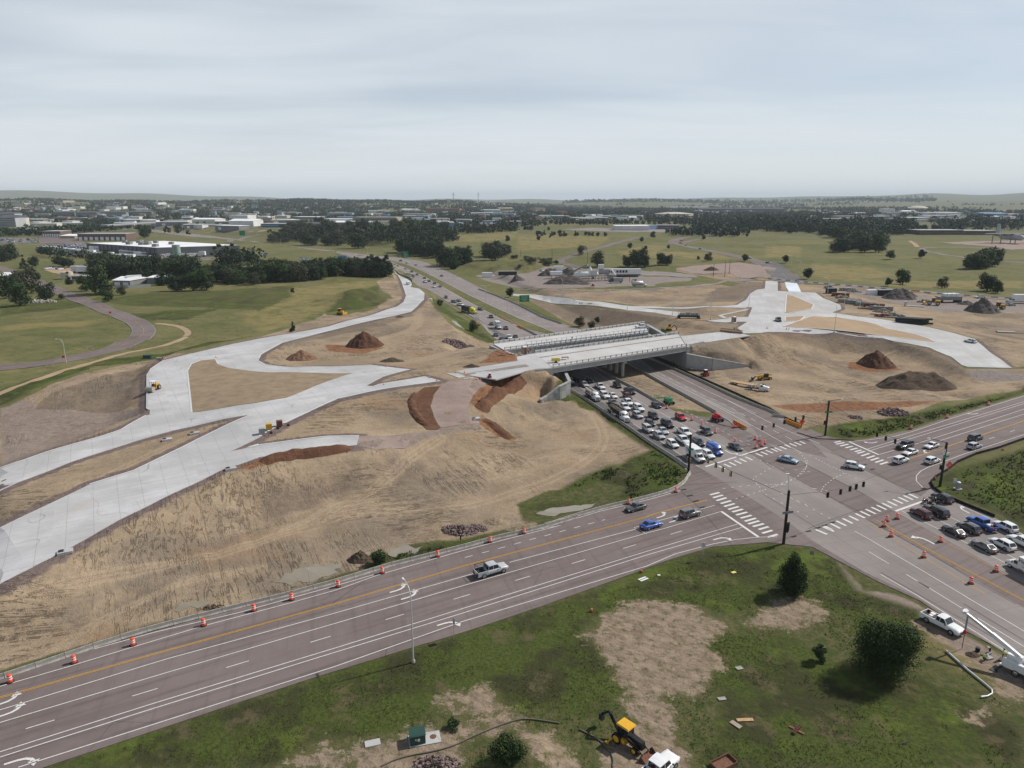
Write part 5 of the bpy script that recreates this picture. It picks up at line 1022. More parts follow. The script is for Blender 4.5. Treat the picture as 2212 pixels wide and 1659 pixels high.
for x in (6.1,.8,-.5): axle(r,x,1.2,.5,x<3)
boxm(-3.6,0,1.15,7.6,2.5,2.6).build('trailer',flat('trailer_dark',(.03,.03,.032),.6),r); 
for x in (-5.6,-6.8): axle(r,x,1.2,.5,True)
place(r,'B 1092,780',nearhd('B 1092,780',SBL),'yellow semi truck with a dark trailer on the highway','semi truck',up=1.6)
r=boxtruck(5.2,M_TRUCKW,M_TRUCKW,h=3.4); place(r,'B 320,452',math.radians(-72),'white truck coming down the new slip road','truck',up=1.4)
def person(pose,top,legs,label=None,helmet=None,vest=None,loc=(0,0,0),rz=0,skin=(.35,.2,.14),parent=None):
    """skin-modifier figure; pose gives joint positions"""
    J=dict(pel=(0,0,.95),che=(0,0,1.3),nec=(0,0,1.48),hea=(0,0,1.66),lh=(0,.1,.92),lk=(.03,.12,.5),la=(0,.13,.08),lt=(.18,.14,.04),rh=(0,-.1,.92),rk=(.03,-.12,.5),ra=(0,-.13,.08),rt=(.18,-.14,.04),ls=(0,.2,1.42),le=(.02,.27,1.14),lw=(.14,.27,.9),lf=(.2,.26,.82),rs=(0,-.2,1.42),re=(.02,-.27,1.14),rw=(.14,-.27,.9),rf=(.2,-.26,.82))
    J.update(pose); R=dict(pel=.15,che=.17,nec=.06,hea=.105,lh=.1,lk=.07,la=.05,lt=.045,rh=.1,rk=.07,ra=.05,rt=.045,ls=.075,le=.05,lw=.035,lf=.04,rs=.075,re=.05,rw=.035,rf=.04)
    K=list(J); E_=[('pel','che'),('che','nec'),('nec','hea'),('pel','lh'),('lh','lk'),('lk','la'),('la','lt'),('pel','rh'),('rh','rk'),('rk','ra'),('ra','rt'),('che','ls'),('ls','le'),('le','lw'),('lw','lf'),('che','rs'),('rs','re'),('re','rw'),('rw','rf')]
    me=bpy.data.meshes.new('p'); me.from_pydata([J[k] for k in K],[(K.index(a),K.index(b)) for a,b in E_],[]); o=bpy.data.objects.new('p',me); COL.objects.link(o)
    md=o.modifiers.new('s','SKIN'); 
    if not me.skin_vertices: me.attributes.new('skin','FLOAT','POINT') if False else None
    sv=me.skin_vertices[0].data
    for i,k in enumerate(K): sv[i].radius=(R[k],R[k]); sv[i].use_root=(k=='pel')
    s=o.modifiers.new('u','SUBSURF'); s.levels=1; s.render_levels=1
    dg=bpy.context.evaluated_depsgraph_get(); bm_=bpy.data.meshes.new_from_object(o.evaluated_get(dg)); bpy.data.objects.remove(o)
    bm_.materials.clear()
    for mt in (flat('skin_tone',skin,.6,var=.1),flat('cloth_%d%d%d'%tuple(int(c*99) for c in top),top,.9,var=.15),flat('cloth_%d%d%d'%tuple(int(c*99) for c in legs),legs,.9,var=.15),M_TRIM): bm_.materials.append(mt)
    KV={k:Vector(J[k]) for k in K}
    for f in bm_.polygons:
        c=f.center; k=min(KV,key=lambda q:(KV[q]-c).length/ (1.4 if q in('che','pel') else 1)); f.material_index={'hea':0,'nec':0,'lw':0,'lf':0,'rw':0,'rf':0,'che':1,'ls':1,'rs':1,'le':1,'re':1,'la':3,'ra':3,'lt':3,'rt':3}.get(k,2); f.use_smooth=True
    r=bpy.data.objects.new('person',bm_); COL.objects.link(r); r.location=loc; r.rotation_euler=(0,0,rz)
    h=KV['hea']
    if helmet: m=MB(); m.lathe([(.15,-.01),(.14,.05),(.1,.11),(.02,.14)],10,c=tuple(h+Vector((0,0,.03)))); m.build('helmet',helmet,r)
    if vest:
        a,b=KV['pel'].lerp(KV['che'],.35),KV['nec']-Vector((0,0,.05)); m=MB(); m.tube([a,KV['che'],b],[.19,.23,.15],10); m.build('safety_vest',vest,r)
    if label: tag(r,label,'person')
    if parent: r.parent=parent
    return r
M_HIV=flat('hi_vis_lime',(.42,.62,.1),.7); M_HIO=flat('hi_vis_orange',(.75,.15,.03),.7); M_HELW=flat('helmet_white',(.75,.75,.75),.4); M_HELY=flat('helmet_yellow',(.6,.5,.05),.4)
SIT=dict(pel=(-.25,0,.82),che=(-.15,0,1.15),nec=(-.1,0,1.32),hea=(-.06,0,1.5),lh=(-.2,.12,.8),lk=(.2,.24,.72),la=(.05,.26,.34),lt=(.2,.27,.3),rh=(-.2,-.12,.8),rk=(.2,-.24,.72),ra=(.05,-.26,.34),rt=(.2,-.27,.3),ls=(-.12,.2,1.26),le=(.1,.34,1.08),lw=(.35,.33,1.05),lf=(.42,.32,1.04),rs=(-.12,-.2,1.26),re=(.1,-.34,1.08),rw=(.35,-.33,1.05),rf=(.42,-.32,1.04))
def moto(s,label,top):
    r=empty('motorcycle'); 
    for x in (.78,-.75): wheel(r,x,.001,.33,.16)
    m=MB(); m.tube([(.85,0,.62),(.5,0,.85),(.1,0,.82),(-.2,0,.7)],[.1,.19,.2,.14],8); m.build('fuel_tank',M_BLKP,r); m=MB(); m.box(0,0,.32,.6,.4,.42); m.build('engine',M_CHR,r)
    m=MB(); m.box(-.45,0,.68,.75,.32,.14); m.build('seat',M_TRIM,r); m=MB(); m.tube([(.35,.42,1.02),(.5,0,.98),(.35,-.42,1.02)],.03,6); m.tube([(.78,0,.33),(.5,0,1.0)],.05,6); m.build('handlebar',M_CHR,r)
    m=MB(); m.box(.72,0,.85,.16,.3,.4,ty=.7); m.build('windscreen',M_GLASS,r)
    for q in (-1,1): boxm(-.8,q*.34,.45,.55,.24,.35).build('pannier',M_BLKP,r)
    boxm(-1.0,0,.85,.35,.42,.32).build('top_box',M_BLKP,r); boxm(-1.19,0,.7,.04,.2,.1).build('tail_light',M_TLT,r)
    place(r,s,NBH,label,'motorcycle',up=.7)
    p=person(SIT,top,(.02,.02,.025),'helmeted rider sitting on the '+label.split(' motorcycle')[0]+' motorcycle',M_HELW,loc=tuple(r.location),rz=NBH)
moto('p 822,330','left touring motorcycle waiting by the black SUV',(.3,.03,.03)); moto('p 940,325','right touring motorcycle waiting by the black SUV',(.02,.02,.025))
M_DRO=flat('drum_orange',(.72,.07,.02),.5,var=.08); M_DRW=flat('reflective_white',(.75,.73,.72),.4,var=.05)
def drum():
    r=empty('traffic_barrel'); m=MB(); pr=[.30,.295,.29,.28,.27,.26,.25]; zz=[.1,.3,.44,.58,.72,.86,1.0]
    for i in range(6): m.lathe([(pr[i],zz[i]),(pr[i+1],zz[i+1])],12,1 if i in (2,4) else 0)
    m.lathe([(.25,1.0),(.2,1.06),(.05,1.08)],12,0); m.build('drum_body',[M_DRO,M_DRW],r); m=MB(); m.lathe([(.43,.0),(.43,.09),(.31,.12)],12); m.build('rubber_base',M_TYRE,r); return r
DP=None
def put_drum(s,label,group=None):
    global DP
    x,y=gpoly(s)[0]
    if DP is None: DP=drum(); o=DP
    else: o=copy_tree(DP)
    o.location=(x,y,.05); o.scale=(1.18,)*3; o.rotation_euler=(0,0,random.uniform(0,6)); tag(o,label,'barrel',group)
ORD=['first','second','third','fourth','fifth','sixth','seventh','eighth','ninth','tenth','eleventh','twelfth','thirteenth']
for i,s in enumerate(('j 68,1088','j 488,960','j 876,845','j 1340,715','j 1671,618','j 1918,546','k 183,459','k 473,370','k 838,262','k 1183,167','k 1406,110','h 952,1439','h 1356,1336')): put_drum(s,'orange striped barrel in the row along the near concrete barriers, %s from the left'%ORD[i],'barrels along the near barriers')
for s,l in (('h 1279,622','orange barrel at the end of the median barrier by the green lift'),('h 1493,724','orange barrel just right of the red off-roader'),('h 1580,770','orange barrel behind the charcoal SUV'),('h 1694,832','orange barrel right of the charcoal SUV'),('h 1862,912','orange barrel behind the grey-green sedan'),('n 1190,680','orange barrel in front of the ROAD CLOSED barricades'),('n 1277,655','orange barrel right of the ROAD CLOSED barricades, nearer one'),('n 1312,618','orange barrel right of the ROAD CLOSED barricades, farther one'),('n 1180,560','orange barrel behind the ROAD CLOSED barricades'),
 ('i 1242,795','orange barrel on the far edge of the right leg, nearest the junction'),('i 1552,702','orange barrel on the far edge of the right leg, middle one'),('i 1906,592','orange barrel on the far edge of the right leg, farthest one'),('p 403,580','orange barrel at the right stop line, closest to the dark red SUV'),('p 255,612','orange barrel in the middle of the three by the right crosswalk'),('p 215,690','orange barrel nearest the camera of the three by the right crosswalk'),('p 315,834','orange barrel beside the yellow line, left of the white turn arrow'),('p 1018,910','orange barrel right of the white turn arrow'),('p 780,1130','orange barrel on the dusty median below the turn arrow'),('p 1808,1332','orange barrel left of the rental box van'),('p 1452,1502','orange barrel nearest the camera on the dusty median')): put_drum(s,l)
def cone_mesh(h,r,mats):
    m=MB(); m.box(0,0,0,r*2.6,r*2.6,.05,1); m.lathe([(r,.05),(r*.65,h*.45)],8,0); m.lathe([(r*.65,h*.45),(r*.5,h*.65)],8,2); m.lathe([(r*.5,h*.65),(r*.22,h)],8,0); me=m.mesh('traffic_cone'); [me.materials.append(q) for q in mats]; return me
CMS=cone_mesh(.9,.2,(M_DRO,M_TYRE,M_DRW)); CMT=cone_mesh(1.25,.26,(M_DRO,M_TYRE,M_DRW)); CML=cone_mesh(.9,.2,(M_HIV,M_TYRE,M_DRW))
def put_cone(s,label,group,me=CMS,surf=True,z=None):
    g=T1(s) if surf else (*gpoly(s)[0],0); o=bpy.data.objects.new('traffic_cone',me); COL.objects.link(o); o.location=(g[0],g[1],g[2]+.1); tag(o,label,'cone',group)
for s in 'B 447,462 B 470,470 B 485,482 B 497,489 B 527,505 B 552,522 B 570,532 B 615,562 B 656,587 B 692,607 B 737,634 B 773,659 B 835,692 B 898,732'.split(' B '): put_cone('B '+s.replace('B ',''),'slim channelizer in the line closing the outer lane beyond the bridge','channelizers along the outer lane',CMT,False)
for s in '1420,837 1468,862 1498,880 1532,895 1563,912 1595,927 1622,945 1635,947'.split(): put_cone('B '+s,'orange channelizer beside the median just before the rear bridge','channelizers beside the median',CMT,False)
for s in ('g 1090,264','g 1228,275','g 1688,318','g 1760,318','g 1462,358','g 1525,382','g 1862,374','g 1900,380'): put_cone(s,'small orange cone on the unfinished approach to the bridge','cones on the unfinished approach')
put_cone('g 1073,417','small lime cone on the tip of the new slab','',CML); bpy.context.scene.objects
for s in ('d 8,1307','d 20,1307','d 180,1312','d 200,1315'): put_cone(s,'small orange cone on the right-hand concrete pad','cones on the right pad')
for s in ('d 1362,995','d 1480,1003','d 1597,1012','d 1675,1022','d 1760,1028','d 1905,1040','d 1988,1048','t 265,640','t 930,640','t 1300,650','t 775,650','t 1265,635','t 490,635'): put_cone(s,'orange channelizer along the far detour road','channelizers along the detour',CMT)
put_cone('k 1850,622','orange cone lying near the bare patch','' or None,CMS); put_cone('l 113,445','orange marker beside the white boards at the road edge',None,CMS); put_cone('i 2030,975','orange cone behind the silt fence on the right',None,CMS); put_cone('i 1452,1230','orange cone at the bend of the silt fence',None,CMS); put_cone('e 1848,185','orange cone on the lip of the soil island',None,CMS)
def cov(*polys,cap=30.0,up=None):
    d=np.full(XX.shape,cap)
    for s in polys: d=np.minimum(d,sdf(tpoly(s) if isinstance(s,str) else s,cap=cap))
    return d
A_bare=cov('k 1790,780 1960,640 2212,550 l 0,635 180,600 430,640 620,720 450,830 540,960 400,1120 60,1080 0,1000','l 850,580 1050,600 1120,680 950,760 700,730 820,640','k 880,1190 1180,1120 1310,1250 1300,1330 1000,1300','j 1750,1659 2212,1470 k 0,1500 500,1500 900,1350 1400,1330 1100,1500 900,1659 -300,1659','k 1400,1420 1560,1400 1750,1640 1450,1659','k 1900,1500 2212,1350 2212,1659 1950,1659','l 0,1140 250,1180 330,1400 400,1517 0,1517 0,1400 170,1320','q 400,560 800,700 760,850 500,820 300,640','q 850,980 1200,960 1500,1130 1300,1300 950,1200','q 1400,1280 1843,1350 1843,1659 1500,1659','l 1870,1210 2050,1180 2000,1290 1880,1260','k 1250,-20 1460,20 1440,80 1300,90')
def m_leaf(name,c1,c2):
    t=NT(name); oi=t.new('ShaderNodeObjectInfo').outputs['Random']; n=t.noise(.9,3,.6,t.obj()); c=t.mix(t.rng(n,.35,.68),c1,c2); c=t.mix(t.math('MULTIPLY',oi,.45),c,tuple(x*.62 for x in c1))
    g=t.new('ShaderNodeNewGeometry').outputs['Random Per Island']; c=t.mix(t.math('MULTIPLY',g,.35),c,tuple(min(1,x*1.5) for x in c2))
    return t.out(c,.75,spec=.15)
LF=dict(green=m_leaf('cottonwood_leaves',(.028,.05,.018),(.05,.078,.026)),dark=m_leaf('juniper_foliage',(.02,.035,.017),(.038,.058,.026)),olive=m_leaf('olive_foliage',(.045,.052,.03),(.065,.072,.04)),bush=m_leaf('bush_leaves',(.016,.032,.01),(.034,.058,.016)))
M_BARK=flat('tree_bark',(.1,.08,.06),.9,var=.2)
def leafcloud(n,size,clusters,flat_=0.0,seed=0,zmin=.0):
    """many leaf-sized quads on the shells of overlapping irregular clusters (cx,cy,cz,r)"""
    R=np.random.default_rng(seed); C=np.array(clusters); w=C[:,3]**2; k=R.choice(len(C),n,p=w/w.sum()); d=R.normal(size=(n,3)); d/=np.linalg.norm(d,axis=1)[:,None]
    rad=C[k,3]*(1-.42*R.random(n)**1.6)*(1+.14*R.normal(size=n)); c=C[k,:3]+d*rad[:,None]*np.array([1,1,.86]); c[:,2]=np.maximum(c[:,2],zmin)
    nrm=d+R.normal(size=(n,3))*.55; nrm/=np.linalg.norm(nrm,axis=1)[:,None]; a=np.cross(nrm,R.normal(size=(n,3))); a/=np.linalg.norm(a,axis=1)[:,None]; b=np.cross(nrm,a)
    s=size*(.6+.8*R.random(n))[:,None]; V=np.stack([c-a*s,c-b*s*.55,c+a*s,c+b*s*.55],1).reshape(-1,3); F=np.arange(4*n).reshape(-1,4); return V,F
def clusters(h,w,n,seed,shape='round'):
    R=random.Random(seed); out=[]
    for i in range(n):
        if shape=='cone': t_=R.random(); z=h*(.12+.82*t_); rr=w/2*(1-t_)**.8; a=R.uniform(0,6.28); q=rr*.6*R.random()**.5; out.append((q*math.cos(a),q*math.sin(a),z,max(.12*w,rr*.62)))
        elif shape=='tall': t_=R.random(); z=h*(.1+.8*t_); rr=w/2*(.55+.45*math.sin(math.pi*min(1,t_+.15))); a=R.uniform(0,6.28); q=rr*.62*R.random()**.5; out.append((q*math.cos(a),q*math.sin(a),z,rr*R.uniform(.4,.6)))
        else: a=R.uniform(0,6.28); q=w/2*.62*R.random()**.5; z=h*R.uniform(.2,.8); out.append((q*math.cos(a),q*math.sin(a),z,w*R.uniform(.16,.27)))
    return out
def tree_proto(name,h,w,nl,ls,shape,mat,seed,trunk=True,nc=12,zmin=.25):
    r=empty(name); V,F=leafcloud(nl,ls,clusters(h,w,nc,seed,shape),seed=seed,zmin=zmin); me=npmesh('crown',V,F,mat); o=bpy.data.objects.new('crown',me); COL.objects.link(o); o.parent=r
    if trunk:
        R=random.Random(seed); m=MB(); m.tube([(0,0,-.2),(R.uniform(-.1,.1),R.uniform(-.1,.1),h*.3),(R.uniform(-.3,.3),R.uniform(-.3,.3),h*.62)],[w*.045,w*.035,w*.015],6)
        for i in range(4):
            a=R.uniform(0,6.28); m.tube([(0,0,h*.25),(math.cos(a)*w*.2,math.sin(a)*w*.2,h*.5),(math.cos(a)*w*.32,math.sin(a)*w*.32,h*.66)],[w*.022,w*.014,w*.006],5)
        m.build('trunk',M_BARK,r)
    return r
TP={}
def tp(k):
    if k in TP: return copy_tree(TP[k])
    D={'cw1':('tree',10,9,2600,.36,'round',LF['green'],11,True,20,.06),'cw2':('tree',10,7.5,2600,.36,'tall',LF['green'],12,True,18,.06),'cw3':('tree',10,10,2600,.38,'round',LF['dark'],13,True,22,.06),'pop':('tree',10,5,2400,.34,'tall',LF['dark'],14,True,18,.06),
     'jun1':('juniper',10,8.5,1500,.42,'round',LF['dark'],15,False,12,.1),'jun2':('juniper',10,6.5,1500,.42,'cone',LF['dark'],16,False,14,.1),'oli':('tree',10,9,1900,.36,'round',LF['olive'],17,True,16,.06),'shr':('shrub',10,14,900,.6,'round',LF['olive'],18,False,10,.1),'grn':('shrub',10,11,1200,.55,'round',LF['green'],19,False,10,.1),
     'con':('conifer',10,5.5,1700,.36,'cone',LF['dark'],20,True,16),'lo1':('tree',10,10,330,.85,'round',LF['dark'],21,False,9,.3),'lo2':('tree',10,8,300,.85,'tall',LF['dark'],22,False,9,.3),'lo3':('tree',10,10,330,.85,'round',LF['green'],23,False,9,.3)}[k]
    TP[k]=tree_proto(*D); return TP[k]
TREES=[0]
def plant(base,h,k,label,group=None,cat=None,name=None,wide=1.0,g=None):
    o=tp(k); g=g or T1(base); s=h/10; o.location=(g[0],g[1],g[2]-.05*h*.3); o.scale=(s*wide,s*wide*random.uniform(.92,1.08),s); o.rotation_euler=(0,0,random.uniform(0,6.28))
    c=cat or {'shr':'shrub','grn':'shrub','jun1':'juniper','jun2':'juniper'}.get(k,'tree'); tag(o,label,c,group); TREES[0]+=1
    if group is None and 'group' in o: del o['group']
    return o
def hpx(base,px):
    """metres for a thing px source-pixels tall standing at base"""
    g=T1(base); return px/PS*math.hypot(g[0],g[1],CAMH-g[2])/FPX*1.02
def grove(s,n,ks,h0,h1,label,group,wide=1.0,seed=3,cat=None):
    P=tpoly(s); A=np.array(P); R=random.Random(seed); c=0; it=0; pl=[]
    while c<n and it<n*60:
        it+=1; x=R.uniform(A[:,0].min(),A[:,0].max()); y=R.uniform(A[:,1].min(),A[:,1].max())
        if sdf(P,np.array([x]),np.array([y]),cap=500)[0]<0 and all((x-a)**2+(y-b)**2>(.32*(h0+h1)/2)**2 for a,b in pl):
            pl.append((x,y)); plant(None,R.uniform(h0,h1),R.choice(ks),label,group,cat,None,wide*R.uniform(1.0,1.4),(x,y,hz(x,y))); c+=1
def hero(s,h,w,shape,mat,label,n,ls,seed,nc=18):
    g=T1(s); r=tree_proto('tree' if 'tree' in label else 'bush',h,w,n,ls,shape,mat,seed,True,nc,.15); r.location=g; tag(r,label,'bush' if 'bush' in label else 'tree')
hero('l 935,560',7.6,5.6,'tall',LF['bush'],'tall narrow dark bush near the foot of the nearest signal pole',15000,.13,31,34)
hero('l 1440,1000',8.6,8.6,'round',LF['bush'],'large rounded dark bush on the shaded grass at lower right',30000,.13,32,52)
hero('l 1090,930',3.2,2.2,'tall',LF['green'],'small young tree left of the large dark bush',3000,.13,33,12)
hero('k 460,310',2.6,3.6,'round',LF['green'],'green bush beside the barriers and the muddy pool',2500,.16,34,10)
hero('k 1300,1590',2.6,4.6,'round',LF['bush'],'scrubby bush on the spoil mound at the bottom edge',4500,.13,35,12)
hero('k 945,1390',1.1,1.8,'round',LF['green'],'small pale bush on the sandy patch by the green utility box',1200,.1,36,8)
for s,h,k,l in (('b 295,1005',4.5,'jun1','single dark juniper in the yellow field at left'),('b 295,1332',5.2,'jun2','dark juniper beside the new curving ramp'),('b 1552,1115',4.6,'grn','round green bush in the strip beside the highway'),('b 1838,1330',6.5,'oli','small tree between the drainage channel and the highway'),('b 2160,1040',8,'jun1','dark juniper at the foot of the green guide sign'),
 ('c 685,775',17,'oli','tall open-crowned tree behind the batching plant'),('c 555,675',11,'shr','grey leafless-looking tree by the road bend'),('c 940,780',12,'cw3','left part of the clump beyond the batching plant'),('c 1030,785',20,'cw3','tallest tree of the clump beyond the batching plant'),('c 1085,780',13,'cw3','right part of the clump beyond the batching plant'),
 ('c 1228,765',13,'cw1','left of two dark trees in the middle field'),('c 1288,765',11,'cw3','right of two dark trees in the middle field'),('c 530,1290',6.5,'oli','thin young tree beside the channel before the rear bridge'),('c 635,1310',4.5,'grn','low green tree just behind the rear bridge railing'),('c 683,1260',4.2,'jun1','dark small tree on the brown slope behind the bridge'),
 ('d 372,885',10,'jun1','round dark tree beside the mauve road'),('d 167,745',9,'jun1','dark tree beside the lamp on the mauve road'),('d 1048,945',7,'jun1','dark juniper behind the detour road'),('d 1172,930',12,'cw1','pale green tree in the field behind the stockpiles'),('d 1508,960',9,'oli','round olive tree in the right field'),('d 1895,985',13,'cw3','larger of two trees at the right field edge'),('d 1985,1005',9,'cw1','smaller of two trees at the right field edge'),
 ('d 1335,708',11,'jun1','dark shrub by the curving path in the far field'),('d 1070,712',10,'grn','green shrub below the leafy clump'),('a 300,910',10,'jun1','dark tree left of the old road, topmost'),('a 80,1045',17,'cw1','green tree at the far left edge by the old road'),('a 215,1010',22,'oli','tall mixed tree in the left roadside clump'),('a 180,1110',15,'cw1','leafy tree at the front of the left roadside clump'),('a 400,1065',12,'cw3','rounded tree at the right of the left roadside clump'),
 ('a 530,1055',4,'grn','tiny bush on the old road verge'),('a 925,1075',8,'cw1','small round tree beside the old road bend'),('a 860,1020',22,'cw1','broad bright green tree in front of the metal sheds'),('a 740,985',12,'cw1','low green tree left of the broad bright one'),('a 590,930',11,'con','dark conifer by the white trailer'),('a 1040,1020',7,'oli','thin grey shrub right of the broad bright tree'),
 ('a 1385,940',19,'con','dark conifer in front of the larger metal shed'),('a 1510,990',14,'cw3','round dark tree right of the sheds'),('a 1650,980',14,'cw1','green tree further right of the sheds'),('a 1770,975',15,'cw1','round tree at the edge of the yard behind the green field'),('a 205,790',14,'con','dark conifer behind the old road'),('a 1525,487',20,'cw3','lone round tree on the far grassy interchange'),('a 1235,530',20,'cw3','dark tree beyond the long grey warehouse'),
 ('c 970,625',9,'jun1','dark juniper on the grass by the winding road'),('c 1297,625',6,'jun1','tiny dark bush in the middle field'),('c 1097,632',6,'jun1','tiny dark bush left of centre in the middle field'),('c 1165,535',13,'jun1','dark tree at the end of the winding road'),('c 1630,730',10,'oli','spiky shrub left of the mauve turn'),('c 1940,735',9,'jun1','round bush beside the mauve road'),('c 1545,722',5,'jun1','small shrub in the grass left of the spiky one'),('b 2125,568',12,'jun1','lone juniper on the pale far field'),('b 345,470',15,'jun1','round dark tree on the far left verge')):
    plant(s,h,k,l)
grove('a 2212,960 1900,935 1600,960 1480,890 1450,850 2212,850',34,['cw1','cw2','cw3','oli'],9,15,'tree in the dark grove behind the green field','grove behind the green field',seed=1)
grove('b 0,945 60,905 550,908 620,875 1100,865 1130,835 900,815 640,830 200,830 0,850',78,['cw1','cw2','cw3','oli','cw3'],10,16,'tree in the dense dark belt left of the highway','tree belt left of the highway',seed=2)
for i,x in enumerate((930,985,1040,1095)): plant('b %d,%d'%(x,862),19+1.5*(i%2),'pop','tall dark poplar at the right end of the belt by the slip road','tall poplars by the slip road',wide=1.3)
grove('A 740,700 800,560 1000,560 1300,640 1600,600 1800,720 2212,760 2212,640 1900,620 1400,700',36,['cw3','cw3','cw1','oli'],13,22,'tall dark tree around the storage yards','trees around the storage yards',seed=4)
grove('a 280,790 620,790 600,770 300,760',5,['jun1'],9,13,'round dark tree on the slope above the car rows','trees above the car rows',seed=5)
grove('a 0,770 100,720 110,690 0,670',3,['cw3'],12,16,'dark tree at the far left edge above the old road','trees at the far left edge',seed=6)
grove('a 340,690 430,690 420,660 340,660',2,['jun1'],12,15,'dark bush beside the parked white trailers','bushes beside the trailers',seed=7)
grove('b 80,570 400,600 700,625 850,640 1150,640 1200,600 1400,560 1700,530 1600,440 1300,440 900,450 500,430 200,480',74,['cw1','cw3','cw3','oli'],15,25,'tree in the long wooded strip beyond the highway','wooded strip beyond the highway',seed=8)
grove('b 1190,690 1430,700 1420,650 1230,650',6,['cw3'],17,24,'dark tree beside the far guide sign','trees beside the guide sign',seed=9)
grove('b 1580,800 1900,780 1890,720 1760,700 1640,700 1560,740',10,['pop','cw3','cw2'],12,21,'dark poplar in the group between highway and fields','poplars between highway and fields',seed=10)
grove('b 1380,700 1560,690 1540,640 1400,640',6,['cw3','pop'],15,24,'dark tree in the smaller group beyond the highway','smaller tree group beyond the highway',seed=11)
grove('b 1930,740 2140,710 2120,650 1960,660',6,['oli','cw3'],12,20,'olive tree on the shoulder behind the berm','trees behind the berm',seed=12)
grove('b 1680,800 2212,800 2212,720 1950,700 c 0,700 340,730 400,790 0,800',26,['shr','shr','jun1'],3,5,'low scrub growing on the berm','scrub on the berm',seed=13,wide=1.4,cat='shrub')
grove('c 140,530 530,525 520,500 150,505',14,['jun1','jun2'],7,10,'dark juniper in the row across the left meadow','junipers across the left meadow',seed=14)
grove('c 40,470 140,470 140,455 40,455',5,['jun1'],9,12,'dark juniper in the small far left clump','far left juniper clump',seed=15)
for i,(x,y) in enumerate(((590,515),(612,518),(647,520),(693,522),(748,522),(188,556),(200,425),(235,428),(267,470),(437,418),(477,415),(540,425),(575,425),(625,420),(693,418),(730,425),(768,430),(335,420),(368,425),(145,430),(88,428),(1070,568),(1590,548),(1732,528))): plant('c %d,%d'%(x,y),9 if y>450 else 13,'jun1','dark juniper dotted on the far meadow','junipers dotted on the far meadow')
grove('d 600,670 760,680 740,610 660,600',6,['cw3'],14,20,'dark tree at the left of the leafy hollow','trees left of the hollow',seed=16)
grove('d 780,690 1010,700 990,620 1030,600 1000,560 740,560 740,640',18,['cw1','cw1','cw3'],13,20,'leafy green tree in the hollow of the right field','trees in the hollow of the right field',seed=17)
grove('d 1730,805 1890,810 1880,760 1740,760',6,['cw1'],13,18,'bright green tree at the left of the far right clump','bright clump at far right',seed=18); grove('d 1890,780 2030,790 2020,740 1890,740',4,['cw3'],12,17,'dark tree at the right of the far right clump','dark clump at far right',seed=19)
grove('d 0,480 280,500 560,530 700,560 720,500 560,480 280,450 0,440',32,['cw3','cw1','lo1'],14,22,'tree in the belt crossing the right fields','tree belt across the right fields',seed=20)
print('TREES',TREES[0])
def farwood(name,regions,seed,mat,label,size=1.0):
    R=np.random.default_rng(seed); Vs=[];Fs=[];b=0
    for (a0,a1,d0,d1,n,h0,h1,thr,sc_) in regions:
        m=0
        A=np.radians(R.uniform(a0,a1,n*4)); D=np.exp(R.uniform(math.log(d0),math.log(d1),n*4)); X=D*np.sin(A);Y=D*np.cos(A); nn=vnoise(X,Y,sc_,seed+5)+.5*vnoise(X,Y,sc_/3,seed+6); k=np.where(nn>thr)[0][:n]; X=X[k];Y=Y[k]; keep=np.ones(len(X),bool)
        for bx,by,bl in BL:
            q=math.hypot(bx,by); ux_,uy_=-bx/q,-by/q; al=(X-bx)*ux_+(Y-by)*uy_; la=-(X-bx)*uy_+(Y-by)*ux_; keep&=~((al>-70)&(al<q*.1)&(np.abs(la)<bl*.55))
        X=X[keep];Y=Y[keep]; n_=len(X); Z=gi(X,Y); H=R.uniform(h0,h1,n_)
        for q in range(13):
            th=R.uniform(0,6.28,n_); rr=H*R.uniform(.1,.48,n_); cz=H*R.uniform(.2,.85,n_); rr=rr*np.sqrt(np.clip(1.15-(cz/H)**2,.1,1)); cx=X+rr*np.cos(th); cy=Y+rr*np.sin(th); s=H*R.uniform(.16,.3,n_)
            u=R.normal(size=(n_,3)); u/=np.linalg.norm(u,axis=1)[:,None]; v=np.cross(u,R.normal(size=(n_,3))); v/=np.linalg.norm(v,axis=1)[:,None]; c=np.stack([cx,cy,Z+cz],1); s=s[:,None]
            V=np.stack([c-u*s,c-v*s*.8,c+u*s,c+v*s*.8],1).reshape(-1,3); Vs.append(V); Fs.append(np.arange(len(V)).reshape(-1,4)+b); b+=len(V)
    me=npmesh(name,np.concatenate(Vs),np.concatenate(Fs),mat); o=bpy.data.objects.new(name,me); COL.objects.link(o); tag(o,label,'woods',kind='stuff')
BL=[]
def clear_front(X,Y):
    keep=np.ones(len(X),bool)
    for bx,by,bl in BL:
        q=math.hypot(bx,by); ux_,uy_=-bx/q,-by/q; al=(X-bx)*ux_+(Y-by)*uy_; la=-(X-bx)*uy_+(Y-by)*ux_; keep&=~((al>-70)&(al<q*.1)&(np.abs(la)<bl*.55))
    return keep
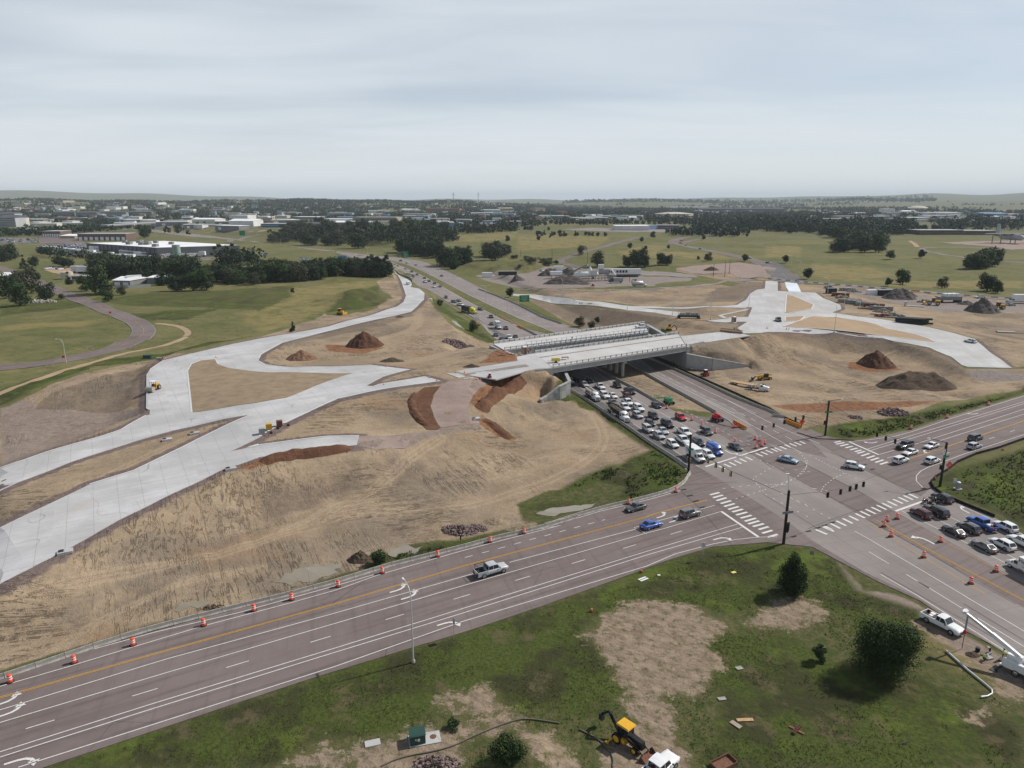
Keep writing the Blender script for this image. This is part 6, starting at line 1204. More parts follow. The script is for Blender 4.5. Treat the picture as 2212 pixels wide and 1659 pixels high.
def masswood(items,mat,label,seed=3):
    R=np.random.default_rng(seed); Vs=[];Fs=[];b=0
    for s,n,h0,h1 in items:
        P=tpoly(s); A=np.array(P); x0,y0=A.min(0);x1,y1=A.max(0); X=R.uniform(x0,x1,n*8);Y=R.uniform(y0,y1,n*8); k=np.where((sdf(P,X,Y,50)<0)&(vnoise(X,Y,45,seed)+.5*vnoise(X,Y,15,seed+1)>-.2)&clear_front(X,Y))[0][:n]; X=X[k];Y=Y[k]; n_=len(X); Z=gi(X,Y); H=R.uniform(h0,h1,n_); H*=1+.4*(R.random(n_)<.15)
        for q in range(46):
            th=R.uniform(0,6.28,n_); zz=R.uniform(.08,1,n_); rr=H*.5*np.sqrt(np.clip(1-(zz*1.15-.35)**2*1.5,.05,1))*R.uniform(.45,1,n_); c=np.stack([X+rr*np.cos(th),Y+rr*np.sin(th),Z+H*zz*.95],1); s_=(H*R.uniform(.07,.13,n_))[:,None]
            u=R.normal(size=(n_,3)); u/=np.linalg.norm(u,axis=1)[:,None]; v=np.cross(u,R.normal(size=(n_,3))); v/=np.linalg.norm(v,axis=1)[:,None]
            V=np.stack([c-u*s_,c-v*s_*.8,c+u*s_,c+v*s_*.8],1).reshape(-1,3); Vs.append(V); Fs.append(np.arange(len(V)).reshape(-1,4)+b); b+=len(V)
    me=npmesh('woods',np.concatenate(Vs),np.concatenate(Fs),mat); o=bpy.data.objects.new('woods',me); COL.objects.link(o); tag(o,label,'woods',kind='stuff')
def woods_now():
    masswood([('E 80,412 110,385 500,372 900,378 1450,372 1680,398 1700,430 1300,440 500,440',260,10,15),('D 700,292 720,262 1000,258 1320,262 1330,292',120,9,13),('D 1480,285 1620,270 1600,240 1480,240',40,11,17),('D 0,220 450,215 600,190 600,178 0,190',120,10,16),('D 1300,300 1640,300 1640,285 1300,285',30,9,14),('E 1480,258 1800,265 1820,235 1500,215',90,11,17),('E 1680,362 2040,358 2212,345 2212,305 2040,315 1850,330 1680,345',110,10,17),
     ('F 1150,268 1820,292 1830,255 1500,240 1240,240 1100,250',130,11,17),('F 1840,328 2212,332 2212,270 2000,262 1860,290',120,12,18),('F 0,215 200,222 600,215 850,220 1200,228 1400,215 1270,165 900,140 500,125 200,115 0,110',700,11,18),('H 0,348 280,348 640,405 700,400 620,340 400,300 0,285',160,12,19),('H 540,348 850,368 1300,378 1300,312 1000,285 650,290',260,12,19),('H 300,257 620,268 1200,278 1200,240 650,215 300,205',200,11,17),('H 1450,332 1990,338 2212,332 2212,230 1990,210 1700,245 1500,270',300,12,19),
     ('E 0,200 300,205 900,150 900,90 0,90',500,11,18),('E 900,150 1500,140 2212,150 2212,85 1500,75 900,80',450,11,18),('b 1100,560 1700,560 1680,500 1100,520',50,12,18),('a 430,700 740,720 740,690 430,680',14,7,11),('a 1850,760 2212,780 2212,720 1850,720',40,9,15)],LF['dark'],'dense tree cover in belts between the fields and the distant town')
    farwood('woods',[(-40,-24,1450,2600,1100,8,13,.06,120),(-24,2,1650,2600,1000,8,13,.06,120),(-40,3,2500,5600,12000,8,14,-.22,200),(-40,-4,5600,8000,2200,10,18,-.1,500),(2,14,2500,5200,2600,9,15,-.1,320),(14,38,1500,2100,500,9,15,.1,200),(14,38,2100,3800,3200,9,15,-.1,280),(8,38,3800,8000,1600,12,22,.12,700),(4,30,8000,13000,900,25,45,.1,1500),(12,18,1250,1500,140,9,13,-.2,120),(-3,14,1800,2300,380,9,14,.05,160)],5,LF['dark'],'dark tree cover spreading through the distant town')
def tufts(name,polys,dens,h,mat,seed,label,w=.05,nb=5,cap=60000):
    R=np.random.default_rng(seed); X=[];Y=[]
    for s in polys:
        P=np.array(tpoly(s) if isinstance(s,str) else s); x0,y0=P.min(0);x1,y1=P.max(0); n=int((x1-x0)*(y1-y0)*dens); x=R.uniform(x0,x1,n);y=R.uniform(y0,y1,n); k=(sdf([tuple(q) for q in P],x,y,5)<0)&(vnoise(x,y,6.0,seed)+.7*vnoise(x,y,1.4,seed+1)>-.1)&(gi(x,y,A_bare)>.8); X.append(x[k]);Y.append(y[k])
    X=np.concatenate(X);Y=np.concatenate(Y); n=len(X)
    if n>cap: X=X[:cap];Y=Y[:cap];n=cap
    Z=gi(X,Y); V=[]
    for q in range(nb):
        a=R.uniform(0,6.28,n); ln=h*R.uniform(.5,1.3,n); ox=R.normal(size=n)*.1;oy=R.normal(size=n)*.1; wx=w*np.cos(a);wy=w*np.sin(a); tx=R.normal(size=n)*.35*ln;ty=R.normal(size=n)*.35*ln
        V.append(np.stack([np.stack([X+ox-wx,Y+oy-wy,Z-.03],1),np.stack([X+ox+wx,Y+oy+wy,Z-.03],1),np.stack([X+ox+tx,Y+oy+ty,Z+ln],1)],1).reshape(-1,3))
    V=np.concatenate(V); me=npmesh(name,V,np.arange(len(V)).reshape(-1,3),mat); o=bpy.data.objects.new(name,me); COL.objects.link(o); tag(o,label,'grass' if 'grass' in name else 'weeds',kind='stuff')
M_TUF=m_leaf('grass_blades',(.05,.072,.018),(.092,.116,.028)); M_TUF2=m_leaf('weed_leaves',(.035,.06,.018),(.06,.09,.026)); M_TUF3=m_leaf('red_weed',(.07,.04,.025),(.06,.06,.03))
tufts('grass',['j 300,1659 1000,1415 1700,1185 2212,1035 k 1500,625 2212,385 l 300,400 520,325 880,305 1180,380 1300,540 1640,650 1700,760 2212,1250 2212,1600 0,1600 k 1700,1700 0,1700'],4.5,.2,M_TUF,3,'rough green grass covering the near roadside',.045,3,80000)
tufts('weeds',['h 640,1230 960,1040 1200,960 1470,1180 1400,1280 1240,1350 860,1430 900,1290','h 300,1350 620,1180 850,1080 860,1210 600,1290','k 320,400 520,330 770,265 1000,205 900,170 600,220','h 370,1600 640,1530 760,1490 500,1560','i 560,770 700,750 1180,690 1560,610 2212,450 2212,490 1560,690 1250,790 880,868 660,880'],2.6,.5,M_TUF2,4,'tall green weeds by the barriers and the muddy pools',.07,6,30000)
tufts('weeds',['i 1480,1330 1560,1180 2212,960 2600,900 2600,1900 2212,1640 1960,1480'],1.6,.45,M_TUF,6,'green weeds on the right corner behind the silt fence',.08,5,14000)
tufts('weeds',['h 880,1330 980,1240 1080,1260 1060,1330 900,1390'],1.5,.6,M_TUF3,7,'reddish weeds in the hollow behind the concrete barriers',.1,5,1500)
M_CATY=flat('machine_yellow',(.58,.32,.02),.5,var=.12); M_JDY=flat('backhoe_yellow',(.66,.36,.02),.45,var=.06); M_LGRN=flat('lift_green',(.02,.22,.09),.45); M_LRED=flat('lift_red',(.45,.015,.03),.4); M_RUST=flat('rusty_steel',(.16,.075,.045),.85,var=.3); M_WOOD=flat('raw_timber',(.42,.27,.14),.85,var=.2); M_GREYM=flat('machine_grey',(.3,.3,.3),.6); M_DKG=flat('cabinet_green',(.018,.06,.045),.5,var=.06); M_TANB=flat('portable_tan',(.3,.25,.2),.8)
def heap(s,h,w,mat,label,name='soil_pile',ry=None,seed=0,ridge=0.0,cat='pile',rot=0,up=0):
    g=T1(s); n=44; m=MB(); ry=(ry or w)*.64; w*=.64; V=[];F=[]
    for i in range(n+1):
        for j in range(n+1):
            u=-1+2*i/n;v=-1+2*j/n; uu=u*(1 if abs(u)<1e9 else 1); q=math.hypot(max(abs(u)-ridge,0)/(1-ridge),v); an=math.atan2(v,u)
            edge=1+.12*mnoise.noise(Vector((math.cos(an)*1.5+seed,math.sin(an)*1.5,0)))
            z=h*max(0,1-q/edge)**(1.0)
            z=z-max(0,z-.86*h)*.45 if z>0 else 0
            z+= (.16*h*mnoise.noise(Vector((u*4+seed,v*4,1)))+.09*h*mnoise.noise(Vector((u*11,v*11+seed,2))))*min(1,z/h*4)
            x=u*w/2;y=v*ry/2; V.append((x,y,z))
    cr,sr=math.cos(rot),math.sin(rot)
    V=[(x*cr-y*sr,x*sr+y*cr,z) for x,y,z in V]; V=[(x,y,z+hz(g[0]+x,g[1]+y)-g[2]-(.25 if z<=0.02 else 0)) for x,y,z in V]
    F=[(i*(n+1)+j,(i+1)*(n+1)+j,(i+1)*(n+1)+j+1,i*(n+1)+j+1) for i in range(n) for j in range(n)]
    m.add(V,F,0,True); o=m.build(name,mat,loc=g); tag(o,label,cat); return o
def hw(s,px): return hpx(s,px)
heap('b 905,1450',6.6,26,M_REDP,'tall dark red-brown soil pile inside the left loop',seed=1,ry=22); heap('b 372,1565',3.8,19,M_ORP,'small orange soil pile inside the left loop',seed=2,ry=14)
heap('i 945,245',6.4,25,M_REDP,'sharp reddish soil pile in the right basin',seed=3,ry=22); heap('i 1290,425',5.6,44,M_BRP,'broad dark spoil heap in the right basin',seed=4,ry=20,ridge=.35)
heap('d 1145,1050',6.5,34,M_GRP,'flat-topped grey gravel stockpile in the storage yard',seed=5,ry=20,ridge=.25); heap('d 1855,1160',8,30,M_GRP,'pointed dark gravel stockpile near the right edge',seed=6,ry=24); heap('d 1720,1100',2.6,17,M_GRP,'low gravel heap behind the pointed one',seed=7,ry=12); heap('d 1240,1030',3.2,12,M_GRP,'small gravel ridge beside the flat-topped stockpile',seed=8,ry=14)
heap('t 330,380',6.5,40,M_GRP,'wide grey gravel heap at the left of the batching plant',seed=9,ry=20,ridge=.2); heap('t 600,370',7,34,M_GRP,'gravel heap behind the conveyor',seed=10,ry=18); heap('t 590,520',6.5,60,M_GRP,'long gravel heap in front of the conveyor',seed=11,ry=20,ridge=.3); heap('b 2205,890',5,16,M_GRP,'small pointed gravel heap in the left of the gravel yard',seed=12); heap('c 15,890',3.5,16,M_GRP,'small gravel heap at the edge of the gravel yard',seed=13)
heap('c 1660,810',4,24,M_BRP,'low brown heap by the poles beyond the ramp',seed=14,ry=12); heap('g 1140,215',1.6,15,M_BRP,'low dark spoil ridge beside the unfinished approach',seed=15,ry=6); heap('r 90,625',1.2,10,M_BRP,'low spoil mound beside the approach slab',seed=16,ry=4); heap('g 860,1000' if 0 else 'b 1210,1210',1.0,9,M_BRP,'small spoil patch on the edge of the new ramp',seed=17,ry=4)
heap('k 330,285',2.1,8,M_BRP,'dark muddy mound beside the pool by the barriers',seed=18,ry=5); heap('k 1215,30',.8,8,M_ISL,'tan sand mound by the near barriers',seed=19,ry=5); heap('E 1915,255',14,110,M_BRP,'large brown mound in the far town',seed=20,ry=50); heap('F 170,250',14,130,M_BRP,'second large brown mound in the far town',seed=21,ry=50)
def ridge(s,h,w,mat,label,seed):
    P=tpoly(s); Q=resample(P,1.2,False); m=MB(); k=7; V=[]
    for i,(x,y) in enumerate(Q):
        a=Q[max(i-1,0)];b=Q[min(i+1,len(Q)-1)];dx,dy=b[0]-a[0],b[1]-a[1];l=math.hypot(dx,dy) or 1; nx_,ny_=-dy/l,dx/l; hh=h*(.7+.6*abs(mnoise.noise(Vector((i*.3,seed,0)))))*min(1,i/3,(len(Q)-1-i)/3)
        for j in range(k):
            f=(j/(k-1)-.5)*2; ww=w/2*f*(1+.3*mnoise.noise(Vector((i*.4,seed,j)))); px,py=x+nx_*ww,y+ny_*ww; V.append((px,py,hz(px,py)+hh*(1-f*f)-.08+random.uniform(-.08,.08)*h))
    m.add(V,[(i*k+j,(i+1)*k+j,(i+1)*k+j+1,i*k+j+1) for i in range(len(Q)-1) for j in range(k-1)]); tag(m.build('soil_ridge',mat),label,'pile')
ridge('g 0,1075 300,1010 500,990 720,955 800,958',1.5,4.5,M_REDC,'long ridge of dark red soil below the short ramp stub',1); ridge('g 2170,880 2060,800 1920,700',1.1,4,M_REDC,'red soil windrow running down from the cut',2); ridge('g 1900,640 1960,560 2080,470 2212,400 r 800,730',1.4,5,M_REDC,'curved bank of red soil right of the haul ramp',3); ridge('g 1360,480 1310,560 1330,650 1390,730 1500,790',1.0,3,M_REDC,'red soil windrow left of the haul ramp',4)
def rubble(s,n,w,d,sz,mat,label,seed,h=.8,kind=None):
    g=T1(s); R=random.Random(seed); m=MB()
    for i in range(n):
        a=R.uniform(0,6.28);q=R.random()**.6; x=q*w/2*math.cos(a);y=q*d/2*math.sin(a); z=hz(g[0]+x,g[1]+y)-g[2]+max(0,(1-q)*h*R.random()); M=Matrix.Translation((x,y,z))@Matrix.Rotation(R.uniform(0,6),4,'Z')@Matrix.Rotation(R.uniform(-.5,.5),4,'X'); k=sz*R.uniform(.4,1.2); m.box(0,0,0,k,k*R.uniform(.5,1),k*R.uniform(.4,.8),M=M,tx=R.uniform(.5,.9),ty=R.uniform(.5,.9))
    o=m.build('rubble_heap',mat,loc=g); tag(o,label,'rubble')
rubble('k 985,90',420,7.5,4.2,.45,M_ROCK,'heap of broken pink rock behind the near barriers',1,1.3); rubble('k 1090,75',160,5,3.5,.4,M_ROCK,'smaller heap of broken rock right of the pink one',2,.8); rubble('i 1095,655',260,10,7,.8,M_ROCK,'heap of broken slabs in the right basin',3,1.6); rubble('i 768,698',60,5,3,.6,M_ROCK,'small pile of stones left of the broken slabs',4,.7); rubble('b 1715,1455',420,14,12,.9,M_ROCK,'dark heap of broken rock by the left bridge approach',5,2.6); rubble('k 830,1630',200,6,3,.35,M_ROCK,'pink rubble heap at the bottom edge',6,.9); rubble('a 310,1085',200,26,8,1.6,M_BARR,'pale boulders by the left roadside clump',7,1); rubble('j 1420,600',90,5,2,.25,M_BRP,'crumbled soil clods by the near barriers',8,.3)
r=empty('backhoe_loader')
m=MB(); m.box(1.5,0,.75,2.2,.85,.95,tx=.92,ty=.75); m.build('engine_hood',M_BLKP,r); m=MB(); m.box(.2,0,.55,3.6,.75,.45); m.box(-.3,.75,.55,1.2,.35,.5); m.box(-.3,-.75,.55,1.2,.35,.5); m.build('chassis',M_JDY,r)
m=MB(); 
for sx in (-.95,.55):
    for sy in (-.65,.65): m.bar((sx,sy,1.2),(sx*.92,sy*.95,2.65),.08)
m.build('cab_frame',M_BLKP,r); boxm(-.2,0,1.2,1.4,1.22,1.42,tx=.93,ty=.93).build('cab_glass',M_GLASS,r); boxm(-.2,0,2.66,1.95,1.7,.16,tx=.9,ty=.86).build('roof',M_JDY,r); boxm(-.3,0,1.1,.5,.5,.8).build('seat',M_TRIM,r)
for x,y,rd,w_ in ((-.9,.85,.72,.45),(-.9,-.85,.72,.45),(1.75,.8,.45,.3),(1.75,-.8,.45,.3)): wheel(r,x,y,rd,w_,rm=M_JDY)
m=MB()
for s in (-1,1): m.bar((.4,s*.62,1.45),(1.9,s*.62,1.2),.12,.2); m.bar((1.9,s*.62,1.2),(3.0,s*.6,.45),.12,.2); m.bar((.9,s*.62,.8),(2.4,s*.6,.75),.08)
m.build('loader_arm',M_BLKP,r)
m=MB(); pr=[(3.0,.75),(2.85,.3),(3.05,.05),(3.85,.02)]; 
for (a,b),(c,d) in zip(pr,pr[1:]): m.bar((a,0,b),(c,0,d),2.3,.06,up=(0,1,0)) if 0 else m.add([(a,-1.15,b),(a,1.15,b),(c,1.15,d),(c,-1.15,d),(a-.05,-1.15,b-.05),(a-.05,1.15,b-.05),(c-.02,1.15,d-.05),(c-.02,-1.15,d-.05)],[(0,1,2,3),(7,6,5,4),(0,4,5,1),(2,6,7,3)])
for s in (-1.15,1.15): m.add([(a,s,b) for a,b in pr]+[(a,s+.04,b) for a,b in pr],[(0,1,2,3),(7,6,5,4),(0,3,7,4)])
m.build('loader_bucket',M_RUST,r)
m=MB(); m.bar((-1.2,0,.9),(-2.9,0,3.0),.26,.34); m.bar((-1.3,0,1.2),(-2.5,0,2.9),.1); m.build('boom',M_BLKP,r); m=MB(); m.bar((-2.8,0,3.1),(-4.1,.1,1.9),.22,.28); m.build('dipper_arm',M_BLKP,r); m=MB(); m.box(-4.2,.1,1.0,.6,.6,.9,tx=.6); m.build('digging_bucket',M_TRIM,r)
m=MB()
for s in (-1,1): m.bar((-1.3,s*.6,.7),(-1.7,s*1.7,.15),.14); m.box(-1.75,s*1.75,.02,.5,.35,.08)
m.build('stabiliser',M_JDY,r)
g=T1('v 880,840'); r.location=g; r.rotation_euler=(0,0,math.radians(-47)); r.scale=(1.0,)*3; tag(r,'backhoe loader with a yellow roof and rusty bucket at the bottom edge','backhoe')
r=empty('utility_truck'); boxm(0,0,.8,7.6,1.0,.35).build('frame',M_CHAS,r)
m=MB(); 
for s in (-1,1): m.box(-.6,s*.98,.85,5.0,.5,1.15); 
m.box(-.6,0,.95,5.0,1.6,.15); m.box(-3.2,0,.7,.3,2.3,.3); m.build('service_body',M_TRUCKW,r); truckcab(r,4.2,1.15,M_TRUCKW,h=2.5)
for x in (5.4,-1.3): axle(r,x,1.16,.5,x<3)
m=MB(); m.lathe([(.55,1.1),(.5,1.5),(.35,1.6),(.35,2.3)],12,c=(-1.4,0,0)); m.box(-1.4,0,2.2,.9,.8,.6); m.build('turntable',M_TRUCKW,r)
m=MB(); m.bar((-1.3,0,2.6),(-5.2,0,4.4),.5,.55); m.build('boom',M_TRUCKW,r); m=MB(); m.bar((-5.0,0,4.32),(-9.0,0,6.0),.32,.36); m.build('boom_tip',M_POLE,r); m=MB(); m.box(-9.0,0,5.9,.6,.9,.5); m.tube([(-9.1,-.7,6.3),(-9.0,0,6.5),(-9.1,.7,6.3)],.09,6); m.build('pole_claw',M_TRUCKW,r); m=MB(); m.tube([(-8.6,0,5.8),(-8.6,0,3.2)],.14,8); m.build('auger_motor',M_GREYM,r); m=MB(); m.lathe([(.3,2.7),(.22,3.1),(.1,3.3)],8,c=(-8.6,0,0)); m.build('auger_head',M_LRED,r); m=MB(); m.tube([(-8.6,0,2.8),(-8.6,0,.1)],.05,6); m.build('auger_shaft',M_CHAS,r)
m=MB(); m.bar((-2.9,1.1,.9),(-3.6,1.9,.1),.2); m.bar((-2.9,-1.1,.9),(-3.6,-1.9,.1),.2); m.box(-3.7,1.95,.02,.9,.7,.08); m.box(-3.7,-1.95,.02,.9,.7,.08); m.build('outrigger',M_CHAS,r)
g=T1('w 1130,1330'); r.location=(g[0]+1.6,g[1]-.4,g[2]); r.rotation_euler=(0,0,math.radians(-52)); tag(r,'white utility truck with a raised white crane boom at the right edge','utility truck')
m=MB(); P=[T1('l 1785,882'),T1('l 1900,985'),T1('l 2000,1065'),T1('l 2035,1095'),T1('l 2036,1115'),T1('l 2010,1130'),T1('l 1975,1134')]; m.tube([(x,y,z+.22) for x,y,z in smoothpoly([(a,b) for a,b,c in P],2,False) and [(a,b,c) for a,b,c in P]],[.17,.16,.14,.12,.11,.1,.13],10); tag(m.build('lamp_pole',M_POLE),'curved grey lamp pole lying on the grass at lower right','pole')
BEND=dict(pel=(0,0,.92),che=(.3,0,1.12),nec=(.45,0,1.18),hea=(.62,0,1.2),ls=(.4,.2,1.12),le=(.5,.24,.88),lw=(.62,.2,.66),lf=(.68,.18,.6),rs=(.4,-.2,1.12),re=(.5,-.24,.88),rw=(.62,-.2,.66),rf=(.68,-.18,.6))
KNEEL=dict(pel=(0,0,.5),che=(.22,0,.82),nec=(.34,0,.95),hea=(.46,0,1.06),lh=(0,.1,.46),lk=(.38,.16,.42),la=(.36,.18,.07),lt=(.5,.18,.04),rh=(0,-.1,.46),rk=(.22,-.16,.09),ra=(-.2,-.16,.1),rt=(-.35,-.16,.06),ls=(.3,.2,.9),le=(.5,.24,.68),lw=(.68,.18,.5),lf=(.74,.16,.46),rs=(.3,-.2,.9),re=(.5,-.24,.68),rw=(.68,-.18,.5),rf=(.74,-.16,.46))
for s,po,l,hl,vs_,rz,lg in (('w 885,1005',{},'worker standing in a lime vest and tan trousers by the verge','none',M_HIV,2.6,(.2,.15,.1)),('w 632,895',BEND,'worker bending over beside the auger shaft, pale shirt',None,None,3.0,(.02,.02,.02)),('w 505,1020',KNEEL,'kneeling worker in a white helmet and lime vest by the hole',M_HELW,M_HIV,-.5,(.03,.03,.03))):
    g=T1(s); person(po,(.4,.38,.33),lg,l,hl if hl!='none' else flat('dark_hair',(.02,.015,.01),.9),vs_,g,rz)
for i,(s,z,l,vs_) in enumerate((('r 897,440',9,'worker in orange by the portable toilet at the left bridge end',M_HIO),('r 960,432',9,'worker in bright orange next to the bridge parapet',M_HIO),('r 1522,245',9,'lone worker standing on the rear bridge deck',M_HIO),('s 793,948',0,'worker in lime under the right bridge end, left one',M_HIV),('s 826,948',0,'worker in lime under the right bridge end, right one',M_HIV),('s 1145,1025',0,'worker in lime by the table below the long wing wall',M_HIV),('s 1693,470',9,'worker on the far side of the slab roller',M_HIV))):
    x,y=G(*pts(s)[0],z); person({},(.3,.3,.28) if i!=2 else (.05,.05,.06),(.04,.04,.06),l,M_HELW,vs_ if i!=2 else None,(x,y,z+.05),random.uniform(0,6))
g=T1('w 620,990'); m=MB(); m.box(0,0,0,1.1,.7,.25); m.box(.9,.8,0,.6,.5,.35); tag(m.build('equipment_box',M_GREYM,loc=g,rz=.3),'small grey cover box on the ground beside the kneeling worker','box'); g=T1('w 400,850'); m=MB(); m.lathe([(.3,0),(.32,.7)],10); tag(m.build('barrel',M_TRIM,loc=g),'black bucket standing next to the dug hole','bucket')
heap('w 300,920',.5,3.4,M_BRP,'dark heap of dug earth beside the hole at lower right',seed=30,ry=2.4)
g=T1('k 710,1470'); r=empty('utility_box',g,math.radians(14)); m=MB(); m.box(.8,0,0,4.0,2.1,.12); m.build('concrete_pad',M_NEWC,r); m=MB(); m.box(-.1,0,.12,1.9,1.7,1.25,tx=1,ty=.95); m.box(-.1,0,1.37,2.0,1.8,.12,ty=.8); m.build('cabinet',M_DKG,r); m=MB(); m.lathe([(.42,.125),(.4,.15)],20,c=(1.9,.1,0)); m.build('manhole_cover',M_RUST,r); m=MB(); m.box(-.35,-.87,.75,.14,.02,.25); m.box(0,-.87,.6,.3,.02,.4); m.build('warning_label',M_SWHT,r); tag(r,'dark green utility box on a pale pad at the bottom left of the grass','utility box')
g=T1('k 410,1488'); m=MB(); m.box(0,0,0,1.9,1.1,.1); tag(m.build('concrete_slab',M_NEWC,loc=g,rz=.3),'small pale concrete slab left of the green utility box','slab')
g=T1('i 1645,1308'); r=empty('control_cabinet',g,.2); m=MB(); m.box(0,0,0,1.5,1.3,.18); m.build('plinth',M_NEWC,r); m=MB(); m.box(0,0,.18,.8,.7,1.5); m.build('cabinet',M_GREYM,r); m=MB(); m.lathe([(.45,1.7),(.3,1.86),(.05,1.9)],12); m.build('cap',M_SWHT,r); tag(r,'grey control cabinet with a white cap on the right corner','cabinet')
for s,w_,d_,mt,l,rz in (('l 118,480',.35,1.8,M_SWHT,'pair of long white boards lying at the road edge',-1.0),('l 620,447',.9,.6,flat('yellow_scrap',(.6,.6,.15),.7),'scrap of pale yellow plastic on the grass',.4),('l 210,462',.5,.4,M_SWHT,'scrap of white paper on the grass by the road',0),('l 682,1256',2.2,.55,M_WOOD,'plywood sheet lying on the lower grass, longer one',.05),('l 632,1282',1.5,.7,M_TANB,'curved tan board beside the plywood sheet',-.9),('l 650,972',1.0,.7,M_BARR,'flat pale stone in the grass',.3),('l 1545,1385' if 0 else 'l 1560,1380',.8,.2,M_TRIM,'dark scrap lying in the lower right grass',.5),('l 965,1312',2.0,.35,M_RUST,'rusty auger lying in the grass',-.8),('l 555,1140',1.1,.6,M_BARR,'flat stone slab among the weeds',.2),('l 565,1500',3.0,1.6,M_RUST,'rusty steel tray cut by the bottom edge',.5)):
    g=T1(s); m=MB(); m.box(0,0,0,w_,d_,.06); 
    if 'pair' in l: m.box(.55,0,0,w_,d_,.06)
    if 'tray' in l:
        for q in (-.8,.8): m.box(0,q,0,3.0,.08,.4)
        for q in (-1.5,1.5): m.box(q,0,0,.08,1.6,.4)
    if 'auger' in l:
        for q in range(8): m.box(0,-.9+.25*q,0,.5,.08,.25)
    o=m.build('scrap' if 'scrap' in l else 'board' if 'board' in l or 'sheet' in l else 'stone' if 'stone' in l else 'steel_tray' if 'tray' in l else 'auger',mt,loc=(g[0],g[1],g[2]+.08),rz=rz); tag(o,l,'debris')
m=MB(); P=smoothpoly(tpoly('k 470,1640 600,1580 900,1530 1100,1430 1350,1335 1450,1330 1640,1360'),2,False); m.tube([(x,y,hz(x,y)+.12) for x,y in resample(P,.8,False)],.1,6); tag(m.build('sediment_log',flat('straw_log_brown',(.13,.12,.09),.95)),'long brown sediment log winding along the bottom of the grass','sediment log')
m=MB(); P=smoothpoly(tpoly('v 0,590 300,740 480,880 600,1050 640,1180 620,1290'),2,False); m.tube([(x,y,hz(x,y)+.12) for x,y in resample(P,.8,False)],.1,6); tag(m.build('sediment_log',flat('straw_log_brown',(.13,.12,.09),.95)),'short sediment log curving left of the backhoe','sediment log')
def lift(s,mat,arms,label,hd):
    r=empty('boom_lift'); boxm(0,0,.45,3.0,1.5,.55).build('chassis',M_TRIM,r)
    for x in (-1.2,1.2):
        for y in (-1.05,1.05): wheel(r,x,y,.5,.4)
    m=MB(); m.box(-.3,.5,1.0,2.6,.9,1.1,tx=.8,ty=.8); m.box(-.3,-.5,1.0,2.6,.9,.9,tx=.8,ty=.8); m.build('turret',mat,r)
    for a,b,w_,mt in arms: m=MB(); m.bar(a,b,w_,w_*1.1); m.build('boom_section',mt,r)
    e=Vector(arms[-1][1]); m=MB()
    for z in (0,.55,1.1): 
        for q in ((-.5,-1.0,-.5,1.0),(.5,-1.0,.5,1.0),(-.5,-1.0,.5,-1.0),(-.5,1.0,.5,1.0)): m.bar(e+Vector((q[0],q[1],z)),e+Vector((q[2],q[3],z)),.05)
    for x in (-.5,.5):
        for y in (-1,0,1): m.bar(e+Vector((x,y,0)),e+Vector((x,y,1.1)),.05)
    m.box(e.x,e.y,e.z,1.0,2.0,.06); m.build('work_basket',mat,r); place(r,s,hd,label,'boom lift',up=.8)
lift('n 640,255',M_LRED,[((-1.2,0,2.1),(1.5,0,1.9),.45,M_LRED),((1.2,0,2.0),(5.2,0,1.3),.35,M_GREYM),((5.0,0,1.3),(7.5,0,.35),.25,M_GREYM)],'red boom lift parked on the closed median lane',HD+.25)
lift('s 760,1490',M_LGRN,[((1.0,0,1.9),(-2.0,0,1.8),.4,M_LGRN),((-1.8,0,1.8),(-5.2,0,.9),.28,M_LGRN)],'green boom lift on the sandy median',HD+.3)
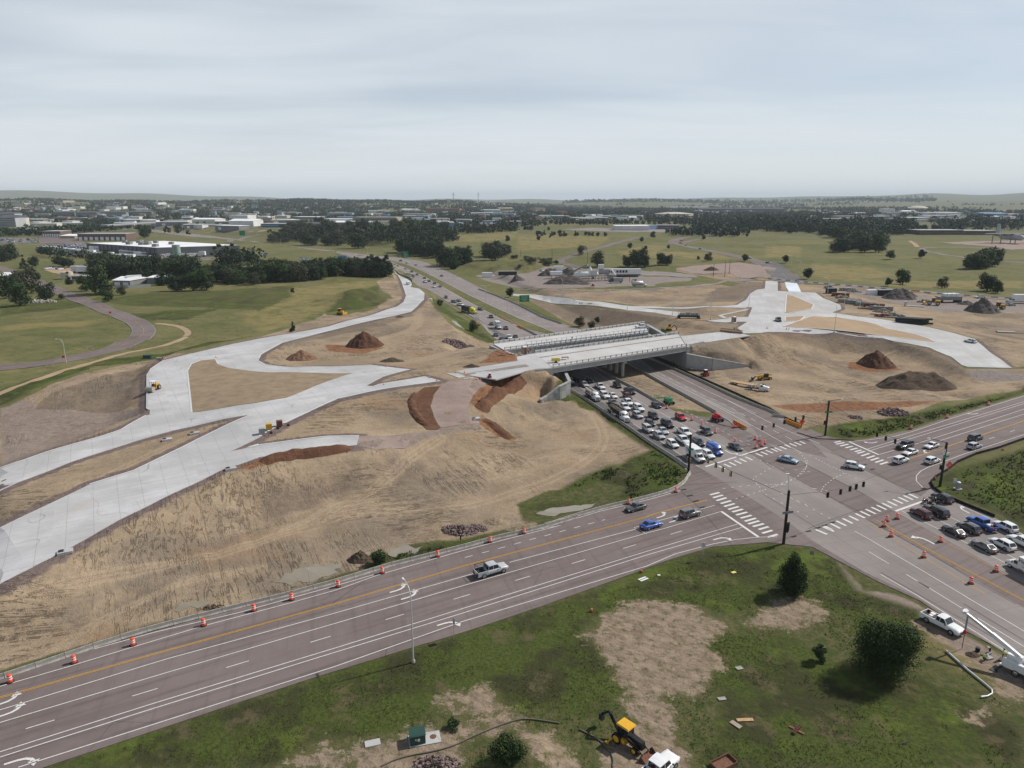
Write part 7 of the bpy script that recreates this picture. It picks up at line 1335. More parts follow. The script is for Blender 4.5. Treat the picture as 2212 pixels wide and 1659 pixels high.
def machine(kind,s,hd,label,cat,z=None,sc_=1.0,up=1.0):
    r=empty(kind)
    if kind=='road_roller':
        m=MB(); M=Matrix.Translation((1.6,0,.75))@Matrix.Rotation(math.pi/2,4,'X'); m.lathe([(.75,-1.05),(.75,1.05)],20,M=M); m.build('drum',M_GREYM,r)
        m=MB(); m.box(1.6,0,.7,1.7,2.3,.12); m.box(.5,0,.6,1.0,.8,.5); m.build('front_frame',M_CATY,r); boxm(-1.4,0,.8,2.0,1.3,.85,tx=.85).build('engine_hood',M_CATY,r)
        for y in (-.85,.85): wheel(r,-1.3,y,.72,.45)
        m=MB(); [m.bar((x,y,1.3),(x,y,2.7),.07) for x in (-.3,.5) for y in (-.6,.6)]; m.build('canopy_frame',M_TRIM,r); boxm(.1,0,2.7,1.5,1.5,.1).build('canopy',M_SWHT,r); boxm(.0,0,1.2,.5,.5,.7).build('seat',M_TRIM,r)
    elif kind=='bulldozer':
        for y in (-.95,.95): m=MB(); m.box(0,y,.05,3.0,.5,.85,tx=.8); m.build('track',M_TRIM,r)
        boxm(.6,0,.7,1.9,1.1,1.0,tx=.9).build('engine_hood',M_CATY,r); boxm(-.7,0,.7,1.5,1.5,.8).build('body',M_CATY,r); boxm(-.7,0,1.5,1.3,1.3,1.2,tx=.9,ty=.9).build('cab_glass',M_GLASS,r); boxm(-.7,0,2.7,1.5,1.5,.12).build('roof',M_CATY,r)
        m=MB(); m.box(2.3,0,.1,.2,3.2,1.1); [m.bar((0,y,.5),(2.2,y,.5),.16) for y in (-1.3,1.3)]; m.build('blade',M_CATY,r); m=MB(); m.box(-2.0,0,.4,.5,1.2,.7,tx=.6); m.build('ripper',M_CATY,r)
    elif kind=='excavator':
        for y in (-.85,.85): m=MB(); m.box(0,y,.05,2.8,.45,.6,tx=.85); m.build('track',M_TRIM,r)
        boxm(-.3,0,.75,2.3,1.9,.8).build('body',M_CATY,r); boxm(.2,.5,1.5,1.1,.9,1.1).build('cab_glass',M_GLASS,r); boxm(.2,.5,2.6,1.2,1.0,.08).build('roof',M_TRIM,r)
        m=MB(); m.bar((.8,-.2,1.3),(2.4,-.2,2.6),.25,.3); m.build('boom',M_TRIM,r); m=MB(); m.bar((2.4,-.2,2.6),(3.4,-.2,1.2),.2,.25); m.build('dipper_arm',M_TRIM,r); boxm(3.3,-.2,.6,.6,.6,.6,tx=.7).build('bucket',M_TRIM,r)
    elif kind=='skid_steer':
        for x in (-.5,.5):
            for y in (-.7,.7): wheel(r,x,y,.38,.28)
        boxm(0,0,.4,1.9,1.1,.7).build('body',M_LRED,r); boxm(.1,0,1.1,1.1,1.0,.95).build('cab_frame',M_TRIM,r); boxm(.1,0,2.05,1.15,1.05,.08).build('roof',M_SWHT,r); boxm(1.6,0,.05,.6,1.7,.5,tx=.6).build('bucket',M_TRIM,r); boxm(-1.05,0,.5,.2,1.1,.8).build('engine_cover',M_LRED,r)
    elif kind=='telehandler':
        for x in (-1.4,1.4):
            for y in (-.95,.95): wheel(r,x,y,.62,.42)
        boxm(0,0,.7,4.2,1.3,.6).build('chassis',M_CATY,r); boxm(-.1,.55,1.2,1.3,.8,1.2).build('cab_glass',M_TRIM,r); boxm(.2,-.65,1.1,1.8,.5,.7).build('engine_cover',M_CATY,r)
        m=MB(); m.bar((-2.2,0,1.9),(3.4,0,1.5),.35,.4); m.build('boom',M_CATY,r); m=MB(); m.bar((3.4,0,1.5),(4.2,0,.5),.25,.3); m.box(4.4,0,.3,.15,1.3,.9); m.bar((4.4,.4,.3),(5.4,.4,.3),.1); m.bar((4.4,-.4,.3),(5.4,-.4,.3),.1); m.build('fork_carriage',M_TRIM,r)
    elif kind=='wheel_loader':
        for x in (-1.4,1.4):
            for y in (-1.0,1.0): wheel(r,x,y,.75,.5)
        boxm(-1.3,0,.9,2.2,1.4,1.1,tx=.85).build('engine_hood',M_CATY,r); boxm(.1,0,1.2,1.3,1.3,1.6,tx=.9).build('cab_glass',M_GLASS,r); boxm(.1,0,2.8,1.5,1.5,.12).build('roof',M_CATY,r); m=MB(); m.bar((.7,0,1.5),(2.8,0,.7),.5,.3); m.build('loader_arm',M_CATY,r); boxm(3.2,0,.1,1.0,2.6,1.0,tx=.6).build('bucket',M_CATY,r)
    r.scale=(sc_,)*3
    if z is None: place(r,s,hd,label,cat,surf='t',up=up)
    else: place(r,s,hd,label,cat,z=z,up=up)
    return r
machine('road_roller','e 1312,440',math.radians(-97),'yellow drum roller on the new concrete ramp at left','road roller',sc_=1.15)
machine('bulldozer','b 705,1172',math.radians(-25),'yellow bulldozer at the foot of the grassy mound','bulldozer',sc_=1.25); machine('excavator','s 765,440',math.radians(-10),'small yellow excavator behind the right bridge end','excavator',z=9,sc_=1.0); machine('skid_steer','s 1290,1085',math.radians(110),'red skid-steer loader below the long wing wall','skid steer',z=0,sc_=1.15); machine('telehandler','s 2130,1150',math.radians(190),'yellow telehandler on the dirt in the right basin','telehandler',z=.3,sc_=1.15); machine('wheel_loader','u 1820,430',math.radians(170),'yellow loader beside the pointed gravel stockpile','wheel loader',sc_=1.4); machine('wheel_loader','u 830,370',math.radians(150),'yellow machine with tracks by the paving train','loader',sc_=1.5); machine('skid_steer','r 345,735',math.radians(100),'small dark compactor on the approach slab','compactor',z=9,sc_=.7); machine('skid_steer','t 1030,540',1,'tiny skid steer on the gravel yard','skid steer'); machine('excavator','t 1640,480' if 0 else 't 1770,490',2.5,'dark mixer machine beside the white tanker in the gravel yard','mixer',sc_=1.2)
r=empty('flatbed_trailer'); boxm(0,0,.9,9,2.5,.18).build('deck',M_WOOD,r); boxm(0,0,.6,9,.8,.3).build('frame',M_CHAS,r)
for x in (-2.6,-3.7): axle(r,x,1.2,.42)
place(r,'s 1812,1222',math.radians(-42),'timber-decked flatbed trailer hitched to the white flatbed truck','trailer',z=0,up=1.0)
r=empty('flatbed_truck'); truckcab(r,2.0,1.1,M_TRUCKW,h=2.2); boxm(-1.6,0,.95,3.6,2.2,.15).build('flatbed',M_CHAS,r); boxm(-1,0,.6,6,.8,.3).build('frame',M_CHAS,r); m=MB(); m.tube([(-.4,-1.0,1.1),(-.4,-1.0,2.2),(-.4,1.0,2.2),(-.4,1.0,1.1)],.07,6); m.tube([(-1.8,-1.0,1.1),(-1.8,-1.0,2.0),(-1.8,1.0,2.0),(-1.8,1.0,1.1)],.07,6); m.build('headache_rack',M_SWHT,r)
for x in (3.3,-2.2): axle(r,x,1.1,.45,x<0)
place(r,'s 2020,1290',math.radians(-35),'white flatbed truck at the edge of the right basin','truck',z=0,up=1.0)
r=empty('air_compressor'); m=MB(); m.box(0,0,.45,2.6,1.4,1.0,tx=.86,ty=.8); m.build('canopy',flat('compressor_yellow',(.6,.5,.12),.5),r); [wheel(r,0,y,.32,.2,False) for y in (-.75,.75)]; m=MB(); m.bar((-1.3,0,.5),(-2.6,0,.45),.08); m.build('tow_bar',M_TRIM,r); place(r,'r 1287,530',.1,'pale yellow towed compressor on the bridge deck','compressor',z=9,up=.8); r.scale=(1.2,)*3
for s,l,rz in (('r 1420,518','red-brown steel frame table on the bridge deck',.2),('r 698,445','steel frame on the red soil at the left bridge end',0),('r 552,455','second steel frame on the red soil, further left',.3),('s 1045,1030','steel work table below the wing wall, left one',.1),('s 1110,1045','steel work table below the wing wall, right one',.1)):
    z=9 if s[0]=='r' else 0; x,y=G(*pts(s)[0],z); m=MB(); [m.bar((a,b,0),(a,b,.8),.08) for a in (-1.1,1.1) for b in (-.6,.6)]; m.box(0,0,.8,2.5,1.4,.1); tag(m.build('steel_table',M_RUST if 'red' in l else M_GREYM,loc=(x,y,z+.05),rz=rz),l,'table')
def toilet(s,z,l):
    x,y=G(*pts(s)[0],z); r=empty('portable_toilet',(x,y,z),.5); boxm(0,0,0,1.2,1.2,2.1).build('cabin',M_TANB,r); boxm(0,0,2.1,1.25,1.25,.2,tx=.8,ty=.8).build('roof',M_SWHT,r); boxm(0,-.61,.15,.8,.03,1.8).build('door',M_RUST,r); r.scale=(1.35,)*3; tag(r,l,'portable toilet')
toilet('r 838,440',9,'tan portable toilet at the left end between the bridges'); toilet('s 1685,362',8.8,'tan portable toilet on the right concrete pad')
r=empty('slab_finisher'); m=MB(); m.tube([(-8.5,0,.5),(8.5,0,.5)],.28,10); m.tube([(-8.5,1.1,.5),(8.5,1.1,.5)],.2,8); m.build('roller_tube',M_RUST,r); m=MB(); [m.bar((-8.3+1.2*i,0,.6),(-8.3+1.2*i,1.1,1.5),.12) for i in range(15)]; [m.bar((-8.3,q,1.5),(8.3,q,1.5),.14) for q in (0,1.1)]; m.build('truss',M_RUST,r)
a=Vector((*G(*pts('s 1490,490')[0],9),9)); b=Vector((*G(*pts('s 1800,525')[0],9),9)); r.location=(a+b)/2; d=b-a; r.rotation_euler=(0,0,math.atan2(d.y,d.x)); r.scale=(d.length/17,1,1); tag(r,'long rust-coloured slab roller lying across the new slab','slab finisher')
r=empty('paving_machine'); m=MB(); m.box(0,0,.9,12,3.0,.9); m.build('frame',M_TRIM,r)
for x in (-5.6,5.6):
    for y in (-2,2): boxm(x,y,.05,1.2,2.0,.8,ty=.8).build('track',M_TRIM,r)
m=MB(); [m.box(x,0,1.8,w_,2.2,h_) for x,w_,h_ in ((-3.6,2.4,1.3),(-.5,2.2,1.7),(2.2,1.8,1.4),(4.4,1.3,1.6))]; m.build('engine_house',M_DARKC,r)
m=MB(); 
for x in np.linspace(-6,6,9): m.bar((x,-1.7,1.8),(x,-1.7,2.9),.07); m.bar((x,1.7,1.8),(x,1.7,2.9),.07)
[m.bar((-6,y,z),(6,y,z),.06) for y in (-1.7,1.7) for z in (2.35,2.9)]; m.build('guard_rail',M_STEEL,r); m=MB(); [m.bar((x,0,1.8),(x,0,5.2),.09) for x in (-5.8,0,5.8)]; m.build('mast',M_GREYM,r)
a=G(*pts('s 885,335')[0],7); b=G(*pts('s 1200,340')[0],7); r.location=((a[0]+b[0])/2,(a[1]+b[1])/2,hz((a[0]+b[0])/2,(a[1]+b[1])/2)); L_=math.dist(a,b); r.rotation_euler=(0,0,math.atan2(b[1]-a[1],b[0]-a[0])); r.scale=(L_/12.5,)*3; tag(r,'large dark slipform paving machine on tracks behind the bridges','paving machine')
for s,l,hd in (('g 90,800','tan skip-like pump unit at the ramp edge, middle of three',.4),('g 30,840','grey pump unit at the ramp edge, nearest of three',.4),('g 180,772','rust-orange pump unit at the ramp edge, farthest of three',.4)):
    g=T1(s); r=empty('pump_unit',g,hd); boxm(0,0,.3,1.5,1.3,1.4).build('housing',M_RUST if 'rust' in l else M_GREYM if 'grey' in l else M_CATY,r); m=MB(); m.bar((.8,0,.8),(2.4,.2,.3),.12); m.box(2.4,.2,0,.4,1.2,.3); m.build('arm',M_TRIM,r); tag(r,l,'pump unit')
for s,l in (('e 1430,890','open concrete manhole box on the left median, lower one'),('e 1665,835','open concrete manhole box on the left median, upper one'),('e 1975,1140','concrete inlet box at the ramp edge by the red ridge'),('j 430,235','concrete inlet box at the edge of the lower ramp'),('g 1860,712','white concrete inlet box in the gravel at the cut')):
    g=T1(s); r=empty('inlet_box',g,.5); m=MB(); m.box(0,0,0,2.4,1.5,.45); m.build('concrete_lid',M_NEWC,r); m=MB(); m.box(-.6,.1,.45,.8,.9,.12); m.build('opening',M_TRIM,r); tag(r,l,'inlet')
g=T1('e 1265,190'); m=MB(); m.box(0,0,0,3.0,2.0,1.5); tag(m.build('storage_box',M_DKG,loc=g,rz=.1),'dark green box standing on the grass above the ramp','box'); g=T1('e 1365,205'); m=MB(); m.tube([(-1,0,.6),(1.2,0,.6)],.6,12,caps=False); tag(m.build('concrete_pipe',M_BARR,loc=g),'short concrete pipe above the ramp edge','pipe'); g=T1('B 603,665'); m=MB(); m.box(0,0,0,1.8,1.6,1.8); tag(m.build('utility_box',M_SWHT,loc=g),'small white box at the end of the new ramp','box')
for i,(s,l) in enumerate((('d 700,1085','stack of timber forms in the yard, farthest left'),('d 780,1098','second stack of timber forms in the yard'),('d 860,1112','third stack of timber forms with pale ends'),('d 930,1125','fourth stack of timber forms with red ends'),('d 1000,1150','fifth stack of timber forms, nearest the pallet'),('d 880,1140','low stack of boards in front of the forms'),('d 990,1190','low pallet of slabs by the new ramp'),('d 1090,1215','second low pallet of slabs by the new ramp'),('d 700,985','row of dark boxes at the back of the yard'),('d 640,1030','small stack by the second lamp'))):
    g=T1(s); R=random.Random(i); m=MB(); n=5
    for a in range(4):
        for b in range(3 if 'low' not in l else 1): m.box(-4+2.6*a+R.uniform(-.3,.3),R.uniform(-.4,.4),b*.75,2.4,2.0+R.uniform(-.5,.8),.68)
    tag(m.build('material_stack',[M_BARR,M_RUST,M_TANB,M_DARKC][i%4] if 'timber' not in l else [M_TANB,M_DARKC,M_BARR,M_RUST,M_DARKC][i%5],loc=g,rz=-.35),l,'material stack')
for i,s in enumerate(('d 650,1045','d 760,1070','d 850,1100','d 930,1135','d 990,1165','d 760,995','d 1010,1205','d 1100,1200','u 700,350','u 1960,400')): rubble(s,70,9,5,1.3,[M_TANB,M_BARR,M_RUST,M_DARKC][i%4],'heap of mixed building materials in the storage yard, %s along the row'%ORD[i],50+i,1.6)
g=T1('d 1270,1262'); m=MB(); R=random.Random(4)
for a in range(12): 
    z=.5+.95*(a%3); y=-2.2+.95*(a//3)*1.3; x0=R.uniform(-9,-6); m.tube([(x0,y,z),(x0+R.uniform(12,15),y,z)],.48,10)
tag(m.build('pipe_stack',M_TRIM,loc=g,rz=-.38),'stack of long black pipes beside the right ramp','pipes')
for i,(s,l,w_,h_) in enumerate((('d 955,1020','white covered bundle in the storage yard',14,4),('d 1020,1025','dark dumpster beside the white bundle',10,4.5),('t 445,295','white site office box above the gravel heaps',9,5),('B 1315,365','grey box trailer in the gravel yard',9,5),('b 2130,850','pair of dark dumpsters at the edge of the gravel yard',16,4),('d 560,1005','dark dumpster by the second lamp',6,4))):
    g=T1(s); r=empty('storage_container',g,.1); m=MB(); m.box(0,0,.1,w_,3.2,h_*.8); m.build('container_body',M_TRIM if 'dark' in l else M_SWHT if 'white' in l else M_TRUCKW,r); m=MB(); m.box(0,0,.1+h_*.8,w_*1.02,3.3,.15); m.build('lid',M_DARKC if 'dark' in l else M_SWHT,r); tag(r,l,'container')
g=T1('t 1180,465'); r=empty('batching_plant',g,0)
m=MB(); 
for x in np.linspace(-13,13,9):
    for y in (-3,3): m.bar((x,y,0),(x,y,5.2),.35)
[m.bar((-13,y,5),(13,y,5),.4) for y in (-3,3)]; m.build('steel_frame',M_GREYM,r); m=MB(); m.tube([(-3,0,9),(7,0,9.6)],3.0,14); m.build('mixer_drum',M_GREYM,r); boxm(-1,0,12,5.5,4,4.2).build('control_tower',M_TRUCKW,r); boxm(-8,0,5.5,6,4.5,5).build('silo_block',M_POLE,r); m=MB(); m.tube([(9,0,12),(14,0,5)],.7,8); m.build('chute',M_SWHT,r); m=MB(); m.box(11,0,0,7,4,6); m.build('plant_house',M_TANB,r); m=MB(); m.lathe([(1.6,5),(1.6,12),(.4,14)],12,c=(-12,0,0)); m.build('silo',M_TRUCKW,r); r.scale=(.8,.8,.8); tag(r,'pale concrete batching plant with a drum and tower in the gravel yard','batching plant')
a=T1('t 560,395'); b=T1('t 1000,440'); r=empty('conveyor',a); zt=11; d=Vector((b[0]-a[0],b[1]-a[1],0)); m=MB(); m.bar((0,0,1.2),(d.x*.85,d.y*.85,zt),1.4,1.0); m.build('belt_gantry',M_DARKC,r); m=MB(); [m.bar((d.x*t_,d.y*t_,0),(d.x*t_,d.y*t_,1.2+(zt-1.2)*t_/.85),.3) for t_ in (.3,.55,.8)]; m.build('leg',M_GREYM,r); tag(r,'long dark inclined conveyor leading to the batching plant','conveyor')
g=T1('t 400,430'); r=empty('feed_hopper',g,.2); boxm(0,0,3,9,3.5,3,tx=1.15).build('hopper',M_TRUCKW,r); m=MB(); [m.bar((x,y,0),(x,y,3.2),.35) for x in (-4,0,4) for y in (-1.4,1.4)]; m.build('leg',M_GREYM,r); tag(r,'white feed hopper at the lower end of the conveyor','hopper')
g=T1('t 910,430'); r=empty('cement_tank',g,.12); m=MB(); m.tube([(-10,0,3.2),(-9,0,3.2),(9,0,3.6),(10,0,3.6)],[1.2,2.3,2.3,1.2],16); m.build('tank',M_TRUCKW,r); m=MB(); [m.box(x,0,0,1.0,3.6,1.3) for x in (-6,6)]; m.build('saddle',M_CHAS,r); tag(r,'long white horizontal cement tank left of the batching plant','tank')
g=T1('t 1540,400'); r=empty('office_trailer',g,.06); boxm(0,0,1.2,30,4,5.5).build('body',M_TRUCKW,r); boxm(0,-2.03,1.3,29,.06,.9).build('stripe',M_SBLK,r); boxm(0,0,.2,26,3,1.0).build('undercarriage',M_CHAS,r); [boxm(x,-2.04,3.6,1.8,.06,2.0).build('window',M_GLASS,r) for x in (-12,-9.5,-5,-2.5,0,2.5)]; tag(r,'long white office trailer with dark windows at the batching plant','trailer')
r=boxtruck(6,M_TRUCKW,M_TRUCKW,h=3.0); 
for k in list(r.children):
    if k.name.startswith('cargo_box'): bpy.data.objects.remove(k)
m=MB(); m.tube([(-3.4,0,2.0),(-3.0,0,2.0),(3,0,2.0),(3.3,0,2.0)],[.6,1.2,1.2,.6],14); m.build('tank',M_POLE,r); place(r,'t 1790,535',.05,'white tanker parked at the front of the gravel yard','tanker truck',surf='t',up=1.4); r.scale=(1.3,)*3
r=boxtruck(5,flat('truck_navy',(.02,.05,.2),.4),M_GREYM,h=2.6); place(r,'t 1460,475',math.pi,'navy blue dump truck at the batching plant','dump truck',surf='t',up=1.2); r.scale=(1.5,)*3
r=boxtruck(9,M_TRUCKW,M_TRUCKW,h=4); place(r,'d 2200,1060',math.pi,'white semi trailer at the right edge of the yard','semi trailer',surf='t',up=2); r.scale=(1.3,)*3
g=T1('u 1050,350'); r=empty('paving_train',g,.1); boxm(0,0,1.5,14,5,2).build('frame',M_DARKC,r); boxm(1,0,3.5,9,4,1.8).build('engine_house',M_TRUCKW,r); [boxm(x,0,0,2,5,1.5).build('track',M_TRIM,r) for x in (-6,6)]; m=MB(); [m.bar((x,-2.4,3.5),(x,-2.4,6.5),.15) for x in (-6,-3,0,3,6)]; m.bar((-6,-2.4,6.5),(6,-2.4,6.5),.15); m.build('guard_rail',M_STEEL,r); tag(r,'grey and white paving train standing in the storage yard','paving machine')
g=T1('u 530,420'); m=MB(); m.box(0,0,.2,10,1.6,.35); m.box(-4.5,0,.2,1,1.6,2.6); tag(m.build('steel_beam_rack',M_STEEL,loc=g,rz=-.35),'pale rack of beams lying in the middle of the storage yard','beam rack')
g=T1('d 2040,1335' if 0 else 'u 1940,815'); m=MB(); m.box(0,0,0,8,3,.6); m.box(8,-1.5,0,14,.5,.3); tag(m.build('slab_stack',M_BARR,loc=g,rz=-.2),'pale slabs lying on the brown ground near the right edge','slabs')
for s,t_,l in (('c 600,745','c 600,640','dark utility pole right of the grey road bend'),('c 298,710','c 298,637','dark utility pole above the scrubby berm'),('c 1677,862','c 1677,752','black pole with an arm near the pink lot, nearest'),('c 1775,865','c 1778,728','bare pole near the pink lot, middle'),('c 1813,840','c 1813,732','black pole near the pink lot, farthest'),('b 1562,750','b 1562,640','dark utility pole among the poplars'),('c 32,690','c 32,625','dark utility pole at the left meadow edge'),('F 2072,245' if 0 else 'c 2095,150' if 0 else 'c 960,905','c 960,868','short dark post at the gravel yard')):
    g=T1(s); h=max(5,height_at(g,pts(t_)[0])); m=MB(); m.tube([(0,0,0),(0,0,h)],[.22,.14],8); tag(m.build('utility_pole',flat('dark_timber_pole',(.05,.04,.035),.9),loc=g),l,'pole')
g=T1('k 990,178'); m=MB(); m.tube([(0,0,0),(0,0,1.9)],.04,6); m.box(0,0,1.0,.3,.04,.9); tag(m.build('marker_post',M_TRIM,loc=g),'thin dark marker post behind the barriers','post'); g=T1('j 2037,440'); m=MB(); m.tube([(0,0,0),(0,0,3.0)],.04,6); m.box(0,0,2.3,.08,.3,.7); tag(m.build('marker_post',M_STEEL,loc=g),'thin sign post seen edge-on by the muddy pool','post')
BM={}
def bmat(k):
    C=dict(white=(.62,.62,.6),cream=(.5,.46,.38),grey=(.2,.2,.205),dgrey=(.15,.155,.165),tan=(.33,.27,.2),brown=(.15,.1,.085),blue=(.16,.27,.42),lgrey=(.36,.37,.38),red=(.25,.12,.09),green=(.25,.33,.3),wroof=(.72,.73,.74),slate=(.09,.095,.11))
    return flat('building_'+k,C[k],.8,var=.08,spec=.15,scale=.05)
def bld(fr,x0,x1,yb,yt,depth,wc,rc,label,cat='building',kind='flat',doors=0,wins=0,group=None,name='building',yl=None,rot=0,dark_wins=True):
    a=T1('%s %g,%g'%(fr,x0,yb)); b=T1('%s %g,%g'%(fr,x1,yl or yb)); a=Vector(a);b=Vector(b); z=min(a.z,b.z); h=max(3.0,height_at(a,src(fr,x0,yt))) ; d=b-a; L=math.hypot(d.x,d.y); th=math.atan2(d.y,d.x)
    BL.append(((a.x+b.x)/2,(a.y+b.y)/2+depth/2,L)); wc='white' if rc=='wroof' and wc in('lgrey','cream') else wc; r=empty(name,(a.x,a.y,z),th); tag(r,label,cat,group); m=MB(); m.box(L/2,depth/2,-3,L,depth,h+3); m.build('wall',bmat(wc),r); m=MB()
    if kind=='gable':
        n=h*.22+1; m.add([(-.6,-.6,h-.1),(L+.6,-.6,h-.1),(L+.6,depth+.6,h-.1),(-.6,depth+.6,h-.1),(-.6,depth/2,h+n),(L+.6,depth/2,h+n)],[(0,1,5,4),(2,3,4,5),(0,4,3),(1,2,5),(3,2,1,0)])
    else: m.box(L/2,depth/2,h+.002,L+.6,depth+.6,.5)
    m.build('roof',bmat(rc),r)
    if doors:
        for i in range(doors): m=MB(); m.box(L*(i+.5)/doors,-.12,.2,L/doors*.62,.2,min(h*.6,5)); m.build('door',M_SWHT if dark_wins else M_TRIM,r)
    if wins:
        rows=max(1,int(h/3.6)); 
        for i in range(rows): m=MB(); m.box(L/2,-.1,h*(i+.45)/rows-.1,L*.93,.16,1.5); m.build('window_band',M_GLASS,r)
    return r,L,h
def bld2(P0,P1,P2,h,wc,rc,label,z=None,name='building',cat='building'):
    """parallelogram footprint from three ground points"""
    a,b,c=[Vector((p[0],p[1],0)) for p in (P0,P1,P2)]; d=a+(c-b); z=z if z is not None else hz(*P1); r=empty(name,(b.x,b.y,z)); tag(r,label,cat); F=[a-b,Vector((0,0,0)),c-b,d-b]; F=[(p.x,p.y) for p in F]
    cx=sum(p[0] for p in F)/4; cy=sum(p[1] for p in F)/4
    ar=sum(F[i][0]*F[(i+1)%4][1]-F[(i+1)%4][0]*F[i][1] for i in range(4))
    if ar<0: F=F[::-1]
    m=MB(); m.prism(F,-3,h); m.build('wall',bmat(wc),r); m=MB(); m.prism([(cx+(x-cx)*.992,cy+(y-cy)*.992) for x,y in F],h,h+.12); m.build('roof',bmat(rc),r); return r,a-b,c-b
p1=T1('A 1700,402'); p0=T1('A 695,300'); p2=T1('a 2055,678'); H_=height_at(p1,pts('A 1700,250')[0])
r,u,v=bld2(p0,p1,p2,H_,'dgrey','wroof','huge grey warehouse with a white roof and loading docks at left','z' and p1[2],'warehouse','warehouse')
M_DG2=flat('panel_line_dark',(.05,.055,.065),.7)
for i in range(9):
    q=v*(.06+.055*i); m=MB(); n=Vector((v.y,-v.x,0)).normalized(); n=n if n.y<0 else -n; d=v.normalized(); c=q+n*.3; m.bar(c-d*2.2+Vector((0,0,2.6)),c+d*2.2+Vector((0,0,2.6)),.3,4); m.build('dock_door',M_SWHT,r)
for k in range(17):
    q=u*(k+.5)/17; m=MB(); n=Vector((u.y,-u.x,0)).normalized(); n=n if n.y<0 else -n; m.bar(q+n*.2,q+n*.2+Vector((0,0,H_-.5)),1.2,.25); m.build('panel_joint',M_DG2,r)
m=MB(); n=Vector((u.y,-u.x,0)).normalized(); n=n if n.y<0 else -n; m.bar(u*.02+n*3+Vector((0,0,H_*.42)),u*.72+n*3+Vector((0,0,H_*.42)),6,.6); m.build('dock_canopy',M_DG2,r)
R=random.Random(2)
for k in range(14): q=u*R.uniform(.1,.9)+v*R.uniform(.08,.6); m=MB(); m.box(q.x,q.y,H_+.1,5,4,3); m.build('roof_unit',bmat('grey'),r)
r,L,h=bld('a',668,1080,553,497,34,'brown','lgrey','long brown depot with a row of white bay doors behind the warehouse',doors=9); bld('a',365,520,525,475,36,'brown','lgrey','left wing of the brown depot with a pale roof',doors=8); bld('a',510,640,535,512,40,'tan','wroof','low tan middle wing of the depot with a metal roof',kind='gable')
bld('A',1062,1305,790,712,22,'grey','wroof','small grey metal shed with a big white roller door',kind='gable',doors=2); r,L,h=bld('A',1545,1840,768,680,30,'grey','wroof','larger grey metal shed with a pale roof behind the conifer',kind='flat'); bld('A',470,752,720,658,9,'lgrey','lgrey','pale mobile home with small windows left of the sheds',wins=3,name='mobile_home',cat='mobile home'); bld('a',0,65,890,850,14,'lgrey','wroof','grey house with a pale roof at the far left edge',name='house',cat='house',kind='gable')
for s,h_,rr,l in (('A 412,700',6,4.5,'cream storage tank beside the mobile home'),('A 1980,445',17,4,'tall green silo in front of the grey warehouse'),('a 258,503',11,5.5,'left of two cream tanks by the depot'),('a 287,503',11,5.5,'right of two cream tanks by the depot'),('F 1340,228',15,64,'large cream water tank in the far centre')):
    g=T1(s); r=empty('storage_tank',g); mt=bmat('cream' if 'green' not in l else 'green'); m=MB(); m.lathe([(rr,-2),(rr,h_)],32); m.build('shell',mt,r); m=MB(); m.lathe([(rr*1.01,h_),(rr*.5,h_+rr*.05),(.1,h_+rr*.08)],32); m.build('roof',mt,r); tag(r,l,'tank')
g0=T1('a 1285,970'); fence_strip('metal_fence',tpoly('a 985,965 1100,962 1290,950'),2.2,M_STEEL,'pale metal fence in front of the sheds'); fence_strip('board_fence',tpoly('a -60,930 0,925 125,915'),2.2,bmat('lgrey'),'pale fence at the far left edge')
a=T1('D 893,335'); b=T1('D 1310,335'); r=empty('overpass',a); tag(r,'distant highway overpass with a cluster of columns at upper left','overpass'); d=Vector(b)-Vector(a); m=MB(); m.bar((0,0,9),(d.x,d.y,9),16,2.2); m.build('deck',bmat('grey'),r); m=MB(); m.bar((0,0,10.6),(d.x,d.y,10.6),16,.9); m.build('parapet',bmat('lgrey'),r)
for t_ in (.36,.4,.44): m=MB(); m.box(d.x*t_,d.y*t_,-2,3,12,10); m.build('column',bmat('grey'),r)
def wtrailer(s,L,hd,label,cab=None,text='FedEx',sc_=1.0,group='white delivery trailers by the warehouse'):
    r=empty('semi_trailer'); boxm(0,0,1.3,L,2.9,3.6).build('trailer_box',M_TRUCKW,r); [boxm(x,0,0,1.0,2.6,1.3,tx=.7).build('wheel',M_TYRE,r) for x in (-L*.35,-L*.26,L*.3)]
    if text:
        o=text_mesh(text[:3],2.6,flat('logo_violet',(.07,.03,.16),.5),parent=r,ext=.02,align='RIGHT'); o.matrix_local=Matrix.Translation((L*.02,-1.47,3.3))@RYn; o=text_mesh(text[3:],2.6,flat('logo_red',(.5,.06,.03),.5) if 'red' in label else flat('logo_green',(.2,.3,.25),.5) if 'green' in label else M_DARKC,parent=r,ext=.02,align='LEFT'); o.matrix_local=Matrix.Translation((L*.02,-1.47,3.3))@RYn
    if cab: boxm(L/2+1.6,0,.6,2.6,2.5,2.9,tx=.7).build('cab',cab,r)
    g=T1(s); r.location=(g[0],g[1],g[2]); r.rotation_euler=(0,0,hd); r.scale=(sc_,)*3; tag(r,label,'trailer',group); return r
for s,l,cab in (('A 130,322','white lettered trailer in the parked line, leftmost',None),('A 200,322','white lettered trailer in the parked line, second',None),('A 268,342','white lettered trailer in the parked line, third',None),('A 375,348','white lettered trailer in the parked line, fourth',None),('A 535,360','white trailer with red letters in the parked line',None),('A 670,378','white trailer with greenish letters and a cab at the end of the parked line',M_TRUCKW),('A 925,410','white lettered trailer alone on the lot',None),('A 1105,440','white trailer with red letters nearest the trees',None),('A 1225,445','plain white trailer nearest the trees',None),('A 870,318','lettered trailer with a yellow cab near the warehouse, left',flat('truck_yellow',(.66,.6,.03),.35)),('A 1010,315','lettered trailer with a dark cab near the warehouse, right',M_TRIM)):
    wtrailer(s,16,-.12,l,cab,None if 'plain' in l else 'FedEx',1.5)
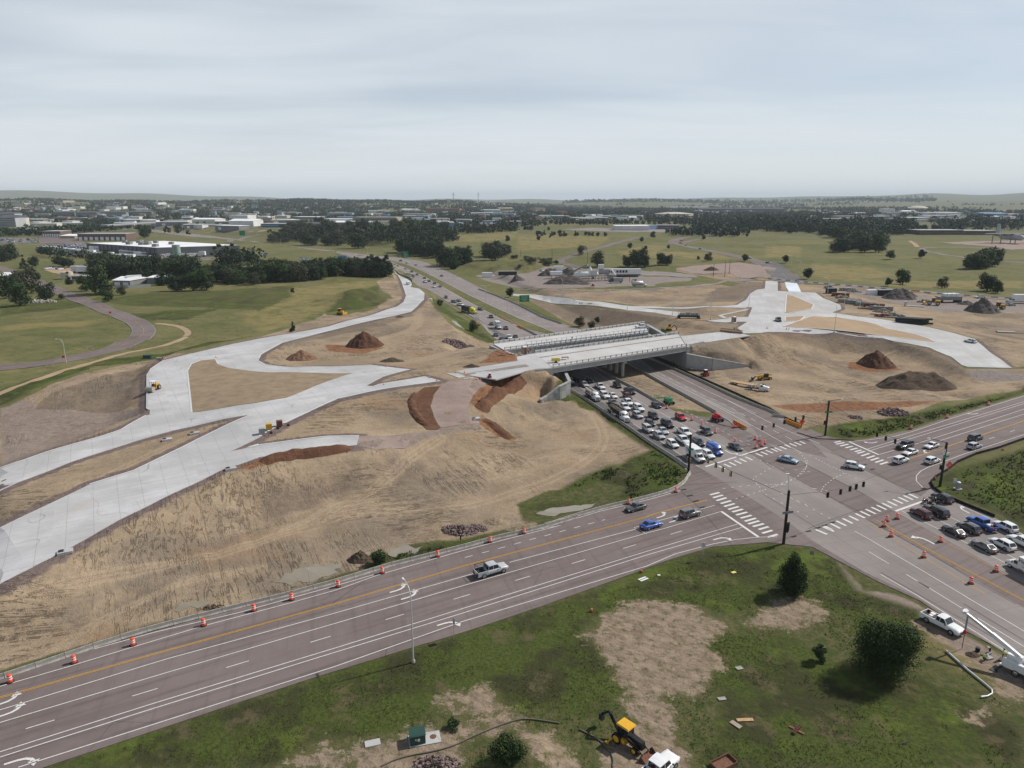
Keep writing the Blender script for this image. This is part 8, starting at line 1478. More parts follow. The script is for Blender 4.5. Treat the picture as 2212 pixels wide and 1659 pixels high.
for i in range(7): wtrailer('A %d,%d'%(1190+42*i,352+5*i),9,-1.3,'white delivery truck backed up to the warehouse dock',None,None,1.2,'trucks at the warehouse dock')
for s,l in (('A 1420,385','white truck with its cab facing out at the dock, left'),('A 1500,388','white truck with its cab facing out at the dock, right'),('A 1635,440','white box trailer on the apron, left of a pair'),('A 1690,440','white box trailer on the apron, right of a pair'),('A 1810,390','open dark-mouthed box trailer at the dock doors'),('A 1875,415','white van driving across the apron'),('a 1728,690','white trailer at the right end of the dock doors')): wtrailer(s,7,0,l,None,None,1.2,None if 0 else 'white trucks on the apron')
def tinycar(c):
    m=MB(); m.box(0,0,.3,4.5,1.8,.75,0,tx=.97,ty=.95); m.box(-.2,0,1.05,2.6,1.6,.5,1,tx=.75,ty=.85); m.box(-.2,0,1.5,1.8,1.35,.06,0)
    for x in (-1.4,1.4): m.box(x,0,0,.65,1.75,.5,2)
    me=m.mesh('parked_car'); 
    for q in (flat('fleet_'+c,CL[c],.4,var=.05),M_GLASS,M_TYRE): me.materials.append(q)
    return me
TC={c:tinycar(c) for c in ('white','silver','dgrey','black','grey','maroon','blue')}
def lot(s,n,label,group,seed,hd=0.3,cols=('white','silver','dgrey','black','grey','white','blue')):
    P=tpoly(s); A=np.array(P); R=random.Random(seed); c=0; cx,cy=A.mean(0); k=0; ch,sh=math.cos(hd),math.sin(hd); cand=[]
    ex=max(math.dist((cx,cy),q) for q in P); 
    for i in range(int(-ex/7.5),int(ex/7.5)+1):
        for j in range(int(-ex/2.9),int(ex/2.9)+1):
            u_,v_=i*7.5+(3 if i%2 else 0),j*2.9; cand.append((cx+u_*ch-v_*sh,cy+u_*sh+v_*ch))
    R.shuffle(cand); xs=np.array(cand); ok=sdf(P,xs[:,0],xs[:,1],500)<0
    for (x,y),o_ in zip(cand,ok):
        if not o_ or c>=n: continue
        o=bpy.data.objects.new('parked_car',TC[R.choice(cols)]); COL.objects.link(o); o.location=(x,y,hz(x,y)+.1); o.rotation_euler=(0,0,hd+(math.pi if R.random()<.5 else 0)); o.scale=(1.1,)*3; tag(o,label,'car',group); c+=1
lot('A 0,285 40,230 250,210 690,205 700,240 560,300 400,270 200,262',75,'small parked car in the lot left of the warehouse','cars in the warehouse lot',1); lot('a 0,570 340,575 330,545 0,540',38,'small parked car in the far left lot','cars in the far left lot',2)
lot('A 60,570 560,555 560,540 60,545',10,'car parked in the row at the back of the dirt yard','cars in the dirt yard row',3,1.2,('white','white','silver','dgrey')); lot('F 1260,350 1640,338 1640,318 1260,325',60,'small parked car by the far white depot','cars by the far depot',4); lot('b 0,690 120,690 110,665 0,665',6,'small parked car behind the dark grove','cars behind the grove',5); lot('b 350,730 470,725 460,705 350,710',8,'small parked car in the lot hidden by trees','cars hidden by trees',6)
lot('F 280,255 600,250 600,235 300,235',26,'white vehicle in the far dealer lot','vehicles in the far dealer lot',7,0,('white','white','silver'))
for i,(x,y,l) in enumerate(((640,618,'white recreational vehicle in the dirt yard, left'),(700,600,'white recreational vehicle in the dirt yard, right'),(560,610,'blue-grey truck in the dirt yard'),(1370,760,'white camper between the two metal sheds'),(1065,550,'white vehicle glimpsed between the dark trees'),(840,668,'white pickup in front of the dark trees'))): wtrailer('A %d,%d'%(x,y),8,.2*i,l,M_TRIM if 'truck' in l else None,None,1.3,'vehicles in the dirt yard')
B_=[('D',0,140,305,225,40,'lgrey','slate','grey apartment block at the far left edge, front one','gable',8),('D',0,130,235,190,40,'lgrey','slate','grey apartment block at the far left edge, rear one','gable',8),('D',150,200,300,225,30,'cream','slate','pale end of the apartment block at far left','gable',3),
('D',470,640,210,178,30,'dgrey','slate','dark apartment row in the far town, first from left','gable',10),('D',650,830,212,180,30,'dgrey','slate','dark apartment row in the far town, second from left','gable',10),('D',860,1080,212,178,30,'grey','slate','dark apartment row in the far town, third from left','gable',12),('D',1090,1300,208,176,30,'dgrey','slate','dark apartment row in the far town, fourth from left','gable',12),
('D',455,580,248,222,30,'red','lgrey','long red-brown shop in the far town','flat',6),('D',640,730,250,225,30,'lgrey','lgrey','pale shop right of the red-brown one','flat',4),('D',1000,1085,232,222,25,'cream','wroof','white roofed shop behind the tree row','flat',3),('D',1635,1840,268,238,50,'lgrey','wroof','white roofed hall right of the apartment rows','gable',0),('D',1960,2120,245,205,50,'lgrey','wroof','long pale hall near the centre of the far town','flat',0),('D',1990,2120,270,236,30,'blue','blue','blue-walled hall in the far town','flat',0),('D',1960,2170,300,252,60,'white','wroof','bright white hall in the far town','gable',0),('D',1600,1900,305,285,30,'cream','lgrey','low cream row of sheds by the far verge','flat',0),
('D',890,1055,150,130,60,'cream','wroof','pale flat hall on the wooded slope, left','flat',0),('D',1140,1260,160,145,60,'cream','wroof','pale flat hall on the wooded slope, middle','flat',0),('D',1330,1425,112,95,80,'white','wroof','white hall high on the wooded slope','flat',0),('D',1520,1655,168,155,60,'cream','wroof','pale hall with a red-brown rear, wooded slope','flat',0),('D',1500,1640,125,112,60,'slate','slate','dark blue hall on the slope','flat',0),('D',460,600,175,163,60,'white','wroof','white hall left of the apartment rows','gable',0),('D',500,590,150,143,40,'cream','wroof','tiny pale hall high at left','flat',0),('D',580,650,163,152,40,'white','wroof','tiny white hall high at left','flat',0),('D',100,210,112,100,60,'lgrey','lgrey','pale hall on the far left slope','flat',0),('D',540,640,95,78,60,'tan','tan','tan building on the far left slope','flat',0),('D',70,170,160,145,60,'cream','tan','cream shops at far left','flat',0),('D',180,300,165,148,60,'red','slate','red-brown shops at far left','flat',0),
('E',0,80,238,215,50,'white','wroof','white hall cut by trees in the left centre town','flat',0),('E',290,495,240,218,60,'grey','wroof','long hall with a white roof in the centre town','flat',0),('E',585,800,210,186,60,'blue','lgrey','pale blue hall in the centre town','flat',0),('E',805,1180,262,222,60,'tan','lgrey','long tan warehouse in the centre town','flat',12),('E',560,805,262,235,50,'lgrey','wroof','pale hall left of the long tan warehouse','flat',0),('E',570,810,295,264,60,'grey','wroof','bright white roofed hall in front of the tan warehouse','gable',0),('E',860,1035,282,262,50,'lgrey','wroof','white roofed hall right of the bright one','gable',0),('E',20,240,310,278,50,'blue','lgrey','blue-grey hall at the left of the centre town','flat',4),('E',330,525,312,275,40,'tan','slate','brown house row in the centre town','gable',6),('E',935,1120,180,163,50,'cream','wroof','white roofed hall on the centre slope','flat',0),('E',1235,1375,165,153,50,'white','wroof','group of white roofs on the centre slope','gable',0),('E',1430,1600,175,145,60,'red','tan','brown school-like block on the centre slope','flat',6),('E',1600,1720,180,148,60,'red','red','second brown block on the centre slope','flat',4),('E',1240,1490,210,190,50,'lgrey','lgrey','pale hall row in the centre town','flat',0),('E',1590,1750,220,198,40,'cream','green','green roofed hall in the centre town','flat',0),('E',1930,2070,185,160,50,'lgrey','green','pale green roofed hall in the centre','gable',0),('E',1810,2000,205,182,50,'cream','wroof','cream hall near the big brown mound','flat',0),('E',150,200,200,178,40,'lgrey','slate','grey gabled hall at left centre','gable',0),('E',2060,2180,170,145,40,'tan','tan','tan apartment group at centre right','gable',4),
('F',840,1130,332,296,50,'lgrey','wroof','white depot in the far field with dock doors','flat',0),('F',1130,1200,325,290,40,'blue','lgrey','blue-grey end of the far depot','flat',0),('F',1200,1385,325,292,50,'grey','grey','dark grey right wing of the far depot','flat',6),('F',640,910,232,214,40,'tan','lgrey','long tan row of garages in the far centre','flat',12),('F',605,640,230,200,40,'white','wroof','small white block left of the garages','flat',0),('F',960,1025,240,222,30,'white','wroof','white gabled shed right of the garages','gable',0),('F',160,240,178,140,40,'tan','tan','tan apartment tower among trees','flat',4),('F',385,430,205,170,40,'red','tan','small brick block among trees','flat',3),('F',190,300,222,205,40,'white','wroof','white hall among trees at centre','flat',0),('F',1510,1570,238,222,40,'cream','slate','small cream house in the far right centre','gable',0),('F',1320,1640,150,132,90,'lgrey','wroof','long row of distant white halls, right of the tank','flat',0),('F',1550,1850,178,148,60,'slate','slate','distant dark apartment rows, left','gable',14),('F',1860,2212,178,148,60,'slate','slate','distant dark apartment rows, right','gable',16),('F',1635,1745,182,174,60,'white','wroof','thin white roof before the apartment rows','flat',0),
('H',600,695,186,172,80,'cream','wroof','orange-lit long hall in the right town','flat',0),('H',1010,1105,192,148,60,'cream','wroof','tall pale block with an overhanging roof','flat',0),('H',1175,1290,192,170,80,'lgrey','wroof','white gabled hall before the dome','gable',0),('H',1325,1420,198,184,60,'white','wroof','white hall with a pitched roof, right town','gable',0),('H',1390,1700,206,182,90,'lgrey','wroof','very long white hall in the right town','flat',0),('H',1870,2075,218,190,90,'blue','blue','blue-grey hall at the right edge of town','gable',0),('H',2075,2212,218,194,90,'blue','wroof','blue-grey hall with a white roof at the right edge','flat',0),('H',650,890,245,212,60,'tan','lgrey','tan office block with glass in the right town','flat',10),('H',890,1065,240,215,60,'blue','lgrey','blue glass office block in the right town','flat',6),('H',1215,1420,250,225,50,'blue','wroof','pale blue office block in the right town','flat',0),('H',1410,1520,262,238,50,'slate','slate','black office block in the right town','flat',0),('H',1520,1665,258,238,50,'grey','lgrey','grey office block right of the black one','flat',0),('H',770,880,200,182,60,'lgrey','wroof','white hall before the tall pale block','flat',0),
('H',1320,1690,372,333,40,'brown','lgrey','long brown industrial row with a pale roof, left half','flat',14),('H',1690,1975,372,338,40,'brown','lgrey','long brown industrial row, right half','flat',10),('H',0,160,178,148,60,'slate','slate','distant dark apartment row at the left of the right town','gable',10)]
for q in B_:
    fr,x0,x1,yb,yt,dp,wc,rc,lb,kd,wn=q; bld(fr,x0,x1,yb,yt,dp,wc,rc,lb,'building',kd,0,wn)
BL+=[(*G(*src('H',1300,165),8),230),(*G(*src('F',1340,235),8),140)]; 
HM=[]
for c_,rc_,w_,d_,h_ in (('white','wroof',46,26,8),('cream','wroof',60,24,7),('blue','lgrey',50,30,9),('tan','slate',34,18,8),('white','lgrey',28,20,6),('grey','wroof',70,30,8)):
    m=MB(); m.box(0,0,-3,w_,d_,h_+3,0); m.box(0,0,h_,w_*1.02,d_*1.03,.6,1); m.box(-w_*.3,-d_*.51,0,w_*.12,.3,h_*.6,1); me=m.mesh('hall'); me.materials.append(bmat(c_)); me.materials.append(bmat(rc_)); HM.append((me,w_))
R2=random.Random(21)
for s_,n_,lb in (('D 0,300 600,300 1900,330 2212,320 2212,150 900,125 0,140',80,'small pale commercial building in the left part of the distant town'),('E 0,320 800,320 1400,300 2212,290 2212,190 1500,185 900,190 0,180',60,'small pale commercial building in the middle of the distant town'),('H 300,260 2212,265 2212,180 300,170',45,'small pale commercial building in the right part of the distant town'),('F 250,255 1250,250 1250,215 250,215',14,'low pale building among the trees at far centre')):
    for _ in range(n_):
        P_=pts(s_); fx=[q[0] for q in P_]; fy=[q[1] for q in P_]; px_,py_=R2.uniform(min(fx),max(fx)),R2.uniform(min(fy),max(fy))
        g=GT(px_,py_); me,w_=R2.choice(HM); k_=R2.uniform(.6,1.1); o=bpy.data.objects.new('commercial_hall',me); COL.objects.link(o); o.location=g; o.rotation_euler=(0,0,R2.uniform(-.5,.5)); o.scale=(k_,k_,1); tag(o,lb,'building',lb.replace('small pale commercial building','halls').replace('low pale building','low halls')); BL.append((g[0],g[1],w_*k_*.9))
woods_now()
g=T1('H 1300,162'); h_=height_at(g,pts('H 1300,122')[0]); rr=(G(*src('H',1380,162),g[2])[0]-G(*src('H',1222,162),g[2])[0])/2; r=empty('domed_arena',g); m=MB(); m.lathe([(rr,-3),(rr,h_*.5)],28); m.build('wall',bmat('tan'),r); m=MB(); m.lathe([(rr,h_*.5),(rr*.8,h_*.72),(rr*.45,h_*.92),(rr*.1,h_)],28); m.build('roof',bmat('cream'),r); tag(r,'wide pale domed arena in the right town','arena')
R=random.Random(9); hm_={}
for c_,rc_ in (('cream','slate'),('white','lgrey'),('tan','brown')):
    m=MB(); m.box(0,0,-2,15,10,6.5,0); m.add([(-8,-5.5,4.4),(8,-5.5,4.4),(8,5.5,4.4),(-8,5.5,4.4),(-8,0,7.5),(8,0,7.5)],[(0,1,5,4),(2,3,4,5),(0,4,3),(1,2,5)],1); me=m.mesh('house'); me.materials.append(bmat(c_)); me.materials.append(bmat(rc_)); hm_[c_]=me
n=0
while n<230:
    a=math.radians(R.uniform(-37,9)); d=R.uniform(2600,5400); x,y=d*math.sin(a),d*math.cos(a); o=bpy.data.objects.new('house',hm_[R.choice(['cream','white','tan','cream'])]); COL.objects.link(o); o.location=(x,y,hz(x,y)+1.5); o.rotation_euler=(0,0,R.uniform(-.6,.6)); o.scale=(1.2,1.2,1.25); tag(o,'small distant house scattered among the trees of the ridge','house','houses scattered on the wooded ridge'); n+=1
n=0
while n<60:
    a=math.radians(R.uniform(10,36)); d=R.uniform(2500,4200); x,y=d*math.sin(a),d*math.cos(a); o=bpy.data.objects.new('house',hm_[R.choice(['cream','white','tan'])]); COL.objects.link(o); o.location=(x,y,hz(x,y)+1.5); o.rotation_euler=(0,0,R.uniform(-.6,.6)); o.scale=(1.3,)*3; tag(o,'small distant building scattered in the right-hand town','house','houses scattered in the right town'); n+=1
g=T1('H 2085,442'); r=empty('aeroplane',g,.0); s_=1.7; m=MB(); m.tube([(0,-16,5),(0,-13,5),(0,10,5),(0,18,7)],[.5,2.4,2.4,.6],14); m.build('fuselage',bmat('lgrey'),r); m=MB(); m.box(0,-3,7.4,44,4.5,.6,tx=1); m.build('wing',bmat('lgrey'),r); m=MB(); m.box(0,16,7,1.0,5,8,ty=.5); m.build('tail_fin',bmat('lgrey'),r)
for x in (-14,-7,7,14): m=MB(); m.tube([(x,-7,6.8),(x,-2,6.8)],1.0,8); m.build('engine',bmat('grey'),r)
m=MB(); [m.bar((x,-4,0),(x,-4,7),.5) for x in (-17,-10,10,17,-2,2)]; m.build('support_leg',bmat('grey'),r); r.scale=(s_,)*3; tag(r,'grey four-engined aeroplane parked at the far right edge','aeroplane')
for s,h_ in (('H 248,80',70),('H 495,75',50),('H 510,75',50),('F 1790,100',75),('F 2072,110',75),('E 1668,70',70),('E 1880,75',75)):
    g=T1(s.split()[0]+' %s,%d'%(s.split()[1].split(',')[0],int(s.split(',')[1])+45)); m=MB(); m.bar((0,0,0),(0,0,h_),2.2); m.bar((-9,0,h_*.8),(9,0,h_*.8),1.2); m.bar((-7,0,h_*.93),(7,0,h_*.93),1.2); tag(m.build('transmission_tower',M_DARKC,loc=g),'thin transmission tower on the horizon','tower','transmission towers on the horizon')
A_dirt=cov('c 1650,1090 1960,1040 2212,880 2212,1330 1700,1260','d 100,880 330,900 320,1000 100,1000','d 560,1080 700,1140 950,1240 600,1220','d 0,1300 1000,1360 1400,1440 1000,1410 0,1350','s 860,380 1100,430 1000,560 860,540','r -150,300 400,250 1000,300 1320,650 700,640 560,560 200,620 -150,560','s 600,380 1500,480 1130,660 860,560','j -500,1300 0,1010 350,900 700,790 1060,690 1560,580 1850,500 k 0,440 250,360 500,320 640,180 1000,150 1400,50 h 0,1430 250,1330 560,1290 900,1180 980,1080 1150,1000 1100,930 800,700 640,620 460,560 300,540 430,480 r 1480,900 1250,680 800,650 440,560 -100,560 b 1990,1440 1620,1260 1480,1090 1440,1000 1400,980 1100,860 1010,900 1040,960 1150,1010 1100,1110 900,1170 560,1180 300,1290 0,1380 e 1600,150 1230,200 700,320 400,430 150,560 0,690 -300,900',
 's 900,900 1010,830 940,780 1100,660 1500,600 2212,500 d 0,1340 600,1345 1000,1395 1400,1475 1590,1560 1700,1650 2212,1650 3000,1600 i 3000,200 2212,440 1900,500 1500,560 1300,640 1180,680 900,740 560,770 430,760 300,800 100,700 s 2212,1560 1500,1290 900,1000',
 'c 60,1040 500,1110 900,1150 1180,1175 1380,1210 1450,1300 1080,1270 560,1310 380,1230 200,1120','c 60,1010 560,970 1000,975 1700,930 2100,900 2212,900 2120,980 1980,1040 1900,1100 1700,1118 1200,1118 500,1055','s 380,160 1300,150 1880,160 1890,350 1720,400 2212,480 1480,500 900,560 480,480 400,370 600,330 880,330',
 'd 300,930 1000,960 1500,1010 2212,1070 3000,1110 3000,1600 2110,1640 1880,1470 1780,1390 1400,1290 800,1200 650,1140 560,1090 430,1000 300,990','h 640,270 1265,608 1690,655 950,240','c 1360,790 2212,790 2180,900 1800,900 1360,820',
 'B 100,280 240,380 290,600 240,690 100,750 -60,790 -60,500 180,480','e -400,640 0,545 380,385 480,345 0,520 -400,620')
A_red=cov('g 1560,430 1420,440 1340,500 1300,590 1330,680 1400,760 1440,800 1530,800 1500,690 1470,600','g 1900,440 2212,330 2212,420 2100,480 1990,560 1960,640 1900,660 1960,720 2212,880 2180,900 1990,820 1890,750 1910,690 1800,560 1840,480','g 0,1050 400,975 720,930 800,960 700,1000 300,1035 0,1110','e 2212,1060 2020,1130 2100,1150 2212,1110','r 380,460 800,380 880,430 760,480 480,560 200,560','g 1960,170 2212,150 2212,210 1960,230','i 720,220 1100,230 1150,290 900,310 700,270','r 60,740 800,690 700,860 420,1000 330,1100 200,1100 300,900','b 560,1440 1080,1470 900,1520 600,1500','i 0,590 600,560 1500,560 800,640 300,650')
A_gravel=cov('c 0,840 250,770 560,790 640,830 1000,860 1500,870 1480,900 1000,940 500,955 100,960 0,960','b 1840,850 2212,800 2212,960 1950,900','t 0,300 600,250 1300,300 2100,420 2100,560 1500,560 900,580 300,600 0,640','d 420,960 1000,990 1500,1040 2212,1080 2212,1160 1500,1170 1200,1100 700,1000','i 1700,300 1900,280 2212,330 2212,380 1800,380')
A_pink=cov('f 0,880 300,880 300,900 0,1010','g 840,860 1400,820 1560,785 1880,750 1900,800 1400,880 1250,960 900,970','l 1180,360 1330,545 1500,565 1620,610 1880,790 2212,960 2212,1100 1800,850 1560,650 1300,590 1200,470','e 0,640 0,1000 100,950 300,560 150,560','g 1640,380 2000,390 1890,470 1800,560 1500,560')
A_lush=cov('j 300,1659 1000,1410 1700,1180 2212,1030 2212,1400 1750,1659','k 0,1065 700,850 1500,610 2212,370 2212,560 1850,650 1800,770 2050,1000 2100,1130 1900,1330 1300,1250 1200,1120 900,1190 600,1400 0,1480','l 0,475 500,310 880,300 1180,370 1300,540 1640,650 1700,760 1600,860 1300,1000 1280,700 1000,580 850,560 600,680 400,620 0,640','l 420,800 900,780 1280,1000 1600,1000 2212,1300 2212,1517 400,1517 560,1200',
 'i 1420,1260 1560,1160 2212,960 3000,700 3000,2100 2212,1640 1960,1500 1500,1330','h 640,1230 960,1040 1200,960 1470,1180 1400,1280 1240,1350 860,1430 900,1290','h 300,1350 620,1180 850,1080 860,1210 600,1290','h 0,1440 500,1400 620,1450 200,1500','h 430,470 560,540 740,660 950,790 1200,960 1100,960 800,760 640,640 500,560 290,560','i 560,760 700,740 1180,680 1560,600 2212,440 3000,200 3000,260 2212,490 1560,690 1250,790 880,868 660,880 520,850',
 'e -300,700 0,600 160,520 400,400 800,260 1300,200 1600,120 2212,-10 1900,40 1300,160 900,200 600,290 300,350 0,470 -300,560','B 600,620 700,660 850,800 1100,930 1250,1060 1440,1170 1380,1190 1150,1130 900,900 700,800 620,720','h 370,1600 640,1530 760,1490 500,1560 240,1640','k 320,400 520,330 770,265 1000,205 1200,145 1180,110 900,170 600,220 400,260','B 1600,700 1750,700 2000,830 2212,900 2212,930 1900,810',
 'a 800,1040 2212,960 b 300,940 260,1030 100,1120 a 2212,1150 1500,1120 1000,1100','a 1100,1180 1900,1130 1600,1230 1300,1240','a 0,1100 800,1050 700,1120 0,1200','b 560,1170 1010,930 1130,1040 1050,1110 800,1150','i 2212,1500 1900,1450 1650,1300 2212,1560')
A_dry=cov('b 0,1000 500,940 1100,880 1000,940 700,1000 650,1080 500,1180 0,1360','a 2080,1100 2212,1080 2212,1280 2080,1260','a 0,1280 900,1230 700,1290 0,1330','c 0,500 800,520 700,600 0,640','c 850,640 1800,660 1800,720 900,700','d 400,750 900,780 1100,850 700,900 400,870','c 0,390 1300,395 1300,420 0,430','c 1100,590 1300,600 1200,650 900,640','b 1500,530 2212,470 2212,540 1700,570','a 2060,1180 2212,1150 2212,1250','d 0,600 300,600 300,700 0,700','D 1300,310 2212,320 2212,340 1500,350','q 300,700 900,900 1500,1100 1800,1400 1500,1500 900,1200 400,900','d 900,900 2212,900 2212,960 1000,940')
A_edge=np.minimum(sdf(tpoly(CWW),cap=8)-2.0,sdf(tpoly(CE),cap=8)-1.4)
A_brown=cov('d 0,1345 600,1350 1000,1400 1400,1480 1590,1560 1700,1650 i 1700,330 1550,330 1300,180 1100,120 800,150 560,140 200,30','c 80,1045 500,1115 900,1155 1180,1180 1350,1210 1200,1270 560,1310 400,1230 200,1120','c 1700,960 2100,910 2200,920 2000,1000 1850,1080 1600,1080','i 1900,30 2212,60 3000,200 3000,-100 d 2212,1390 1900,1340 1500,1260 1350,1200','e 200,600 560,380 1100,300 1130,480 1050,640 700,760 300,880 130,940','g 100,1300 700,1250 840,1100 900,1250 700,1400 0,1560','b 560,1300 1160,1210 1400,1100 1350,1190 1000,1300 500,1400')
A_track=np.full(XX.shape,20.0)
for s_,w_ in (('j -200,560 0,520 640,400 1100,310 1500,235 1800,130 k 0,60 g 700,1440 900,1370 1150,1180 1400,960 1560,870',1.8),('g 400,1659 900,1480 1500,1520 2212,1330 h 300,1230 560,1100 780,900 640,640 520,560',1.6),('g 0,960 500,900 1000,860 1560,790',1.5),('b 1330,1110 1400,1290 1100,1390 300,1480',2.5),('g 1000,255 1500,190 2212,120',3.2),('i 0,480 700,520 1500,470 2212,400 2800,330',3),('i 300,200 900,420 1500,520 2212,560',2),('e 0,980 80,900 110,760 300,520 700,370 1200,250',2.2),('d 560,990 1000,1100 1350,1230 1800,1340 2212,1420',4),('c 1300,1310 1480,1290 1700,1240',3),('d 900,1080 1500,1140 2212,1130',3),('e 200,1560 700,1300 1300,1000 1900,740',1.5),('s 2212,1360 1700,1280 1500,1120 1480,1060',2),('g 230,1659 600,1470 1000,1400',1.2),('j 200,980 600,700 1200,420 1700,330',1.2)):
    Q=tpoly(s_); Q=smoothpoly(Q,2,False)
    for (ax,ay),(bx,by) in zip(Q,Q[1:]):
        x0,x1=min(ax,bx)-12,max(ax,bx)+12; y0,y1=min(ay,by)-12,max(ay,by)+12; m_=(XX>x0)&(XX<x1)&(YY>y0)&(YY<y1); A_track[m_]=np.minimum(A_track[m_],segd(XX[m_],YY[m_],ax,ay,bx,by)-w_)
V=np.stack([XX,YY,TZ-SINK],-1).reshape(-1,3); ny,nx=XX.shape
i=np.arange((ny-1)*(nx-1)); r=i//(nx-1); c=i%(nx-1); a=r*nx+c
F=np.stack([a,a+1,a+nx+1,a+nx],1)
slope=np.clip(np.minimum(WD,ED),-20,30)
t=NT('earth_and_grass'); p=t.pos()
nb=t.noise(.012,5,.6); nm=t.noise(.09,5,.65); nf=t.noise(.7,5,.7); nx_=t.noise(4.5,4,.7); nbl=t.noise(.3,6,.72,None,.4)
jit=t.math('ADD',t.math('MULTIPLY',t.math('SUBTRACT',nm,.5),7),t.math('MULTIPLY',t.math('SUBTRACT',nf,.5),2.2))
jit_s=t.math('ADD',t.math('MULTIPLY',t.math('SUBTRACT',nm,.5),2.2),t.math('MULTIPLY',t.math('SUBTRACT',nf,.5),1.6))
def mask(at,j=None,w=.5): return t.rng(t.math('ADD',t.attr(at),j if j is not None else jit_s),-w,w,1,0)
c=t.mix(t.rng(nm,.35,.7),(.1,.108,.04),(.142,.138,.058)); c=t.mix(t.rng(nb,.42,.62),c,(.155,.143,.066)); c=t.mix(t.math('MULTIPLY',t.rng(nbl,.5,.7),.65),c,(.048,.06,.024)); 
pm=t.noise(.22,6,.75); c=t.mix(t.math('MULTIPLY',t.rng(pm,.5,.68),.6),c,(.06,.085,.026)); c=t.mix(t.math('MULTIPLY',t.rng(t.noise(.13,6,.75,t.map(p,(.5,1.6,1),(0,0,.4))),.54,.7),.6),c,(.2,.165,.078)); vdist=t.map(p,(.004,.02,1)); nd=t.noise(1.0,5,.65,vdist); c=t.mix(t.math('MULTIPLY',t.rng(nd,.52,.7),.55),c,(.2,.17,.075))
ln0=t.new('ShaderNodeVectorMath',operation='LENGTH'); t.put(ln0.inputs[0],p); nearm=t.rng(ln0.outputs['Value'],150,260,1,0)
cn=t.mix(t.rng(nf,.35,.68),(.05,.07,.02),(.12,.105,.05)); cn=t.mix(t.math('MULTIPLY',t.rng(nx_,.5,.78),.6),cn,(.03,.035,.014)); c=t.mix(nearm,c,cn)
cd=t.mix(t.rng(nf,.35,.7),(.24,.19,.085),(.17,.15,.06)); c=t.mix(t.math('MULTIPLY',mask('dry',jit,4),t.rng(t.noise(.09,5,.75),.33,.58)),c,cd)
lum=t.noise(.05,4,.65); v1=t.map(p,(1.15,.09,1),(0,0,math.radians(-28))); v2=t.map(p,(1.1,.09,1),(0,0,math.radians(72))); v3=t.map(p,(.16,1.3,1),(0,0,math.radians(-30)))
def ridg(v,th,sc_=.55): n_=t.noise(sc_,5,.62,v,.9); return t.rng(t.math('ABSOLUTE',t.math('SUBTRACT',n_,.5)),.0,th,1,0)
sel=t.noise(.022,2,.5); sel2=t.noise(.03,3,.6,t.map(p,(1,1,1),(0,0,1.2)))
rl=t.math('MAXIMUM',t.math('MULTIPLY',ridg(v1,.05),t.rng(sel,.47,.56)),t.math('MULTIPLY',ridg(v2,.05),t.rng(sel,.5,.42)))
rl=t.math('MULTIPLY',rl,t.rng(sel2,.4,.55)); rl=t.math('MULTIPLY',rl,t.rng(t.noise(.5,4,.75),.38,.6))
ce=t.mix(t.rng(lum,.33,.66),(.35,.27,.183),(.255,.195,.132)); ce=t.mix(t.math('MULTIPLY',t.rng(nf,.42,.72),.5),ce,(.2,.155,.108)); ce=t.mix(t.math('MULTIPLY',t.rng(nm,.55,.7),.55),ce,(.38,.3,.205))
stv=t.noise(.5,5,.65,v3,.5); ce=t.mix(t.math('MULTIPLY',t.rng(stv,.52,.72),.45),ce,(.165,.125,.088))
greyp=t.noise(.03,5,.65,t.map(p,(1,1,1),(0,0,2))); ce=t.mix(t.math('MULTIPLY',t.rng(greyp,.48,.62),.6),ce,(.165,.137,.11))
ce=t.mix(t.math('MULTIPLY',rl,.62),ce,(.1,.078,.057)); ce=t.mix(t.math('MULTIPLY',t.rng(nx_,.58,.75),.45),ce,(.11,.085,.062))
orn=t.noise(.04,4,.6,t.map(p,(1,1,1),(0,0,.5))); ce=t.mix(t.math('MULTIPLY',t.rng(orn,.56,.7),.45),ce,(.3,.18,.1))
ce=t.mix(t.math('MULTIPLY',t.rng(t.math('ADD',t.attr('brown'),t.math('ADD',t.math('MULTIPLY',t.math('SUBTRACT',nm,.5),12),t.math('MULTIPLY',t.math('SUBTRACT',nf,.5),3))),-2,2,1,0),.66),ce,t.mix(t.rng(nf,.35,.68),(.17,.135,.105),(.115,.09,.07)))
trk=t.attr('track'); tm=t.rng(t.math('ADD',trk,t.math('MULTIPLY',t.math('SUBTRACT',nf,.5),1.6)),-.4,.8,1,0); rut=t.rng(t.math('SINE',t.math('MULTIPLY',t.math('ADD',trk,t.math('MULTIPLY',nf,.5)),5.2)),.35,.9)
ce=t.mix(t.math('MULTIPLY',tm,.5),ce,t.mix(t.math('MULTIPLY',rut,.5),(.385,.295,.2),(.2,.15,.105)))
md=mask('dirt'); c=t.mix(md,c,ce)
c=t.mix(t.math('MULTIPLY',mask('edge',t.math('MULTIPLY',jit_s,.8),.4),md),c,t.mix(t.rng(nf,.3,.7),(.19,.145,.13),(.13,.1,.088)))
c=t.mix(mask('pink'),c,t.mix(t.rng(nf,.3,.7),(.27,.215,.175),(.2,.16,.135)))
c=t.mix(t.math('MULTIPLY',mask('red',None,.7),.9),c,t.mix(t.rng(nf,.35,.65),(.26,.125,.065),(.15,.068,.036)))
c=t.mix(mask('gravel'),c,t.mix(t.rng(nf,.3,.7),(.2,.17,.155),(.27,.23,.205)))
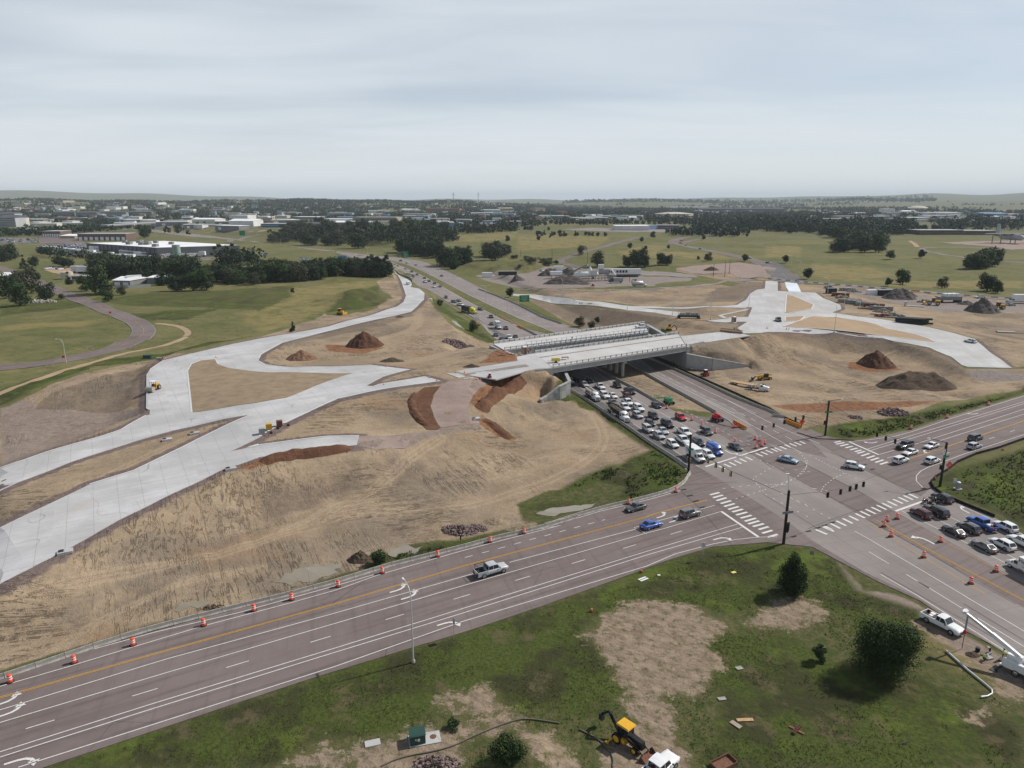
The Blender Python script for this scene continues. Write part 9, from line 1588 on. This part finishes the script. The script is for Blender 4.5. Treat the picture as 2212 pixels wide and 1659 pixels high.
fs=t.noise(1.9,5,.7); cl=t.mix(t.rng(fs,.34,.66),(.042,.06,.016),(.082,.1,.024)); cl=t.mix(t.rng(nm,.44,.6),cl,(.045,.047,.02)); cl=t.mix(t.math('MULTIPLY',t.rng(t.noise(9,4,.75),.48,.72),.55),cl,(.02,.027,.009)); cl=t.mix(t.math('MULTIPLY',t.rng(t.noise(.16,5,.72),.54,.66),.75),cl,(.11,.09,.05)); cl=t.mix(t.math('MULTIPLY',t.rng(t.noise(.07,4,.7,t.map(p,(1,1,1),(0,0,.9))),.55,.66),.6),cl,(.105,.14,.024))
lj=t.math('ADD',jit_s,t.math('MULTIPLY',t.math('SUBTRACT',nx_,.5),1.5)); lj=t.math('MULTIPLY',lj,t.rng(ln0.outputs['Value'],180,420,1.0,5.5))
c=t.mix(t.math('MULTIPLY',mask('lush',lj,1.2),t.rng(ln0.outputs['Value'],300,600,1,.72)),c,cl)
mb_=t.math('MULTIPLY',mask('bare',t.math('ADD',t.math('MULTIPLY',jit,1.3),t.math('ADD',t.math('MULTIPLY',t.math('SUBTRACT',t.noise(.35,5,.75),.5),9),t.math('MULTIPLY',t.math('SUBTRACT',nx_,.5),3))),.6),t.rng(t.noise(.8,6,.75),.33,.52)); c=t.mix(mb_,c,t.mix(t.rng(t.noise(.6,5,.7,t.map(p,(.6,1.3,1),(0,0,math.radians(35)))),.38,.64),(.29,.225,.165),(.19,.145,.105)))
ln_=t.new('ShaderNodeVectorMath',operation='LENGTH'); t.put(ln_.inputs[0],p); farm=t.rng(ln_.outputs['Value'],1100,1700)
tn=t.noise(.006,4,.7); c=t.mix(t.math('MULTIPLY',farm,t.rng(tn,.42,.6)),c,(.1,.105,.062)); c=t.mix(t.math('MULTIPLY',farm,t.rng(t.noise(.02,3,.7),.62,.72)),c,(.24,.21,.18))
bh=t.math('ADD',t.math('MULTIPLY',nf,1.0),t.math('MULTIPLY',nx_,.25)); bh=t.math('SUBTRACT',bh,t.math('MULTIPLY',t.math('MULTIPLY',rl,md),.7))
M_GROUND=t.out(c,.96,t.bump(bh,.8,.45),spec=.08)
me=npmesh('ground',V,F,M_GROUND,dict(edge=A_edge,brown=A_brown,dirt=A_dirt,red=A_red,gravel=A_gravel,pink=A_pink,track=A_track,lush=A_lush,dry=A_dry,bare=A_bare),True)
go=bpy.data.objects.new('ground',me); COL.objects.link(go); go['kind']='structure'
for s in ('j 1790,425 1850,385 2000,330 2150,310 2212,330 2212,370 2050,430 1900,450','k -10,350 60,330 140,310 220,300 200,335 100,370 0,400','h 180,1515 260,1480 420,1455 600,1440 700,1440 500,1500 350,1530 230,1550','k 520,210 620,190 730,195 700,230 560,260 520,250','j 1180,560 1330,545 1400,560 1300,600 1200,610','B 860,905 920,920 1040,1020 1000,1010'):
    P=[(x+1.3*mnoise.noise(Vector((x*.5,y*.5,3))),y+1.6*mnoise.noise(Vector((x*.5,y*.5,9)))) for x,y in resample(tpoly(s),1.2)]; zz=sum(hz(*q) for q in P)/len(P)
    drape('water',P,M_WATER,.06,4,.05,zf=lambda x,y,zz=zz:np.full(np.shape(x),zz+.03) if False else gi(x,y),sink=False)
cd=bpy.data.cameras.new('camera'); cam=bpy.data.objects.new('camera',cd); COL.objects.link(cam); sc.camera=cam
cam.location=(0,0,CAMH); cam.rotation_euler=(math.pi/2-TH,0,0); cd.sensor_width=36; cd.lens=FPX/1024*36; cd.clip_start=1; cd.clip_end=60000
SAZ=math.radians(24); SEL=math.radians(43)
sd=Vector((math.cos(SAZ)*math.cos(SEL),math.sin(SAZ)*math.cos(SEL),math.sin(SEL)))
sl=bpy.data.lights.new('sun','SUN'); sl.energy=4.9; sl.angle=math.radians(.9); sl.color=(1,.945,.87)
so=bpy.data.objects.new('sun',sl); COL.objects.link(so); so.rotation_euler=sd.to_track_quat('Z','Y').to_euler(); so.location=(200,100,300)
wd=bpy.data.worlds.new('World'); sc.world=wd; wd.use_nodes=True; nt=wd.node_tree; N=nt.nodes; L=nt.links
bg=N['Background']; sky=N.new('ShaderNodeTexSky'); sky.sky_type='NISHITA'; sky.sun_disc=False; sky.sun_elevation=SEL; sky.sun_rotation=math.pi/2-SAZ; sky.altitude=1900; sky.air_density=1.0; sky.dust_density=2.0; sky.ozone_density=1.5
tc=N.new('ShaderNodeTexCoord'); 
sep=N.new('ShaderNodeSeparateXYZ'); L.new(tc.outputs['Generated'],sep.inputs[0])
def M_(op,a,b=0.0,clamp=False):
    n=N.new('ShaderNodeMath'); n.operation=op; n.use_clamp=clamp
    for i,q in enumerate((a,b)):
        if isinstance(q,bpy.types.NodeSocket): L.new(q,n.inputs[i])
        else: n.inputs[i].default_value=q
    return n.outputs[0]
zc=M_('ADD',M_('MAXIMUM',sep.outputs[2],0.0),.10); u=M_('DIVIDE',sep.outputs[0],zc); v=M_('DIVIDE',sep.outputs[1],zc)
cb=N.new('ShaderNodeCombineXYZ'); L.new(M_('MULTIPLY',u,.42),cb.inputs[0]); L.new(v,cb.inputs[1])
def nz(scale,det,rough,dist=0.0):
    n=N.new('ShaderNodeTexNoise'); n.inputs['Scale'].default_value=scale; n.inputs['Detail'].default_value=det; n.inputs['Roughness'].default_value=rough; n.inputs['Distortion'].default_value=dist; L.new(cb.outputs[0],n.inputs['Vector']); return n.outputs[0]
n1=nz(.55,4,.5,.5); n2=nz(1.3,4,.5,.8)
mr=N.new('ShaderNodeMapRange'); mr.interpolation_type='SMOOTHSTEP'; L.new(M_('ADD',M_('MULTIPLY',n1,.75),M_('MULTIPLY',n2,.25)),mr.inputs[0]); mr.inputs[1].default_value=.36; mr.inputs[2].default_value=.62; mr.inputs[3].default_value=.5; mr.inputs[4].default_value=.92
hs=N.new('ShaderNodeHueSaturation'); L.new(sky.outputs[0],hs.inputs['Color']); hs.inputs['Saturation'].default_value=.85; hs.inputs['Value'].default_value=.9
mx=N.new('ShaderNodeMix'); mx.data_type='RGBA'; el=N.new('ShaderNodeMapRange'); el.interpolation_type='SMOOTHSTEP'; L.new(sep.outputs[2],el.inputs[0]); el.inputs[1].default_value=.26; el.inputs[2].default_value=.62; el.inputs[3].default_value=1; el.inputs[4].default_value=.12
L.new(M_('MULTIPLY',mr.outputs[0],el.outputs[0]),mx.inputs[0])
hz_=N.new('ShaderNodeMapRange'); hz_.interpolation_type='SMOOTHSTEP'; L.new(sep.outputs[2],hz_.inputs[0]); hz_.inputs[1].default_value=.0; hz_.inputs[2].default_value=.16; hz_.inputs[3].default_value=.75; hz_.inputs[4].default_value=0
cc=N.new('ShaderNodeMix'); cc.data_type='RGBA'; L.new(n2,cc.inputs[0]); cc.inputs[6].default_value=(6.6,7.35,7.95,1); cc.inputs[7].default_value=(7.8,8.35,8.75,1); L.new(cc.outputs[2],mx.inputs[7])
h2=N.new('ShaderNodeMix'); h2.data_type='RGBA'; L.new(hz_.outputs[0],h2.inputs[0]); L.new(mx.outputs[2],h2.inputs[6]); h2.inputs[7].default_value=(8.3,8.7,8.8,1); L.new(hs.outputs[0],mx.inputs[6]); 
L.new(h2.outputs[2],bg.inputs[0]); bg.inputs[1].default_value=.1
hb=MB(); hb.box(0,16000,-40,66000,40000,420); 
hm=bpy.data.materials.new('haze_air'); hm.use_nodes=True; hn=hm.node_tree; hn.nodes.remove(hn.nodes['Principled BSDF']); pv=hn.nodes.new('ShaderNodeVolumePrincipled'); pv.inputs['Color'].default_value=(.8,.91,1,1); pv.inputs['Density'].default_value=4.8e-5; pv.inputs['Anisotropy'].default_value=0
hn.links.new(pv.outputs[0],hn.nodes['Material Output'].inputs['Volume'])
if not globals().get('NOHAZE'): tag(hb.build('haze',hm),'pale blue summer haze filling the air towards the horizon','haze',kind='stuff')
vs=sc.view_settings; vs.view_transform='Standard'; vs.look='None'; vs.gamma=1; vs.exposure=0; vs.use_curve_mapping=False
sc.cycles.max_bounces=5; sc.cycles.diffuse_bounces=2; sc.cycles.glossy_bounces=2; sc.cycles.transmission_bounces=2; sc.cycles.volume_bounces=0; sc.cycles.transparent_max_bounces=8
sc.cycles.use_denoising=True
